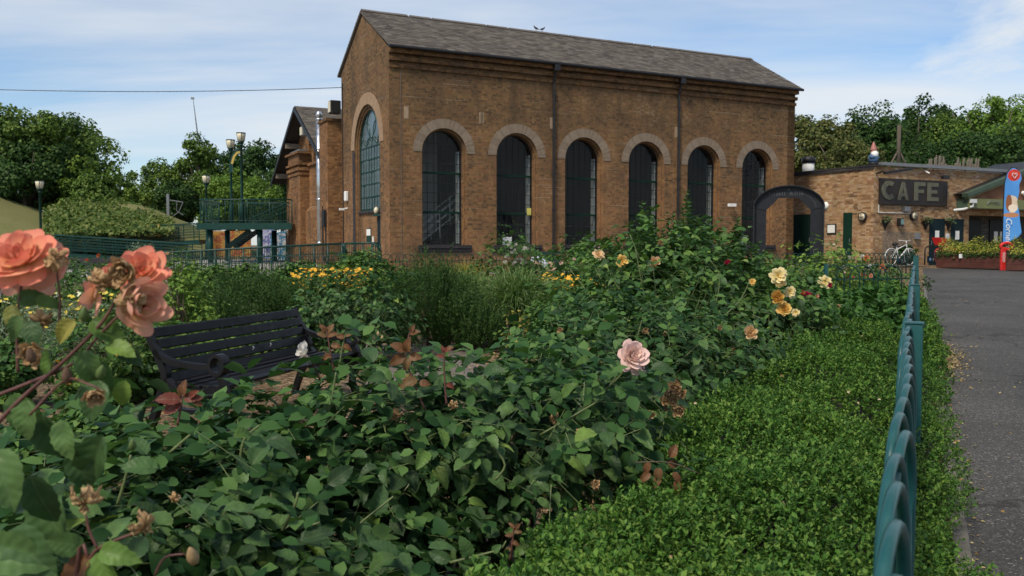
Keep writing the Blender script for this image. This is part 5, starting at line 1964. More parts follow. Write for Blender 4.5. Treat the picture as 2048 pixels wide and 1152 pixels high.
# head plate: round outside, three straight sides inside
outer = [(-(hw + .19) * math.cos(math.pi * k / 24), zs_ - .05 + (zt_ - zs_ + .05) * math.sin(math.pi * k / 24)) for k in range(25)]
inner = [(hw - .17, zs_ - .12), (hw - .50, zt_ - .34), (-hw + .50, zt_ - .34), (-hw + .17, zs_ - .12)]
poly = [(x, z) for x, z in outer] + inner
tri = tessellate_polygon([[Vector((x, z, 0)) for x, z in poly]])
n = len(poly)
hb = MB().add([(x, -.045, z) for x, z in poly] + [(x, -.031, z) for x, z in poly], [tuple(t) for t in tri] + [tuple(n + i for i in reversed(t)) for t in tri] + [(i, (i + 1) % n, n + (i + 1) % n, n + i) for i in range(n)])
hd = hb.build("head_plate", M['arch_iron'], RA)
MB().ribbon(outer, .03, .34, axis='y', x0=-.17).build("top_flange", M['arch_iron'], RA)
mb = MB()
r_ = random.Random(3)
pos = -.52
while pos < .42:                                   # a line of worn cut lettering, unreadable at this distance
    h = r_.uniform(.07, .13)
    if not -.06 < pos < .02:
        mb.box(pos, pos + .014, -.052, -.0455, zt_ - .27, zt_ - .27 + h)
    pos += r_.choice((.03, .045, .06))
mb.lathe([(.03, 0), (.03, .008)], 8)
mb.v = mb.v[:-16]
mb.f = [f for f in mb.f if max(f) < len(mb.v)]
mb.box(-.02, .02, -.052, -.0455, zt_ - .13, zt_ - .09)
for k in range(9):
    a = rad(60 - k * 7)
    mb.box((hw + .02) * math.cos(a) * .93 - .012, (hw + .02) * math.cos(a) * .93 + .012, -.052, -.0455, zs_ - .06 + (zt_ - zs_ - .1) * math.sin(a), zs_ - .035 + (zt_ - zs_ - .1) * math.sin(a))
mb.build("lettering", plain("worn_arch_lettering", (.075, .078, .085), .6), hd)

# ================================================================== PLANT BUILDERS
for x_, lab_ in ((.66, "cone wall basket nearest the cafe corner below the sign"), (3.14, "cone wall basket between the round light and the teal door"), (4.62, "small wall basket between the two teal doors")):
    wall_basket(x_, lab_)
planter(1872, 536, 2000, 541, "long red brown timber planter with white plate beside the red bicycle", "yellow green variegated shrub filling the long planter")
planter(2012, 542, 2110, 545, "red brown timber planter cut off by the frame edge", "yellow green shrub in the planter behind the flag")
pp = gat(1927, 538)
tag(MB().box(-.2, .2, -.02, -.008, .42, .58).build("planter_plate", M['white'], None, loc=(pp[0], pp[1] - .02, gz(pp[0], pp[1])), rot=(0, 0, -.05)), "white rectangular plate on the front of the long planter", "sign")


def big_leaf(seed, w=.32, curl=.1, fold=.1):
    r_ = np.random.default_rng(seed)
    n = 11
    vs, fs = [], []
    for i in range(n + 1):
        s = i / n
        hw_ = w * (math.sin(math.pi * min(1, s * .97 + .02) ** .82) ** .75) * (1 - .15 * s)
        if i in (0, n):
            hw_ = .004
        ser = .018 if i % 2 else -.012
        hw_ = max(.004, hw_ + (ser if 0 < i < n else 0))
        z = -curl * s * s + .04 * math.sin(s * 3)
        z += r_.normal(0, .008)
        vs += [(s, hw_, z + fold * hw_ * 1.2 + r_.normal(0, .012)), (s, hw_ * .5, z + fold * hw_ * .75), (s, 0, z), (s, -hw_ * .5, z + fold * hw_ * .75), (s, -hw_, z + fold * hw_ * 1.2 + r_.normal(0, .012))]
    for i in range(n):
        for j in range(4):
            a = i * 5 + j
            fs.append((a, a + 5, a + 6, a + 1))
    me = bpy.data.meshes.new("leaf")
    me.from_pydata(vs, [], fs)
    me.update()
    for p in me.polygons:
        p.use_smooth = True
    return me


BIGLEAF = {}


def big_leaf_mesh(mat, k):
    key = (mat, k)
    if key not in BIGLEAF:
        me = big_leaf(k, (.30, .34, .28, .36, .32)[k % 5], (.10, .26, .38, .16, .30)[k % 5], (.30, .50, .35, .2, .65)[k % 5])
        me.materials.append(LOBJ[mat])
        BIGLEAF[key] = me
    return BIGLEAF[key]


def put_leaf(parent, p, d, nrm, s, mat, k=0, name="leaf"):
    d = Vector(d).normalized()
    nrm = Vector(nrm)
    nrm = (nrm - d * nrm.dot(d)).normalized()
    b = nrm.cross(d)
    o = link(name, big_leaf_mesh(mat, k), parent)
    Mx = Matrix((d, b, nrm)).transposed().to_4x4()
    Mx.translation = Vector(p)
    o.matrix_basis = Mx @ Matrix.Scale(s, 4)
    return o


def sprays(P, N, axis, L, leaf):
    """rose leaves of five leaflets: positions, normals, directions, sizes"""
    n = len(P)
    N = unitize(N)
    A = unitize(axis - (axis * N).sum(1, keepdims=True) * N * .8)
    B = unitize(np.cross(N, A))
    out = []
    for s, side, sc in ((.35, 1, .8), (.35, -1, .8), (.68, 1, .95), (.68, -1, .95), (.95, 0, 1.1)):
        pos = P + A * (L * s)[:, None] + rng.normal(0, .004, (n, 3))
        d = A * (.55 if side else 1) + B * side * .85 + rng.normal(0, .15, (n, 3)) + np.array([0, 0, -.12])
        nn = N + rng.normal(0, .28, (n, 3)) - B * side * .15
        out.append((pos, nn, d, leaf * sc * rng.uniform(.6, 1.3, n)))
    return [np.concatenate([o[i] for o in out]) for i in range(4)]


def bush_stems(parent, base, c, r, n, rr=.005, mat='stem', seed=0):
    r_ = np.random.default_rng(seed)
    mb = MB()
    for i in range(n):
        a = r_.uniform(0, 6.28)
        q = r_.uniform(.3, .98)
        e = np.array([c[0] + r[0] * q * math.cos(a), c[1] + r[1] * q * math.sin(a), c[2] + r[2] * r_.uniform(.1, .98) * math.sqrt(max(0, 1 - q * q * .8))])
        b = np.array([base[0] + r_.normal(0, .06), base[1] + r_.normal(0, .06), base[2]])
        m = b * .45 + e * .55 + np.array([0, 0, .12])
        mb.tube([b, m, e], [rr * 1.5, rr, rr * .6], 5)
    o = mb.build("stems", M[mat], parent, True)
    return o


def rose_bush(label, c, r, nspray, leaf, seed, mat='rose', nbig=300, group="rose bushes in the garden bed", L=.13, extra=None, name="rose_bush", inner=.35, light=.10, stems=26, zmin=-.55, cat="rose bush"):
    """c, r world centre and radii; the leaves that show largest are single parts"""
    global rng
    rng = np.random.default_rng(seed * 7)
    c = np.array(c, float)
    g = gz(c[0], c[1])
    root = tag(empty(name, (c[0], c[1], g)), label, cat, group)
    lc = np.array([0, 0, c[2] - g])
    bush_stems(root, (0, 0, 0), lc, r, stems, .0045, 'stem', seed)
    P, N = blob(nspray, lc, r, seed, inner, zmin, .2)
    if extra:
        for (ec, er, en) in extra:
            P2, N2 = blob(en, np.array(ec, float) - np.array([c[0], c[1], g]), er, seed + 7, inner, zmin, .2)
            P, N = np.concatenate([P, P2]), np.concatenate([N, N2])
    k = P[:, 2] > .04
    P, N = P[k], N[k]
    ax = N * .8 + rng.normal(0, .6, P.shape)
    nn = N * .7 + np.array([0, 0, .75]) + rng.normal(0, .3, P.shape)
    p, q, d, s = sprays(P, nn, ax, rng.uniform(.75, 1.25, len(P)) * L, leaf)
    A2 = unitize(ax - (ax * unitize(nn)).sum(1, keepdims=True) * unitize(nn) * .8)
    st_ = leaves('leaf_stalks', P - A2 * (L * .35), nn, np.full(len(P), L * 1.3), 'ST', M['stem'], root, A2)
    st_['kind'] = 'stuff'
    w = p + np.array([c[0], c[1], g])
    v = w - np.array([0, 0, EYE])
    dist = np.linalg.norm(v, axis=1)
    out = unitize(p - lc)
    facing = -(out * v).sum(1) / dist
    score = s / dist * (facing > .1) * (1 + facing)
    px_ = 1024 + FPX * v[:, 0] / np.maximum(v[:, 1], .1)
    py_ = 490 - FPX * v[:, 2] / np.maximum(v[:, 1], .1)
    score *= (px_ > -20) & (px_ < 2068) & (py_ > 0) & (py_ < 1160)
    order = np.argsort(-score)
    big, rest = order[:nbig], order[nbig:]
    for i in big:
        m_ = mat if mat in LOBJ else 'rose'
        u_ = rng.uniform()
        if u_ < light:
            m_ = 'rose_light'
        elif u_ > .994:
            m_ = 'yellowing'
        put_leaf(root, p[i], d[i], q[i], s[i], m_, int(rng.integers(5)))
    V, Fc = leaf_arrays(p[rest], q[rest], s[rest], 'L8', d[rest])
    fo_ = link("foliage", np_mesh("foliage", V, Fc, LMAT[mat], True), root)
    fo_["kind"] = "stuff"
    return root, w, out


# ------------------------------------------------------------------ flowers


def rose_mesh(name, mat, seed, rings, crumple=0.0):
    """rings: (petals, start radius, length, tilt at foot, tilt at tip, width)"""
    r_ = np.random.default_rng(seed)
    V, Fc, T = [], [], []
    ns, nw = 9, 9
    for ri, (cnt, r0, L_, f0_, f1_, wd_) in enumerate(rings):
        off = r_.uniform(0, 6.28)
        for k in range(cnt):
            a0 = off + 2 * math.pi * k / cnt + r_.normal(0, .12)
            l = L_ * r_.uniform(.88, 1.1)
            df = r_.normal(0, 6)
            ph = r_.uniform(0, 6.28)
            b = len(V)
            prof = [(r0, -.25 + .02 * ri)]
            for i in range(1, 21):
                f = rad(f0_ + (f1_ - f0_) * (i / 20) ** 1.3 + df)
                prof.append((prof[-1][0] + l / 20 * math.sin(f), prof[-1][1] + l / 20 * math.cos(f)))
            pr, pz, px_ = [p[0] for p in prof], [p[1] for p in prof], [i / 20 for i in range(21)]
            notch = r_.uniform(-.02, .06)
            for i in range(ns):
                s = i / (ns - 1)
                hwid = 1.12 * wd_ * (.22 + .78 * math.sin(math.pi * min(.5, .06 + .62 * s)))
                for j in range(nw):
                    w_ = (j / (nw - 1) - .5) * 2
                    se = s * (1 - .34 * abs(w_) ** 3.2 - notch * (1 - abs(w_)) ** 2)
                    rr_, zz_ = float(np.interp(se, px_, pr)), float(np.interp(se, px_, pz))
                    ang = a0 + w_ * hwid / max(.30, rr_ + .22)
                    rip = .045 * math.sin(w_ * 3.2 + ph) * s * s
                    rq = rr_ - .10 * w_ * w_ * (1 - s * .5) + rip
                    p = np.array([rq * math.cos(ang), rq * math.sin(ang), zz_ + rip - .05 * w_ * w_ * s])
                    if crumple:
                        p = p + r_.normal(0, crumple, 3) * (.2 + s)
                    V.append(p)
                    T.append(s)
            for i in range(ns - 1):
                for j in range(nw - 1):
                    a = b + i * nw + j
                    Fc.append((a, a + 1, a + nw + 1, a + nw))
    me = np_mesh(name, np.array(V), np.array(Fc), mat, True)
    at_ = me.attributes.new("t", 'FLOAT', 'POINT')
    at_.data.foreach_set("value", np.array(T, dtype=np.float32))
    return me


FULL = [(3, .02, .42, 25, -25, .30), (4, .06, .50, 35, -18, .34), (5, .12, .58, 45, -5, .38), (6, .18, .64, 55, 10, .40), (6, .22, .72, 66, 28, .44), (7, .25, .80, 82, 52, .48), (6, .26, .82, 102, 80, .50)]
GLOBE = [(3, .02, .5, 20, -30, .32), (4, .08, .6, 35, -28, .36), (5, .16, .75, 55, -22, .44), (6, .22, .85, 72, -12, .48), (6, .25, .88, 88, 8, .50)]
LOOSE = [(3, .03, .5, 35, 5, .30), (5, .10, .7, 55, 35, .40), (6, .16, .85, 72, 62, .44), (7, .2, .95, 95, 92, .46)]
SPENT = [(3, .02, .45, 10, 40, .26), (4, .08, .75, 70, 150, .34), (4, .12, .9, 110, 178, .36)]
FM = {}
PM = {
    'coral': petal_mat("coral_pink_petals", (.85, .52, .20), (.87, .43, .25), (.84, .28, .19)),
    'blush': petal_mat("blush_peach_petals", (.84, .56, .24), (.87, .55, .36), (.84, .42, .31)),
    'pale_pink': petal_mat("pale_pink_petals", (.84, .68, .50), (.88, .68, .58), (.84, .58, .53)),
    'yellow': petal_mat("amber_yellow_petals", (.70, .32, .04), (.76, .45, .09), (.74, .52, .18)),
    'cream': petal_mat("cream_petals", (.74, .54, .13), (.80, .63, .26), (.80, .68, .38)),
    'peach': petal_mat("peach_petals", (.74, .46, .14), (.80, .55, .28), (.78, .57, .36)),
    'white': petal_mat("white_petals", (.66, .62, .42), (.74, .71, .62), (.74, .70, .66)),
    'red': petal_mat("cerise_petals", (.45, .02, .05), (.50, .02, .07), (.46, .025, .09)),
    'orange': petal_mat("orange_petals", (.62, .24, .06), (.62, .20, .08), (.60, .17, .08)),
    'dead': petal_mat("dry_brown_petals", (.26, .14, .06), (.42, .26, .12), (.50, .33, .17), .2),
}
for kcol in PM:
    FM[kcol] = [rose_mesh("bloom", PM[kcol], 3, FULL), rose_mesh("bloom", PM[kcol], 9, GLOBE), rose_mesh("bloom", PM[kcol], 14, LOOSE)]
FM['spent'] = [rose_mesh("spent_bloom", PM['dead'], 5, SPENT, .05), rose_mesh("spent_bloom", PM['dead'], 8, GLOBE, .04)]
sepal_m = plain("sepal_green", (.09, .14, .04), .6)


def bloom(parent, p, face, size, col, k=0, name="bloom"):
    """p world position, face the way the flower looks, size its diameter"""
    d = Vector(face).normalized()
    q = d.to_track_quat('Z', 'Y')
    o = link(name, FM[col][k], parent)
    o.location = Vector(p) - (parent.location if parent else Vector((0, 0, 0)))
    o.rotation_mode = 'QUATERNION'
    from mathutils import Quaternion
    o.rotation_quaternion = q @ Quaternion((0, 0, 1), random.uniform(0, 6.28))
    s = size / 1.7
    o.scale = (s * random.uniform(.95, 1.05), s, s * random.uniform(.9, 1.05))
    return o


def cane(parent, pts, r0, r1, mat='stem', name="cane"):
    off = parent.location
    pts = [Vector(p) - off for p in pts]
    # smooth the line a little
    out = []
    for i in range(len(pts) - 1):
        for k in range(4):
            q = k / 4
            p0, p1, p2, p3 = pts[max(i - 1, 0)], pts[i], pts[i + 1], pts[min(i + 2, len(pts) - 1)]
            out.append(.5 * ((2 * p1) + (p2 - p0) * q + (2 * p0 - 5 * p1 + 4 * p2 - p3) * q * q + (3 * p1 - p0 - 3 * p2 + p3) * q ** 3))
    out.append(pts[-1])
    rs = [r0 + (r1 - r0) * i / (len(out) - 1) for i in range(len(out))]
    return MB().tube(out, rs, 7).build(name, M[mat], parent, True)


def bud(parent, p, d, s, mat=None, col=None, name="bud"):
    o = MB().lathe([(.02, -.5), (.22, -.42), (.30, -.15), (.27, .15), (.15, .42), (.02, .6)], 10).build(name, col or sepal_m, parent, True)
    o.location = Vector(p) - parent.location
    o.rotation_euler = Vector(d).to_track_quat('Z', 'Y').to_euler()
    o.scale = (s, s, s)
    return o


def shrub(name, label, cat, group, px, py_top, Y, wpx, mat, lf, nc, per, seed, t='D2w', ry=None, blobs=None, inner=.45, stem='stem_wood', cr=.12, hmin=.05):
    top = at(px, py_top, Y)
    g = gz(top[0], Y)
    rx = wpx / 2 / FPX * Y
    h = top[2] - g
    root = tag(empty(name, (top[0], Y, g)), label, cat, group)
    lc, r = (0, 0, h * .48), (rx, ry or rx, h * .5)
    bush_stems(root, (0, 0, 0), lc, r, 16, .008, stem, seed)
    Ps, Ns = [], []
    for (bx, by, bz, s, w) in (blobs or [(0, 0, 0, 1, 1)]):
        P, N = clumpy(int(nc * w), per, (bx * rx, by * r[1], h * .48 + bz * h * .5), (rx * s, r[1] * s, h * .5 * s), cr * (rx + h * .5) + .03, seed + int(bx * 10), inner, -.9, .18)
        Ps.append(P)
        Ns.append(N)
    P, N = np.concatenate(Ps), np.concatenate(Ns)
    k = P[:, 2] > hmin
    P, N = P[k], N[k]
    o = leaves("foliage", P, N + np.array([0, 0, .4]) + rng.normal(0, .4, P.shape), rng.uniform(.65, 1.3, len(P)) * lf, t, LMAT[mat], root)
    return root


def spikes(name, label, cat, group, px, py_top, Y, wpx, mat, seed, m=420, k=26, ln=(.22, .45), needle=.035, ry=None):
    """upright needle-leaved shrub (rosemary)"""
    top = at(px, py_top, Y)
    g = gz(top[0], Y)
    rx = wpx / 2 / FPX * Y
    h = top[2] - g
    root = tag(empty(name, (top[0], Y, g)), label, cat, group)
    bush_stems(root, (0, 0, 0), (0, 0, h * .4), (rx, ry or rx, h * .5), 20, .008, 'stem_wood', seed)
    B0, BN = blob(m, (0, 0, h * .32), (rx * .92, (ry or rx) * .92, h * .52), seed, .35, -.6, .2)
    d = unitize(BN * .45 + np.array([0, 0, 1.0]) + rng.normal(0, .16, B0.shape))
    l = rng.uniform(ln[0], ln[1], len(B0)) * (.4 + .6 * h)
    s = (np.arange(k) + .5) / k
    P = (B0[:, None] + d[:, None] * (l[:, None] * s[None])[:, :, None]).reshape(-1, 3)
    D = np.repeat(d, k, 0)
    side = np.cross(D, rng.normal(0, 1, D.shape))
    dirs = unitize(unitize(side) * .8 + D * .75)
    N = unitize(np.cross(dirs, rng.normal(0, 1, dirs.shape)))
    kk = P[:, 2] > .03
    o = leaves("foliage", P[kk], N[kk], needle * rng.uniform(.7, 1.2, kk.sum()), 'N3', LMAT[mat], root, dirs[kk])
    return root


tmpl('ST', [(0, .009, 0), (1, .005, 0), (1, -.005, 0), (0, -.009, 0)], [(0, 1, 2), (0, 2, 3)])
tmpl('N3', [(0, 0, 0), (.5, .14, 0), (1, 0, .05), (.5, -.14, 0)], [(0, 2, 1), (0, 3, 2)])


def blades(name, label, cat, group, px, py_top, Y, wpx, mat, n, seed, wid=.008, upright=.55, kind=None):
    top = at(px, py_top, Y)
    g = gz(top[0], Y)
    h = top[2] - g
    rx = wpx / 2 / FPX * Y
    root = tag(empty(name, (top[0], Y, g)), label, cat, group, kind)
    a = rng.uniform(0, 6.28, n)
    b0 = np.stack([rng.normal(0, rx * .18, n), rng.normal(0, rx * .18, n), np.zeros(n)], 1)
    reach = rx * rng.uniform(.25, 1.05, n)
    hh = h * rng.uniform(.62, 1.06, n) * (1.12 - .35 * reach / rx)
    droop = rng.uniform(.1, .55, n)
    seg = 6
    V = np.zeros((n, seg + 1, 2, 3))
    dv = np.stack([np.cos(a), np.sin(a), np.zeros(n)], 1)
    sd = np.stack([-np.sin(a), np.cos(a), np.zeros(n)], 1) * .6 + rng.normal(0, .4, (n, 3))
    sd = unitize(sd)
    for i in range(seg + 1):
        s = i / seg
        z = hh * (1.55 * s - .55 * s * s - droop * s ** 3.2)
        r_ = reach * s ** 1.7
        c = b0 + dv * r_[:, None]
        c[:, 2] += z
        w = wid * (1 - s ** 2 * .92)
        V[:, i, 0] = c - sd * w
        V[:, i, 1] = c + sd * w
    idx = np.arange(n)[:, None] * (seg + 1) * 2
    q = []
    for i in range(seg):
        q.append(np.stack([idx[:, 0] + 2 * i, idx[:, 0] + 2 * i + 1, idx[:, 0] + 2 * i + 3, idx[:, 0] + 2 * i + 2], 1))
    Fc = np.concatenate(q)
    link("blades", np_mesh("blades", V.reshape(-1, 3), Fc, LMAT[mat], True), root)
    return root


def flower_heads(parent, P, N, S, mat, name="flower_heads"):
    """small flat flowers, six petals each"""
    n = len(P)
    N = unitize(N)
    T = unitize(np.cross(N, rng.normal(0, 1, (n, 3))))
    B = np.cross(N, T)
    k = 8
    V = np.zeros((n, k + 1, 3))
    V[:, 0] = P
    for i in range(k):
        a = 2 * math.pi * i / k
        rr_ = S * (1 if i % 2 else .62)
        V[:, i + 1] = P + (T * math.cos(a) + B * math.sin(a)) * rr_[:, None] + N * (S * .25)[:, None]
    Fc = np.concatenate([np.stack([np.arange(n) * (k + 1), np.arange(n) * (k + 1) + 1 + i, np.arange(n) * (k + 1) + 1 + (i + 1) % k], 1) for i in range(k)])
    o = link(name, np_mesh(name, V.reshape(-1, 3), Fc, mat), parent)
    o["kind"] = "stuff"
    return o


def daisies(name, label, group, px, py_top, Y, wpx, seed, nfl, mat, fl=.028, leafm='mixed', ry=.8, hfrac=.5):
    top = at(px, py_top, Y)
    g = gz(top[0], Y)
    h = top[2] - g
    rx = wpx / 2 / FPX * Y
    root = tag(empty(name, (top[0], Y, g)), label, "flowers", group)
    n = 2600
    P = np.stack([rng.uniform(-rx, rx, n), rng.uniform(-ry, ry, n), h * rng.uniform(.05, .86, n)], 1)
    leaves("foliage", P, rng.normal(0, .6, (n, 3)) + np.array([0, -.2, .7]), rng.uniform(.04, .09, n), 'N3' if leafm == 'silver' else 'D2', LMAT[leafm], root)
    P = np.stack([rng.uniform(-rx, rx, nfl), rng.uniform(-ry, ry, nfl), h * rng.uniform(hfrac + .08, 1.0, nfl)], 1)
    flower_heads(root, P, rng.normal(0, .35, (nfl, 3)) + np.array([0, -.25, 1]), fl * rng.uniform(.7, 1.2, nfl), mat)
    mb = MB()
    for i in range(60):
        x, y = rng.uniform(-rx, rx), rng.uniform(-ry, ry)
        mb.tube([(x * .9, y, 0), (x, y, h * .9)], .003, 4)
    mb.build("stems", M['stem'], root)
    return root

# ================================================================== BENCH
bl, br_ = Vector(at(300, 655, 5.75)), Vector(at(592, 617, 7.5))
bz = math.atan2(br_.y - bl.y, br_.x - bl.x)
BL = math.hypot(br_.x - bl.x, br_.y - bl.y)
bxa = Vector((math.cos(bz), math.sin(bz), 0))
bya = Vector((-math.sin(bz), math.cos(bz), 0))
b0 = bl - bya * .13
BG = gz(b0.x, b0.y + .8)
BENCH = tag(empty("park_bench", (b0.x, b0.y, BG), bz), "black slatted park bench with scrolled cast iron ends", "bench", "black park benches")
BH = bl.z - BG
k_ = BH / .78
sl_b = MB().box(.02, BL - .02, -.013, .013, -.034, .034).mesh("slat", M['bench'], bevel=.006)
for i in range(5):
    q = i / 4
    y, z = .005 + .115 * q ** 1.2, (.43 + .31 * q) * k_
    link("slat", sl_b, BENCH, (0, y, z), (-.32 + .1 * q, 0, 0))
sl_s = MB().box(.02, BL - .02, -.029, .029, -.013, .013).mesh("slat", M['bench'], bevel=.006)
for i in range(6):
    y = -.06 - i * .072
    link("slat", sl_s, BENCH, (0, y, (.395 - .02 * math.sin(i / 5 * 3.1)) * k_), (.0 + .06 * (i - 2.5) / 2.5, 0, 0))


def casting(x0):
    mb = MB()

    def rb(pts, th=.034, w=.052, closed=False):
        P = [Vector((a, b * k_)) for a, b in pts]
        o = []
        for i in range(len(P) - 1):
            for s in range(4):
                t = s / 4
                p0, p1, p2, p3 = P[max(i - 1, 0)], P[i], P[i + 1], P[min(i + 2, len(P) - 1)]
                o.append(.5 * (2 * p1 + (p2 - p0) * t + (2 * p0 - 5 * p1 + 4 * p2 - p3) * t * t + (3 * p1 - p0 - 3 * p2 + p3) * t ** 3))
        o.append(P[-1])
        mb.ribbon(o, th, w, 'x', x0, closed)
    rb([(.145, .79), (.135, .74), (.10, .66), (.05, .59), (-.04, .55), (-.18, .53), (-.30, .525), (-.36, .53)], .036)
    mb.ribbon([(-.40 + .052 * math.cos(2 * math.pi * k / 20), (.54 + .065 * math.sin(2 * math.pi * k / 20)) * k_) for k in range(20)], .022, .075, 'x', x0 - .012, True)
    rb([(.08, .63), (.02, .50), (.01, .42), (.06, .28), (.12, .12), (.16, .0)], .045)
    rb([(.01, .42), (-.08, .345), (-.25, .34), (-.42, .37), (-.50, .385)], .055)
    rb([(-.40, .48), (-.45, .40), (-.44, .26), (-.40, .14), (-.46, .0)], .045)
    rb([(.04, .30), (-.10, .22), (-.28, .22), (-.43, .28)], .03)
    mb.box(x0 + .01, x0 + .04, -.43, .03, .30 * k_, .352 * k_)
    return mb.build("end_casting", M['bench'], BENCH)


casting(-.03)
casting(BL - .022)
for x in (BL * .40, BL * .47):
    MB().ribbon([(.10, .70 * k_), (.125, .775 * k_), (.14, .74 * k_)], .008, .012, 'x', x).build("slat_clip", M['black_iron'], BENCH)
for x in (BL * .52, BL * .65):
    MB().tube([(x, -.02, .545 * k_), (x, -.03, .53 * k_), (x, -.02, .515 * k_)], .006, 6).build("screw_eye", M['grey_metal'], BENCH)
b2 = copy_tree(BENCH)
p2 = gat(-345, 705)
b2.location = (p2[0], p2[1], gz(p2[0], p2[1]))
b2.rotation_euler = (0, 0, rad(8))
b2["label"] = "dark bench end at the left frame edge behind the coral roses"

# ================================================================== PERSON, BIN, PIGEONS


def skin_body(name, joints, bones, mat, parent=None, sub=2):
    me = bpy.data.meshes.new(name)
    me.from_pydata([j[0] for j in joints], bones, [])
    me.update()
    o = link(name, me, parent)
    md = o.modifiers.new("skin", 'SKIN')
    if not me.skin_vertices:
        bm_ = bmesh.new()
        bm_.from_mesh(me)
        bm_.verts.layers.skin.verify()
        bm_.to_mesh(me)
        bm_.free()
    for i, j in enumerate(joints):
        sv = me.skin_vertices[0].data[i]
        rr_ = j[1] if isinstance(j[1], tuple) else (j[1], j[1])
        sv.radius = rr_
        sv.use_root = (i == 0)
    md.use_smooth_shade = True
    s_ = o.modifiers.new("sub", 'SUBSURF')
    s_.levels = sub
    s_.render_levels = sub
    me.materials.append(mat)
    return o


def stripe_mat():
    k = Nodes("striped_shirt")
    tc = k.n("ShaderNodeTexCoord").outputs["Object"]
    w = k.n("ShaderNodeTexWave", {"Vector": tc, "Scale": 9.0, "Distortion": 1.5, "Detail": 1.0}).outputs["Fac"]
    return k.done(k.ramp(w, [(.35, (.22, .25, .31)), (.6, (.62, .64, .68))]), .8, 0, None, .2)


PY = 20.0
hp = at(1062, 533, PY)
pg = gz(hp[0], PY)
PE = empty("person", (hp[0], PY, pg))
tag(PE, "person in a striped shirt bending over the flower bed", "person")
hz = hp[2] - pg
J = [((0, 0, hz), (.15, .13)), ((.14, 0, hz + .14), (.15, .13)), ((.30, 0, hz + .15), (.17, .13)), ((.40, 0, hz + .07), .055), ((.47, 0, hz + .03), (.085, .09)), ((.55, 0, hz + .0), (.085, .095)),
     ((.30, -.17, hz + .08), .06), ((.40, -.22, hz - .12), .047), ((.54, -.16, hz - .05), .035), ((.58, -.14, hz - .05), .04),
     ((.30, .17, hz + .08), .06), ((.38, .22, hz - .14), .047), ((.50, .16, hz - .22), .035), ((.54, .14, hz - .25), .04),
     ((-.02, -.09, hz - .08), .10), ((.06, -.10, .45), .065), ((.0, -.10, .07), .045), ((.14, -.10, .04), .04),
     ((-.02, .09, hz - .08), .10), ((.04, .10, .45), .065), ((-.04, .10, .07), .045), ((.10, .10, .04), .04)]
Bn = [(0, 1), (1, 2), (2, 3), (3, 4), (4, 5), (2, 6), (6, 7), (7, 8), (8, 9), (2, 10), (10, 11), (11, 12), (12, 13), (0, 14), (14, 15), (15, 16), (16, 17), (0, 18), (18, 19), (19, 20), (20, 21)]
body = skin_body("body", J, Bn, plain("skin", (.42, .26, .19), .6), PE)
skin_body("shirt", [((.0, 0, hz + .03), (.175, .155)), ((.14, 0, hz + .15), (.178, .16)), ((.29, 0, hz + .165), (.195, .16)), ((.30, -.17, hz + .08), .078), ((.37, -.21, hz - .05), .066), ((.30, .17, hz + .08), .078), ((.36, .21, hz - .05), .066)],
          [(0, 1), (1, 2), (2, 3), (3, 4), (2, 5), (5, 6)], stripe_mat(), PE)
skin_body("trousers", [((-.01, 0, hz - .0), (.17, .15)), ((-.02, -.09, hz - .09), .115), ((.06, -.10, .45), .082), ((.0, -.10, .10), .065), ((-.02, .09, hz - .09), .115), ((.04, .10, .45), .082), ((-.04, .10, .10), .065)],
          [(0, 1), (1, 2), (2, 3), (0, 4), (4, 5), (5, 6)], plain("dark_trousers", (.02, .022, .03), .8), PE)
skin_body("hair", [((.48, 0, hz + .06), (.092, .098)), ((.53, 0, hz + .05), (.092, .10)), ((.57, 0, hz + .02), (.07, .085))], [(0, 1), (1, 2)], plain("dark_hair", (.02, .016, .014), .6), PE)
for s in (9, 13):
    jx = J[s][0]
    gl = MB()
    for f in range(4):
        gl.tube([(jx[0], jx[1] - .03 + f * .02, jx[2]), (jx[0] + .06, jx[1] - .034 + f * .022, jx[2] - .012), (jx[0] + .09, jx[1] - .034 + f * .022, jx[2] - .045)], [.012, .011, .008], 6)
    gl.tube([(jx[0] - .02, jx[1] - .035, jx[2]), (jx[0] + .03, jx[1] - .065, jx[2] - .01)], [.013, .009], 6)
    gl.lathe([(.02, -.02), (.044, -.01), (.044, .02), (.02, .03)], 10, (jx[0], jx[1], jx[2]))
    gl.build("glove", M['white'], PE, True)

bn = at(1102, 530, 27.0)
bin_ = tag(empty("litter_bin", (bn[0], 27.0, gz(0, 27)), TH), "dark green litter bin by the downpipe under the windows", "bin")
hb_ = at(1102, 503, 27)[2] - gz(0, 27)
MB().add([(-.2, -.2, 0), (.2, -.2, 0), (.2, .2, 0), (-.2, .2, 0), (-.24, -.24, hb_ - .12), (.24, -.24, hb_ - .12), (.24, .24, hb_ - .12), (-.24, .24, hb_ - .12)], [(0, 3, 2, 1), (4, 5, 6, 7), (0, 1, 5, 4), (1, 2, 6, 5), (2, 3, 7, 6), (3, 0, 4, 7)]).build("body", M['green_iron'], bin_)
MB().bar((-.27, 0, hb_ - .06), (.27, 0, hb_ - .03), .55, .09).build("lid", M['green_iron'], bin_)

pig = plain("pigeon_grey", (.035, .037, .045), .7)


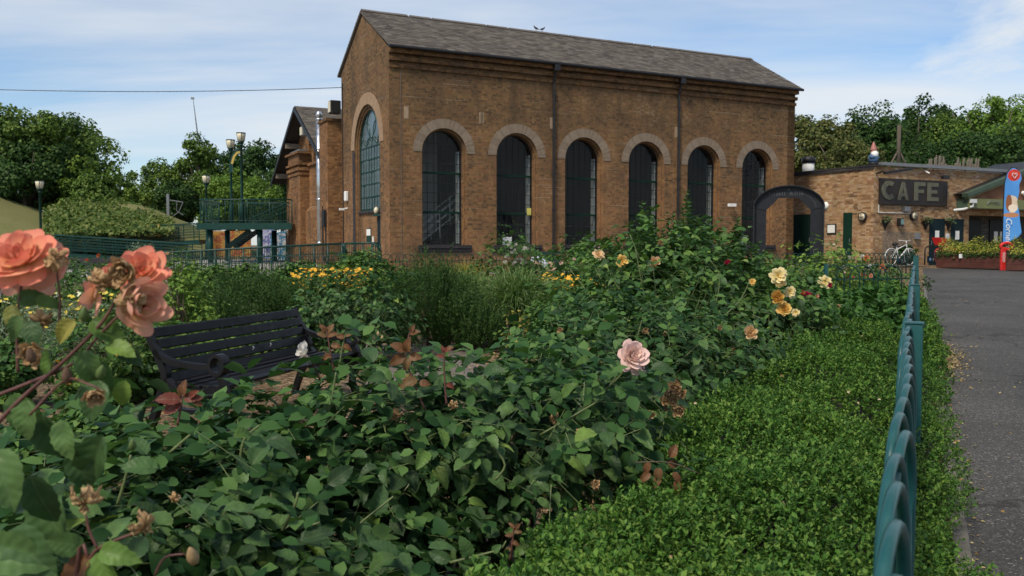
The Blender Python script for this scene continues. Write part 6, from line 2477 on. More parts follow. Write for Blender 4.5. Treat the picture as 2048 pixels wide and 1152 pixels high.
def pigeon(lx, face, lab):
    w = loc2w(lx, WID / 2, 9.77)
    r = tag(empty("pigeon", w, TH + (0 if face > 0 else math.pi)), lab, "bird", "pigeons on the ridge")
    r.scale = (.65,) * 3
    skin_body("body", [((0, 0, .15), (.065, .06)), ((.08, 0, .18), (.06, .055)), ((.13, 0, .235), .035), ((.15, 0, .28), .036), ((.19, 0, .275), .012), ((-.10, 0, .12), (.045, .03)), ((-.22, 0, .09), (.03, .012))],
              [(0, 1), (1, 2), (2, 3), (3, 4), (0, 5), (5, 6)], pig, r)
    MB().tube([(0, -.03, .12), (.01, -.03, 0)], .008, 5).build("leg", M['stone'], r)
    MB().tube([(0, .03, .12), (.01, .03, 0)], .008, 5).build("leg", M['stone'], r)


pigeon(7.02, -1, "left hand pigeon on the slate ridge facing left")
pigeon(7.30, 1, "right hand pigeon on the slate ridge facing right")

# ================================================================== HEDGES
def hedge(label, t0, t1, n0, n1, htop, m, per, leaf, mat, seed, wob=.05, name="box_hedge", side=.55, lf_t='D2', wobx=.06):
    """clipped hedge in railing coordinates; sprigs of small leaves over top and sides"""
    r_ = np.random.default_rng(seed)
    root = tag(empty(name, fp(t0, (n0 + n1) / 2)), label, "hedge", "clipped hedges along the railing")
    nt = int(m * (1 - side))
    # sprigs denser near the camera, where each leaf shows
    def tt(n_):
        u = r_.uniform(0, 1, n_)
        return t0 * (t1 / t0) ** u if t0 > .3 else t0 + (t1 - t0) * u ** 1.5
    t = np.concatenate([tt(nt), tt(m - nt)])
    top = np.arange(m) < nt
    sgn = np.where(r_.uniform(0, 1, m) < .6, 0, 1)
    nn = np.where(top, r_.uniform(n0, n1, m), np.where(sgn == 0, n0, n1))
    hh = htop + wob * (np.sin(t * 3.1 + nn * 4) + .6 * np.sin(t * 7.3 - nn * 6.1) + .4 * np.sin(t * 13.1 + nn * 15))
    edge = np.minimum(np.abs(nn - n0), np.abs(nn - n1))
    hh = hh - .10 * np.exp(-(edge / .10) ** 2)
    z = np.where(top, hh + r_.normal(0, .018, m), hh * r_.uniform(.05, 1, m))
    nn = nn + np.where(top, 0, r_.normal(0, .03, m) + wobx * np.sin(t * 4.3 + z * 6) * np.where(sgn == 0, -1, 1))
    P = np.array([np.array(fp(a, b, c)) for a, b, c in zip(t, nn, z)])
    o_dir = np.where(top, 0, np.where(sgn == 0, -1, 1))
    ax = np.stack([FN[0] * o_dir, FN[1] * o_dir, np.full(m, .9)], 1) + r_.normal(0, .3, (m, 3))
    ax = unitize(ax)
    L_ = r_.uniform(.035, .095, m) * min(leaf / .02, 1.3)
    s = np.tile(np.linspace(.15, 1, per), m)
    B = np.repeat(P, per, 0) + np.repeat(ax, per, 0) * (np.repeat(L_, per) * s)[:, None]
    AX = np.repeat(ax, per, 0)
    rp = unitize(np.cross(AX, r_.normal(0, 1, AX.shape)))
    D = AX * .7 + rp * .8 + r_.normal(0, .12, AX.shape)
    N = AX * .8 - rp * .6 + r_.normal(0, .2, AX.shape)
    loc = np.array(root.location)
    leaves("foliage", B - loc, N, leaf * r_.uniform(.6, 1.3, m * per), lf_t, LMAT[mat], root, D)
    # solid dark twig-coloured core added to hide the ground between leaves
    V, Fc = [], []
    K = 40
    for i in range(K + 1):
        tq = t0 + (t1 - t0) * i / K
        hq = htop + wob * math.sin(tq * 3.1) - .075
        for (b, c) in ((n0 + .07, .0), (n0 + .07, hq - .06), (n0 + .16, hq), (n1 - .16, hq), (n1 - .07, hq - .06), (n1 - .07, .0)):
            if n1 - n0 < .4:
                b = (n0 + n1) / 2 + (b - (n0 + n1) / 2) * .3
            V.append(np.array(fp(tq, b, c)) - loc)
    for i in range(K):
        for j in range(5):
            a = i * 6 + j
            Fc.append((a, a + 1, a + 7, a + 6))
    link("dark_core", np_mesh("dark_core", np.array(V), np.array(Fc), plain("hedge_dark_core", (.020, .019, .010), .95, var=.5, scale=60, bump=.8), False), root)
    return root


hedge("bright green clipped box hedge filling the bed left of the railing", .75, 7.4, -.87, -.07, .60, 27000, 11, .0165, 'box', 3, .045, side=.2)
hedge("ragged box growth pushing through the railing over the kerb", 1.3, 7.6, .0, .12, .42, 6000, 10, .018, 'box', 4, .06, side=.62)
hedge("low box growth along the railing beyond the second post", 7.6, 14.0, .0, .14, .42, 2600, 7, .034, 'box', 5, .06, side=.62)
hedge("dark glossy laurel hedge between the box hedge and the cross fence", 7.5, 11.2, -1.25, -.10, .56, 4200, 6, .075, 'laurel', 6, .05, "laurel_hedge", .35, 'L8')
hedge("clipped hedge on the far side of the cross fence", 15.2, 20.0, -1.6, -.2, .30, 2600, 6, .06, 'box', 8, .03, side=.4)

P, S = [], []
for i in range(70):
    t, n_ = random.uniform(1.6, 6.8), random.uniform(-.85, -.12)
    P.append(fp(t, n_, .645 + random.uniform(-.02, .03)))
    S.append(random.uniform(.009, .02))
tag(leaves("dry_flakes", np.array(P), rng.normal(0, .6, (len(P), 3)) + np.array([0, 0, 1]), np.array(S), 'D2w', leaf_mat("dry_flake", [(.22, .14, .07), (.36, .27, .14), (.42, .36, .24)], .1, .8, .1)), "dry petals and leaf flakes lying on the box hedge", "litter", None, "stuff")

# ================================================================== FRONT ROSE BUSHES
B1, B1w, _ = rose_bush("big leafy rose bush in front of the bench, without open flowers", at(470, 880, 2.55) * np.array([1, 1, 0]) + np.array([0, 0, .43]), (.64, .62, .46), 700, .070, 101, 'rose', 300, L=.14,
                       extra=[(at(230, 930, 2.1) * np.array([1, 1, 0]) + np.array([0, 0, .50]), (.40, .42, .40), 260), (at(640, 820, 3.0) * np.array([1, 1, 0]) + np.array([0, 0, .46]), (.44, .42, .44), 260), (at(560, 1060, 1.95) * np.array([1, 1, 0]) + np.array([0, 0, .36]), (.42, .30, .34), 240), (at(90, 1010, 1.75) * np.array([1, 1, 0]) + np.array([0, 0, .44]), (.30, .25, .40), 170), (at(330, 860, 2.5) * np.array([1, 1, 0]) + np.array([0, 0, .44]), (.36, .36, .40), 200)])
B2, B2w, _ = rose_bush("dark leafy rose bush carrying one pale pink bloom beside the box hedge", at(1000, 860, 3.25) * np.array([1, 1, 0]) + np.array([0, 0, .52]), (.58, .56, .44), 640, .060, 102, 'rose', 300, L=.13, zmin=-.35,
                       extra=[(at(830, 870, 3.0) * np.array([1, 1, 0]) + np.array([0, 0, .58]), (.34, .35, .38), 230), (at(745, 850, 2.9) * np.array([1, 1, 0]) + np.array([0, 0, .50]), (.30, .32, .40), 190), (at(1190, 840, 3.4) * np.array([1, 1, 0]) + np.array([0, 0, .60]), (.34, .36, .36), 220)])
G = "rose bushes in the garden bed"
B3, _, _ = rose_bush("wide rose bush with bluish leaves behind the pale pink bloom", at(1215, 700, 5.0) * np.array([1, 1, 0]) + np.array([0, 0, .58]), (.72, .7, .52), 1050, .053, 103, 'rose', 300, L=.14,
                     extra=[(at(1330, 720, 5.3) * np.array([1, 1, 0]) + np.array([0, 0, .62]), (.75, .7, .55), 800), (at(1050, 720, 4.6) * np.array([1, 1, 0]) + np.array([0, 0, .40]), (.36, .45, .38), 260)])
B4, _, _ = rose_bush("tall rose bush with light green tips and yellow blooms at its top", at(1330, 600, 7.0) * np.array([1, 1, 0]) + np.array([0, 0, .80]), (.95, .8, .72), 850, .064, 104, 'rose_mid', 300, L=.15, light=.45,
                     extra=[(at(1215, 560, 7.6) * np.array([1, 1, 0]) + np.array([0, 0, .75]), (.7, .6, .62), 350)])
B5, _, _ = rose_bush("rose bush with four amber yellow blooms left of the cross fence", at(1530, 640, 6.8) * np.array([1, 1, 0]) + np.array([0, 0, .62]), (.62, .6, .60), 560, .060, 105, 'rose_mid', 250, L=.14, light=.15,
                     extra=[(at(1630, 640, 8.2) * np.array([1, 1, 0]) + np.array([0, 0, .38]), (.5, .45, .36), 300)])
B6, _, _ = rose_bush("dark round rose bush at the right end of the bench", at(705, 640, 9.3) * np.array([1, 1, 0]) + np.array([0, 0, .58]), (.60, .6, .56), 900, .062, 106, 'rose', 300, L=.13)
B7, _, _ = rose_bush("leafy shrub rose behind the left end of the bench", at(250, 690, 7.6) * np.array([1, 1, 0]) + np.array([0, 0, .42]), (.75, .55, .42), 500, .058, 107, 'rose_mid', 120, L=.13)
B8, _, _ = rose_bush("rose bush with peach and blush blooms under the third window", at(1185, 560, 14.5) * np.array([1, 1, 0]) + np.array([0, 0, .75]), (.85, .7, .66), 500, .070, 108, 'rose_mid', 0, L=.16)
B9, _, _ = rose_bush("rose bush with many small white blooms below the second window", at(1030, 530, 19) * np.array([1, 1, 0]) + np.array([0, 0, .9]), (.7, .6, .62), 350, .08, 109, 'rose_mid', 0, L=.18)
B10, _, _ = rose_bush("bed of mixed white and orange roses beyond the cross fence", at(1735, 545, 17.0) * np.array([1, 1, 0]) + np.array([0, 0, .68]), (.95, .8, .42), 420, .07, 110, 'rose_mid', 0, L=.17)
B11, _, _ = rose_bush("feathery tall rose shrub in front of the garden arch right leg", at(1650, 520, 13.6) * np.array([1, 1, 0]) + np.array([0, 0, .80]), (.62, .5, .72), 420, .065, 111, 'rose_light', 0, L=.17)
B12, _, _ = rose_bush("rose bush with small orange blooms in front of the low wall", at(175, 560, 15) * np.array([1, 1, 0]) + np.array([0, 0, .72]), (1.5, .7, .45), 420, .075, 112, 'rose_mid', 0, L=.17)

# ------------------------------------------------------------------ blooms on the far and middle bushes
for (bush, px, py, Y, wpx, col, k) in (
        (B5, 1557, 551, 5.90, 30, 'cream', 2), (B5, 1561, 566, 5.91, 22, 'cream', 1), (B5, 1555, 594, 5.85, 27, 'yellow', 1), (B5, 1568, 617, 5.85, 25, 'yellow', 0), (B5, 1501, 665, 4.3, 28, 'peach', 1),
        (B5, 1580, 584, 5.95, 20, 'cream', 2), (B5, 1591, 625, 5.90, 14, 'cream', 2), (B5, 1505, 563, 5.95, 12, 'yellow', 2),
        (B4, 1198, 508, 7.0, 21, 'peach', 2), (B4, 1245, 520, 6.7, 22, 'yellow', 2), (B4, 1309, 524, 6.6, 22, 'peach', 1),
        (B5, 1651, 563, 8.0, 22, 'cream', 2), (B5, 1613, 593, 6.7, 20, 'red', 0), (B5, 1605, 585, 6.7, 10, 'orange', 1), (B5, 1660, 570, 7.2, 9, 'red', 1), (B5, 1677, 613, 7.2, 9, 'blush', 1), (B5, 1634, 592, 7.0, 9, 'blush', 1),
        (B8, 1200, 497, 14.0, 8, 'pale_pink', 1), (B8, 1122, 526, 13.9, 8, 'pale_pink', 1), (B8, 1163, 526, 13.9, 7, 'pale_pink', 1), (B8, 1188, 491, 13.9, 6, 'white', 1), (B8, 1148, 518, 13.8, 6, 'pale_pink', 1),
        (B10, 1700, 553, 14.2, 15, 'red', 0), (B10, 1727, 552, 14.2, 11, 'red', 1), (B10, 1742, 552, 14.2, 10, 'blush', 1), (B10, 1733, 517, 16.2, 10, 'orange', 0), (B10, 1765, 534, 16, 10, 'orange', 0), (B10, 1698, 515, 16.2, 8, 'white', 1),
        (B10, 1724, 511, 16.3, 8, 'white', 1), (B10, 1713, 512, 16.3, 7, 'cream', 1), (B10, 1739, 532, 16, 8, 'white', 1), (B10, 1687, 534, 16, 7, 'white', 1), (B10, 1700, 524, 16, 7, 'cream', 1), (B10, 1720, 519, 16, 7, 'white', 1), (B10, 1688, 545, 15.6, 7, 'pale_pink', 1),
        (B4, 1453, 525, 6.5, 9, 'red', 1), (B4, 1458, 522, 6.5, 7, 'red', 1),
        (B12, 197, 511, 13.8, 8, 'orange', 1), (B12, 174, 520, 13.7, 7, 'orange', 1), (B12, 335, 507, 14, 7, 'peach', 1)):
    sz = wpx / FPX * Y
    bloom(bush, at(px, py, Y), (random.uniform(-.35, .35), -1, random.uniform(.1, .7)), sz, col, k)
for i in range(26):
    px, py = random.uniform(1008, 1068), random.uniform(488, 530)
    bloom(B9, at(px, py, random.uniform(18.2, 18.8)), (random.uniform(-.5, .5), -1, .4), random.uniform(.05, .075), 'white', 1)

# pale pink bloom on its arching cane
cane(B2, [at(1140, 840, 3.1), at(1200, 790, 3.0), at(1240, 752, 2.95), at(1255, 728, 2.93)], .0045, .003, 'stem')
bloom(B2, at(1268, 711, 2.9), (.30, -.85, .50), .092, 'pale_pink', 0)
bloom(B2, at(1272, 716, 2.91), (.45, -.8, .25), .10, 'pale_pink', 2)
# dried flower cluster
cane(B2, [at(1318, 880, 2.97), at(1330, 840, 2.97), at(1345, 805, 2.97)], .004, .0025, 'stem')
for (px, py, w) in ((1338, 790, 24), (1352, 776, 26), (1362, 788, 20), (1345, 803, 21), (1330, 800, 20), (1357, 820, 24), (1300, 828, 18), (1108, 838, 16), (1253, 1020, 14), (1160, 1042, 15), (1190, 968, 14)):
    bloom(B2, at(px, py, 2.95 if py < 900 else 2.4), (random.uniform(-.6, .6), -1, random.uniform(-.6, .5)), w / FPX * 3.3, 'spent', 1, "spent_bloom")
for (px, py, Y, w) in ((1465, 700, 5.0, 13), (1487, 735, 4.8, 12), (1290, 662, 4.4, 14), (1330, 668, 4.4, 12), (1120, 660, 4.4, 12), (1180, 700, 4.2, 12), (1440, 655, 4.9, 10), (1210, 640, 4.5, 10)):
    bloom(B3, at(px, py, Y), (random.uniform(-.6, .6), -1, random.uniform(-.3, .5)), w / FPX * Y, 'spent', random.choice((0, 1)), "spent_bloom")
for (px, py, Y, w) in ((905, 815, 2.7, 26), (795, 830, 2.75, 34), (1110, 835, 2.8, 22), (1160, 865, 2.8, 18), (770, 985, 2.6, 20), (345, 1000, 1.8, 28), (615, 920, 2.2, 14), (1195, 975, 2.75, 20)):
    b_ = B1 if px < 700 else B2
    bloom(b_, at(px, py, Y), (random.uniform(-.8, .8), -1, random.uniform(-.7, .3)), w / FPX * Y, 'spent', 0, "spent_bloom")
# white and blush buds
for (b_, px, py, Y, w, col, f) in ((B1, 607, 700, 2.9, 34, 'white', (-.7, -.6, .35)), (B1, 612, 714, 2.9, 22, 'pale_pink', (-.5, -.6, -.5)), (B2, 819, 757, 2.9, 22, 'cream', (-.2, -.8, .6))):
    bloom(b_, at(px, py, Y), f, w / FPX * Y, col, 1)
cane(B1, [at(640, 760, 2.95), at(625, 725, 2.92), at(612, 706, 2.92)], .003, .002, 'stem_red')

# ------------------------------------------------------------------ red and bronze new shoots standing up from the front bushes


def shoot(b_, pts, Y, leafs, mat='bronze', size=.055, stem='stem_red', r=.0035):
    cane(b_, [at(px, py, Y) for px, py in pts], r, r * .5, stem, "shoot")
    for i, (px, py, dx, dy, s) in enumerate(leafs):
        p = at(px, py, Y)
        d = Vector((dx, random.uniform(-.5, .1), -dy))
        n_ = Vector((random.uniform(-.3, .3), -1, random.uniform(.2, .9)))
        put_leaf(b_, Vector(p) - b_.location, d, n_, size * s * .85, mat, i % 5)


shoot(B2, [(850, 820), (826, 760), (812, 715), (818, 670), (828, 655)], 2.75,
      [(812, 702, -1, -.5, 1.2), (815, 704, .1, -1, 1.1), (812, 712, -1, .45, 1.35), (818, 712, 1, .1, .9), (815, 716, -.1, 1, .9), (820, 668, 1, -.3, .8), (822, 665, .4, -1, .6), (835, 760, -1, .25, 1.5), (838, 766, 1, .1, .8)], 'bronze')
shoot(B1, [(668, 745), (660, 700), (655, 668), (650, 655)], 2.95,
      [(655, 672, -1, -.3, .9), (655, 672, 1, -.3, .9), (653, 664, -.6, -.9, .8), (656, 664, .6, -.9, .8), (650, 655, -1, -.2, .5), (662, 690, 1, .2, .9), (664, 712, -1, .3, .9)], 'bronze', .05)
shoot(B1, [(677, 745), (684, 700), (690, 672), (696, 660)], 2.9, [(690, 672, 1, -.4, .8), (690, 675, -1, -.2, .8), (686, 690, 1, .5, .9)], 'bronze', .045, 'stem')
shoot(B2, [(893, 810), (890, 770), (888, 720), (892, 700)], 2.75, [(888, 712, -1, -.1, .6), (890, 704, .7, -.6, .6), (889, 706, -.3, -1, .6), (893, 700, 1, -.5, .6), (892, 770, 1, .3, .7)], 'red', .05)
shoot(B2, [(748, 745), (752, 710), (755, 690)], 2.95, [(752, 706, -1, -.1, .9), (752, 716, -1, .6, .9), (756, 712, 1, .1, .9)], 'rose_light', .045)
for (px, py) in ((756, 668), (748, 676), (764, 676)):
    bud(B2, at(px, py, 2.95), (random.uniform(-.3, .3), 0, 1), .018, None, plain("peach_bud", (.35, .25, .12), .6))
shoot(B1, [(355, 850), (362, 815), (366, 790)], 2.15, [(362, 800, -1, -.1, 1.2), (366, 792, .1, -1, .8), (368, 796, 1, -.1, .9), (362, 806, -1, .5, 1.0), (380, 796, .8, -.8, .6), (384, 800, .9, .5, .6)], 'red', .06)
shoot(B2, [(1020, 1120), (1025, 1080), (1028, 1052)], 2.1, [(1026, 1070, -1, .0, .8), (1028, 1064, 1, -.1, .8), (1027, 1056, -.6, -.8, .7), (1030, 1056, .7, -.7, .7), (1024, 1084, 1, .3, .8), (1022, 1096, -1, .4, .8)], 'bronze', .03)
shoot(B2, [(900, 1125), (960, 1110), (1000, 1098), (1012, 1082)], 2.0, [(940, 1115, -.4, -1, 1.3), (960, 1108, .2, 1, 1.2), (900, 1122, -1, -.4, 1.2), (985, 1104, .7, -.7, .6)], 'rose', .055, 'stem')
for (px, py, dx, dy) in ((1300, 925, -.5, 1), (1318, 935, -.1, 1), (1335, 925, .9, .3), (1345, 945, .8, 1), (1320, 950, -.4, 1), (1352, 960, .2, 1), (1340, 915, .5, -1), (1300, 945, -.8, .6)):
    p = at(px, py, 2.6)
    put_leaf(B2, Vector(p) - B2.location, Vector((dx, random.uniform(-.4, .2), -dy)), Vector((random.uniform(-.6, .6), -1, .3)), .045, 'bronze', random.randrange(5))
cane(B2, [at(1270, 925, 2.62), at(1340, 925, 2.6), at(1400, 948, 2.6)], .002, .0012, 'stem_wood')
# pruned green stubs and long canes showing through the leaves
for (b_, pts, Y) in ((B1, [(235, 1010), (250, 960), (262, 910)], 1.95), (B1, [(560, 1070), (590, 1010), (596, 985)], 2.0), (B1, [(590, 1060), (640, 1045)], 2.0), (B1, [(340, 905), (380, 870)], 2.1), (B1, [(480, 930), (488, 880), (520, 850)], 2.2),
                     (B2, [(1080, 870), (1150, 830), (1200, 800)], 2.85), (B2, [(990, 960), (1010, 930), (985, 890)], 2.6), (B2, [(715, 790), (735, 755)], 2.9), (B1, [(650, 860), (665, 790), (672, 745)], 2.7), (B3, [(1440, 640), (1480, 600), (1500, 560)], 5.6), (B3, [(1280, 520), (1260, 470)], 6.2), (B4, [(1420, 650), (1440, 560), (1420, 520)], 6.3)):
    cane(b_, [at(px, py, Y) for px, py in pts], .0042, .003, 'stem')

# ================================================================== TALL UPRIGHT SHRUB BEHIND THE ROSES
tu = at(1385, 560, 8.6)
TU = tag(empty("upright_shrub", (tu[0], 8.6, gz(0, 8.6))), "tall upright leafy shrub with pointed shoots in front of the windows", "shrub")
tips = [(1372, 382), (1284, 402), (1258, 446), (1300, 432), (1345, 425), (1355, 440), (1395, 430), (1418, 436), (1476, 434), (1470, 450), (1440, 470), (1490, 480), (1230, 470), (1325, 455), (1410, 470), (1380, 455), (1520, 482), (1500, 500), (1455, 490), (1270, 480), (1215, 490), (1365, 410), (1288, 440), (1400, 450)]
tips += [(px + random.uniform(-16, 16), py + random.uniform(12, 46)) for px, py in tips for _ in range(2)]
mb = MB()
Ps, Ds, Ns, Ss = [], [], [], []
for i, (px, py) in enumerate(tips):
    Yq = 8.3 + random.uniform(-.6, .5)
    e = Vector(at(px, py, Yq)) - TU.location
    s0 = Vector((e.x * .45 + random.uniform(-.1, .1), e.y * .5, .1))
    m_ = s0.lerp(e, .55) + Vector((random.uniform(-.06, .06), 0, .05))
    mb.tube([s0, m_, e], [.012, .008, .003], 5)
    n_ = 74
    for j in range(n_):
        q = .25 + .75 * j / n_
        p = (m_.lerp(e, (q - .5) * 2) if q > .5 else s0.lerp(m_, q * 2))
        a = j * 2.4
        d = Vector((math.cos(a), math.sin(a), random.uniform(.3, 1.0)))
        Ps.append(p)
        Ds.append(d)
        Ns.append(Vector((-math.cos(a) * .5, -math.sin(a) * .5, 1)))
        Ss.append(random.uniform(.065, .10) * (1.15 - .45 * max(0, q - .6) / .4))
mb.build("stems", M['stem_wood'], TU)
leaves("foliage", np.array(Ps), np.array(Ns), np.array(Ss), 'L8', LMAT['laurel'], TU, np.array(Ds), smooth=True)
P, N = clumpy(170, 34, (0, 0, .75), (.95, .6, .72), .16, 77, .4, -.8)
leaves("foliage", P, N + np.array([0, 0, .4]), rng.uniform(.05, .08, len(P)), 'D2w', LMAT['laurel'], TU)

# ================================================================== MIDDLE GARDEN
MG = "mixed planting in the middle of the garden"
spikes("rosemary_bush", "dark upright rosemary bush in the middle of the garden", "rosemary", "rosemary bushes", 868, 548, 10.6, 190, 'rosemary', 201, 700, 60, (.30, .55), .034)
spikes("rosemary_bush", "lower spreading rosemary joining the right side of the tall one", "rosemary", "rosemary bushes", 935, 612, 10.2, 130, 'rosemary', 202, 520, 50, (.25, .45), .034)
spikes("rosemary_bush", "rosemary bush behind the middle of the bench", "rosemary", "rosemary bushes", 500, 566, 12.0, 190, 'rosemary', 203, 560, 55, (.28, .5), .036)
spikes("rosemary_bush", "rosemary bush behind the right end of the bench", "rosemary", "rosemary bushes", 585, 582, 11.8, 110, 'rosemary', 204, 360, 50, (.28, .5), .036)
spikes("rosemary_bush", "light feathery shrub between the bench and the coral roses", "shrub", "rosemary bushes", 405, 580, 10.5, 150, 'rosemary', 205, 600, 26, (.2, .45), .04)
blades("ornamental_grass", "large arching clump of ornamental grass right of the rosemary", "ornamental grass", "ornamental grasses", 1038, 508, 11.0, 190, 'grass', 3000, 211, .011)
blades("ornamental_grass", "loose pale grass clump between the rosemary and the large grass", "ornamental grass", "ornamental grasses", 930, 522, 14.5, 130, 'grass', 1300, 212, .010)
blades("ornamental_grass", "dry tan grass in front of the fence under the first window", "ornamental grass", "ornamental grasses", 930, 506, 22, 130, 'yellowing', 500, 213, .007)
gold = plain("golden_daisy_petals", (.62, .33, .02), .6, var=.15, scale=30)
lemon = plain("lemon_yarrow", (.55, .42, .05), .6, var=.15, scale=30)
cream_f = plain("cream_yarrow", (.60, .58, .40), .7, var=.1, scale=30)
daisies("golden_daisies", "dense golden daisies behind the right end of the bench", "drifts of small flowers", 665, 538, 14.5, 130, 221, 420, gold, .036)
daisies("golden_daisies", "golden daisies to the right of the large grass clump", "drifts of small flowers", 1130, 545, 12.6, 90, 222, 160, gold, .032)
daisies("golden_daisies", "scattered golden daisies under the peach roses", "drifts of small flowers", 1172, 560, 11.5, 90, 223, 130, gold, .03)
daisies("lemon_yarrow", "lemon yarrow with grey leaves under the left coral rose", "drifts of small flowers", 105, 590, 9.5, 150, 224, 120, lemon, .028, 'silver')
daisies("cream_yarrow", "flat cream yarrow heads behind the left coral rose", "drifts of small flowers", 60, 572, 11.0, 110, 225, 40, cream_f, .06)
daisies("lemon_yarrow", "few yellow flowers beside the left end of the bench", "drifts of small flowers", 232, 700, 6.9, 60, 226, 14, gold, .03)
shrub("garden_shrub", "light green tall weeds right of the upper coral rose", "shrub", MG, 365, 530, 9.5, 130, 'rose_light', .05, 60, 40, 231, 'D2')
shrub("garden_shrub", "low dark shrub in front of the entrance railing", "shrub", MG, 600, 528, 18.5, 150, 'rose_mid', .08, 90, 45, 232)
shrub("garden_shrub", "leafy shrub left of the low dark one by the railing", "shrub", MG, 450, 528, 18.0, 160, 'mixed', .08, 90, 45, 233)
shrub("garden_shrub", "shrub with white dots below the railing steps", "shrub", MG, 735, 504, 18.5, 95, 'mixed', .075, 80, 45, 234)
shrub("garden_shrub", "yellow green shrub beside the golden daisies", "shrub", MG, 700, 520, 16.5, 90, 'rose_light', .07, 60, 40, 235)
shrub("garden_shrub", "silvery lavender mound at the start of the entrance railing", "shrub", MG, 282, 486, 22, 80, 'silver', .08, 60, 40, 236, 'N3')
shrub("garden_shrub", "wispy green sapling behind the upper coral rose", "shrub", MG, 352, 480, 15, 60, 'mixed', .07, 26, 26, 237, 'D2', inner=.2)
shrub("garden_shrub", "shrub under the third window behind the peach roses", "shrub", MG, 1165, 480, 19, 75, 'mixed', .08, 60, 45, 238)
shrub("garden_shrub", "yellowing leafy stem in front of the large grass", "shrub", MG, 1030, 610, 8.6, 60, 'yellowing', .05, 12, 12, 239, 'D2w', inner=.2)
shrub("garden_shrub", "green shrub at the foot of the garden arch left leg", "shrub", MG, 1540, 500, 15, 110, 'mixed', .07, 80, 40, 240)
shrub("garden_shrub", "leafy rose shrub between the yellow roses and the arch", "shrub", MG, 1590, 535, 11, 120, 'rose_mid', .06, 90, 40, 241)
shrub("garden_shrub", "dark shrub behind the white yarrow at the left edge", "shrub", MG, 30, 560, 13, 160, 'rose', .07, 90, 45, 242)
shrub("garden_shrub", "dark leafy plant under the second bench", "shrub", MG, 20, 690, 6.8, 110, 'rose_mid', .05, 60, 40, 243)
shrub("garden_shrub", "low leafy plant on the mulch left of the bench", "shrub", MG, 215, 800, 4.9, 170, 'rose_mid', .05, 46, 34, 245)
shrub("garden_shrub", "low leafy plant under the bare coral rose stems", "shrub", MG, 60, 830, 4.2, 190, 'rose_mid', .05, 50, 34, 246)
shrub("wall_shrub", "small green shrub against the cafe wall behind the white bicycle", "shrub", None, 1813, 488, 36.3, 34, 'tree_dark', .1, 40, 40, 244)
for i, (px, py, Y, w, h) in enumerate(((300, 585, 11, 120, 0), (640, 600, 11.5, 110, 0), (760, 545, 13.0, 80, 0), (1090, 600, 9.8, 90, 0), (560, 640, 9.0, 150, 0), (420, 660, 7.9, 160, 0), (230, 560, 15, 160, 0), (820, 530, 17, 120, 0), (1480, 560, 11, 160, 0), (1400, 520, 14, 200, 0), (1290, 510, 15, 120, 0))):
    shrub("garden_shrub", ("low filler shrub behind the left coral roses", "low leafy plant between the rosemary and the dark round rose", "small leafy plant left of the tall rosemary", "leafy plant in front of the golden daisies at centre",
                           "low green growth just behind the bench back", "low green growth behind the left half of the bench", "green row below the low dark wall", "mixed greenery beyond the tall rosemary", "green mass behind the amber roses",
                           "green mass behind the tall upright shrub", "green mass left of the tall upright shrub")[i], "shrub", MG, px, py, Y, w, ('mixed', 'rose_mid', 'rose_light')[i % 3], .055, 70, 36, 260 + i)

# low ground cover closing the beds further back
n = 26000
px = rng.uniform(-60, 1660, n)
Y = rng.uniform(9.5, 24, n)
X = (px - 1024) / FPX * Y
hmax = np.clip(.12 + .02 * Y, .2, .55)
gx = np.array([gz(0, y) for y in Y])
P = np.stack([X, Y, gx + hmax * rng.uniform(0, 1, n) ** 1.4], 1)
keep = ~((X > -2.6) & (X < -.2) & (Y < 11))
tag(leaves("ground_cover", P[keep], rng.normal(0, .5, (keep.sum(), 3)) + np.array([0, -.2, .9]), rng.uniform(.05, .11, keep.sum()), 'D2w', LMAT['mixed']), "low mixed greenery covering the back beds", "ground cover", None, "stuff")
# short grass on the lawn behind the cross fence
n = 9000
px = rng.uniform(1600, 1824, n)
Y = rng.uniform(13.3, 20, n)
X = (px - 1024) / FPX * Y
P = np.stack([X, Y, np.array([gz(0, y) for y in Y]) + .01], 1)
tag(leaves("lawn_grass", P, np.stack([rng.normal(0, 1, n), rng.normal(0, 1, n), np.zeros(n)], 1), rng.uniform(.05, .09, n), 'N3', LMAT['grass'], None, np.stack([rng.normal(0, .3, n), rng.normal(0, .3, n), np.ones(n)], 1)), "short lawn grass beyond the cross fence", "grass", None, "stuff")

# dry leaves and chips on the mulch and the drive
litter = leaf_mat("dry_litter", [(.16, .09, .045), (.26, .16, .08), (.36, .25, .13), (.30, .20, .08)], .1, .8, .15)
P, S = [], []
for (x0, x1, y0, y1, c) in ((-3.2, .9, 3.4, 10.8, 5200), (-1.2, .8, 1.6, 3.6, 900)):
    for i in range(c):
        x, y = random.uniform(x0, x1), random.uniform(y0, y1)
        P.append((x, y, gz(x, y) + .012 + random.uniform(0, .012)))
        S.append(random.uniform(.012, .035))
tag(leaves("leaf_litter", np.array(P), rng.normal(0, .35, (len(P), 3)) + np.array([0, 0, 1]), np.array(S), 'D2w', litter), "dry leaf litter and bark chips on the rose bed", "litter", None, "stuff")
P, S = [], []
for i in range(420):
    t = random.uniform(1.5, 22)
    n_ = .26 + abs(random.gauss(0, 1.1))
    P.append(fp(t, n_, .011 + random.uniform(0, .006)))
    S.append(random.uniform(.010, .028))
for i in range(1100):
    t = random.gauss(10.6, .8)
    P.append(fp(t, .25 + abs(random.gauss(0, .13)), .011 + random.uniform(0, .012)))
    S.append(random.uniform(.012, .035))
for i in range(300):
    t = random.uniform(2.5, 14)
    P.append(fp(t, .235 + abs(random.gauss(0, .05)), .011 + random.uniform(0, .01)))
    S.append(random.uniform(.012, .03))
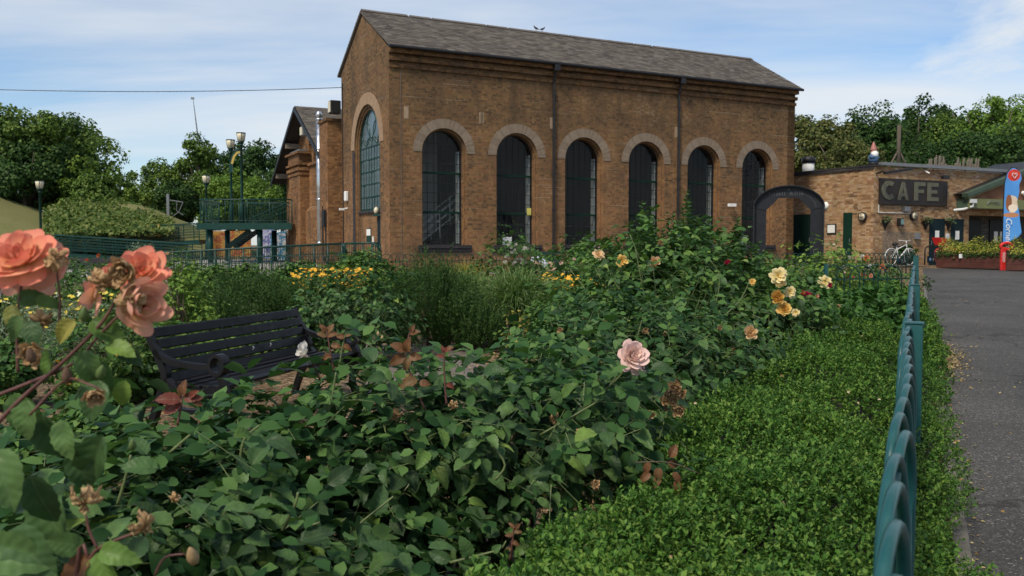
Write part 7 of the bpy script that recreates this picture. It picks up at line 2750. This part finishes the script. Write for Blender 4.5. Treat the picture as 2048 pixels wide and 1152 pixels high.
tag(leaves("fallen_leaves", np.array(P), rng.normal(0, .3, (len(P), 3)) + np.array([0, 0, 1]), np.array(S), 'D2w', leaf_mat("fallen_leaf", [(.20, .12, .05), (.34, .24, .10), (.42, .33, .18), (.28, .24, .08)], .1, .8, .15)), "fallen dry leaves scattered on the drive", "leaves", None, "stuff")

# ================================================================== NEAR CORAL ROSES AT THE LEFT EDGE
NY = 1.25
np0 = at(-60, 1150, 1.2)
NR = tag(empty("coral_rose_bush", (np0[0], np0[1], gz(0, 1.2))), "coral pink rose with spent flowers and bare stems close at the left edge", "rose bush", "rose bushes in the garden bed")
A_ = lambda px, py, Y=NY: at(px, py, Y)
cane(NR, [(np0[0], np0[1], 0), A_(-90, 1000, 1.2), A_(-30, 880), A_(40, 800), A_(120, 730), A_(200, 650), A_(232, 600), A_(252, 570)], 0.0041, 0.0019, 'stem_red')
cane(NR, [A_(-30, 800, 1.28), A_(60, 765, 1.27), A_(150, 725, 1.26), A_(190, 680), A_(228, 640), A_(262, 610)], 0.0029, 0.0016, 'stem_red')
cane(NR, [A_(36, 745), A_(34, 680), A_(36, 620), A_(44, 560)], 0.0023, 0.0019, 'stem_red')
cane(NR, [A_(118, 650), A_(120, 600), A_(116, 560), A_(110, 520)], 0.0020, 0.0014, 'stem_red')
cane(NR, [A_(60, 830, 1.22), A_(130, 760, 1.22), A_(180, 770, 1.2), A_(200, 778, 1.2)], 0.0020, 0.0014, 'stem_red')
cane(NR, [A_(150, 800, 1.3), A_(165, 770, 1.3), A_(178, 752, 1.3)], 0.0018, 0.0014, 'stem')
cane(NR, [(np0[0] + .1, np0[1], .2), A_(150, 1180, 1.15), A_(180, 1120, 1.15), A_(195, 1098, 1.15), A_(245, 1075, 1.15), A_(285, 1062, 1.15)], 0.0031, 0.0016, 'stem_red')
cane(NR, [A_(195, 1098, 1.15), A_(178, 1060, 1.15), A_(172, 1030, 1.15)], 0.0020, 0.0015, 'stem_red')
cane(NR, [A_(310, 1150, 1.25), A_(330, 1115, 1.25), A_(370, 1108, 1.25)], 0.0020, 0.0015, 'stem_red')
bloom(NR, A_(38, 512, 1.24), (.05, -.70, .8), .092, 'coral', 0)
bloom(NR, A_(60, 540, 1.28), (.5, -.5, -.35), .088, 'blush', 2)
bloom(NR, A_(284, 541, 1.27), (.25, -.80, .5), .064, 'coral', 0)
bloom(NR, A_(282, 610, 1.24), (.6, -.5, .1), .078, 'blush', 1)
bloom(NR, A_(182, 585, 1.28), (-.8, -.35, .2), .068, 'blush', 2)
bloom(NR, A_(240, 545, 1.31), (-.2, -.4, .8), .05, 'coral', 1)
for (px, py, Y, w, f, k) in ((205, 572, 1.22, .046, (.2, -.7, -.6), 0), (262, 598, 1.21, .05, (.3, -1, .2), 0), (246, 543, 1.22, .04, (0, -1, -.2), 1), (110, 512, 1.22, .042, (.3, -.8, .3), 0), (64, 708, 1.22, .034, (0, -1, -.1), 1), (85, 648, 1.24, .036, (.5, -.6, -.7), 0),
                             (170, 1016, 1.14, .05, (0, -.5, -1), 0), (293, 1060, 1.14, .04, (.8, -.5, -.6), 0), (190, 792, 1.2, .03, (.3, -.8, -.6), 1)):
    bloom(NR, A_(px, py, Y), f, w, 'spent', k, "spent_bloom")
hip = plain("brown_rose_hip", (.13, .075, .045), .8, var=.3, scale=40, bump=.5)
for (px, py, Y, s, c) in ((134, 752, 1.22, .026, hip), (62, 712, 1.2, .022, hip), (385, 1112, 1.25, .030, plain("tan_hip", (.30, .20, .10), .8)), (168, 628, 1.22, .022, sepal_m), (265, 890, 1.5, .022, sepal_m), (202, 745, 1.25, .024, sepal_m), (172, 985, 1.16, .022, sepal_m)):
    bud(NR, A_(px, py, Y), (random.uniform(-.5, .5), -.4, .8), s, None, c, "rose_hip")
for i, (px, py, Y, dx, dy, s, m_) in enumerate((
        (25, 610, 1.25, .2, 1, 0.041, 'yellowing'), (35, 600, 1.25, 1, -.1, 0.041, 'rose'), (36, 630, 1.24, -.1, 1, 0.038, 'rose'), (200, 760, 1.25, -.2, 1, 0.061, 'rose'), (165, 700, 1.25, .3, 1, 0.057, 'rose'), (215, 690, 1.25, 1, .3, 0.049, 'rose_light'),
        (240, 700, 1.26, 1, .5, 0.041, 'rose'), (70, 600, 1.24, 1, .2, 0.037, 'rose_light'), (60, 640, 1.24, .4, 1, 0.041, 'rose'), (150, 640, 1.23, -.6, .8, 0.041, 'yellowing'), (100, 700, 1.26, -.2, 1, 0.049, 'rose_light'), (185, 640, 1.26, 1, .6, 0.057, 'rose_light'),
        (20, 790, 1.3, .6, 1, .085, 'rose'), (55, 800, 1.25, -.1, 1, 0.061, 'rose'), (85, 830, 1.28, .5, 1, .085, 'rose'), (120, 840, 1.25, .3, 1, 0.061, 'rose'), (-10, 900, 1.15, .5, 1, .085, 'rose'), (60, 950, 1.18, .3, 1, .085, 'rose'), (20, 1060, 1.1, .8, .7, .085, 'rose'), (-20, 1100, 1.1, 1, .1, .09, 'rose'),
        (180, 1110, 1.15, -.6, .9, .07, 'bronze'), (195, 1105, 1.15, .5, .9, 0.066, 'rose_light'), (200, 1100, 1.14, 1, .1, 0.057, 'rose_light'), (170, 1090, 1.15, -1, -.2, .05, 'rose'), (205, 870, 1.35, -.4, 1, .09, 'rose'), (150, 890, 1.35, .2, 1, .08, 'rose'), (105, 980, 1.25, .1, 1, .10, 'rose'),
        (250, 760, 1.27, -.3, 1, 0.049, 'rose_light'), (175, 720, 1.27, .5, .9, 0.066, 'rose'))):
    put_leaf(NR, Vector(A_(px, py, Y)) - NR.location, Vector((dx, random.uniform(-.4, .2), -dy)), Vector((random.uniform(-.5, .5), -1, random.uniform(.1, .9))), s, m_, i % 5)
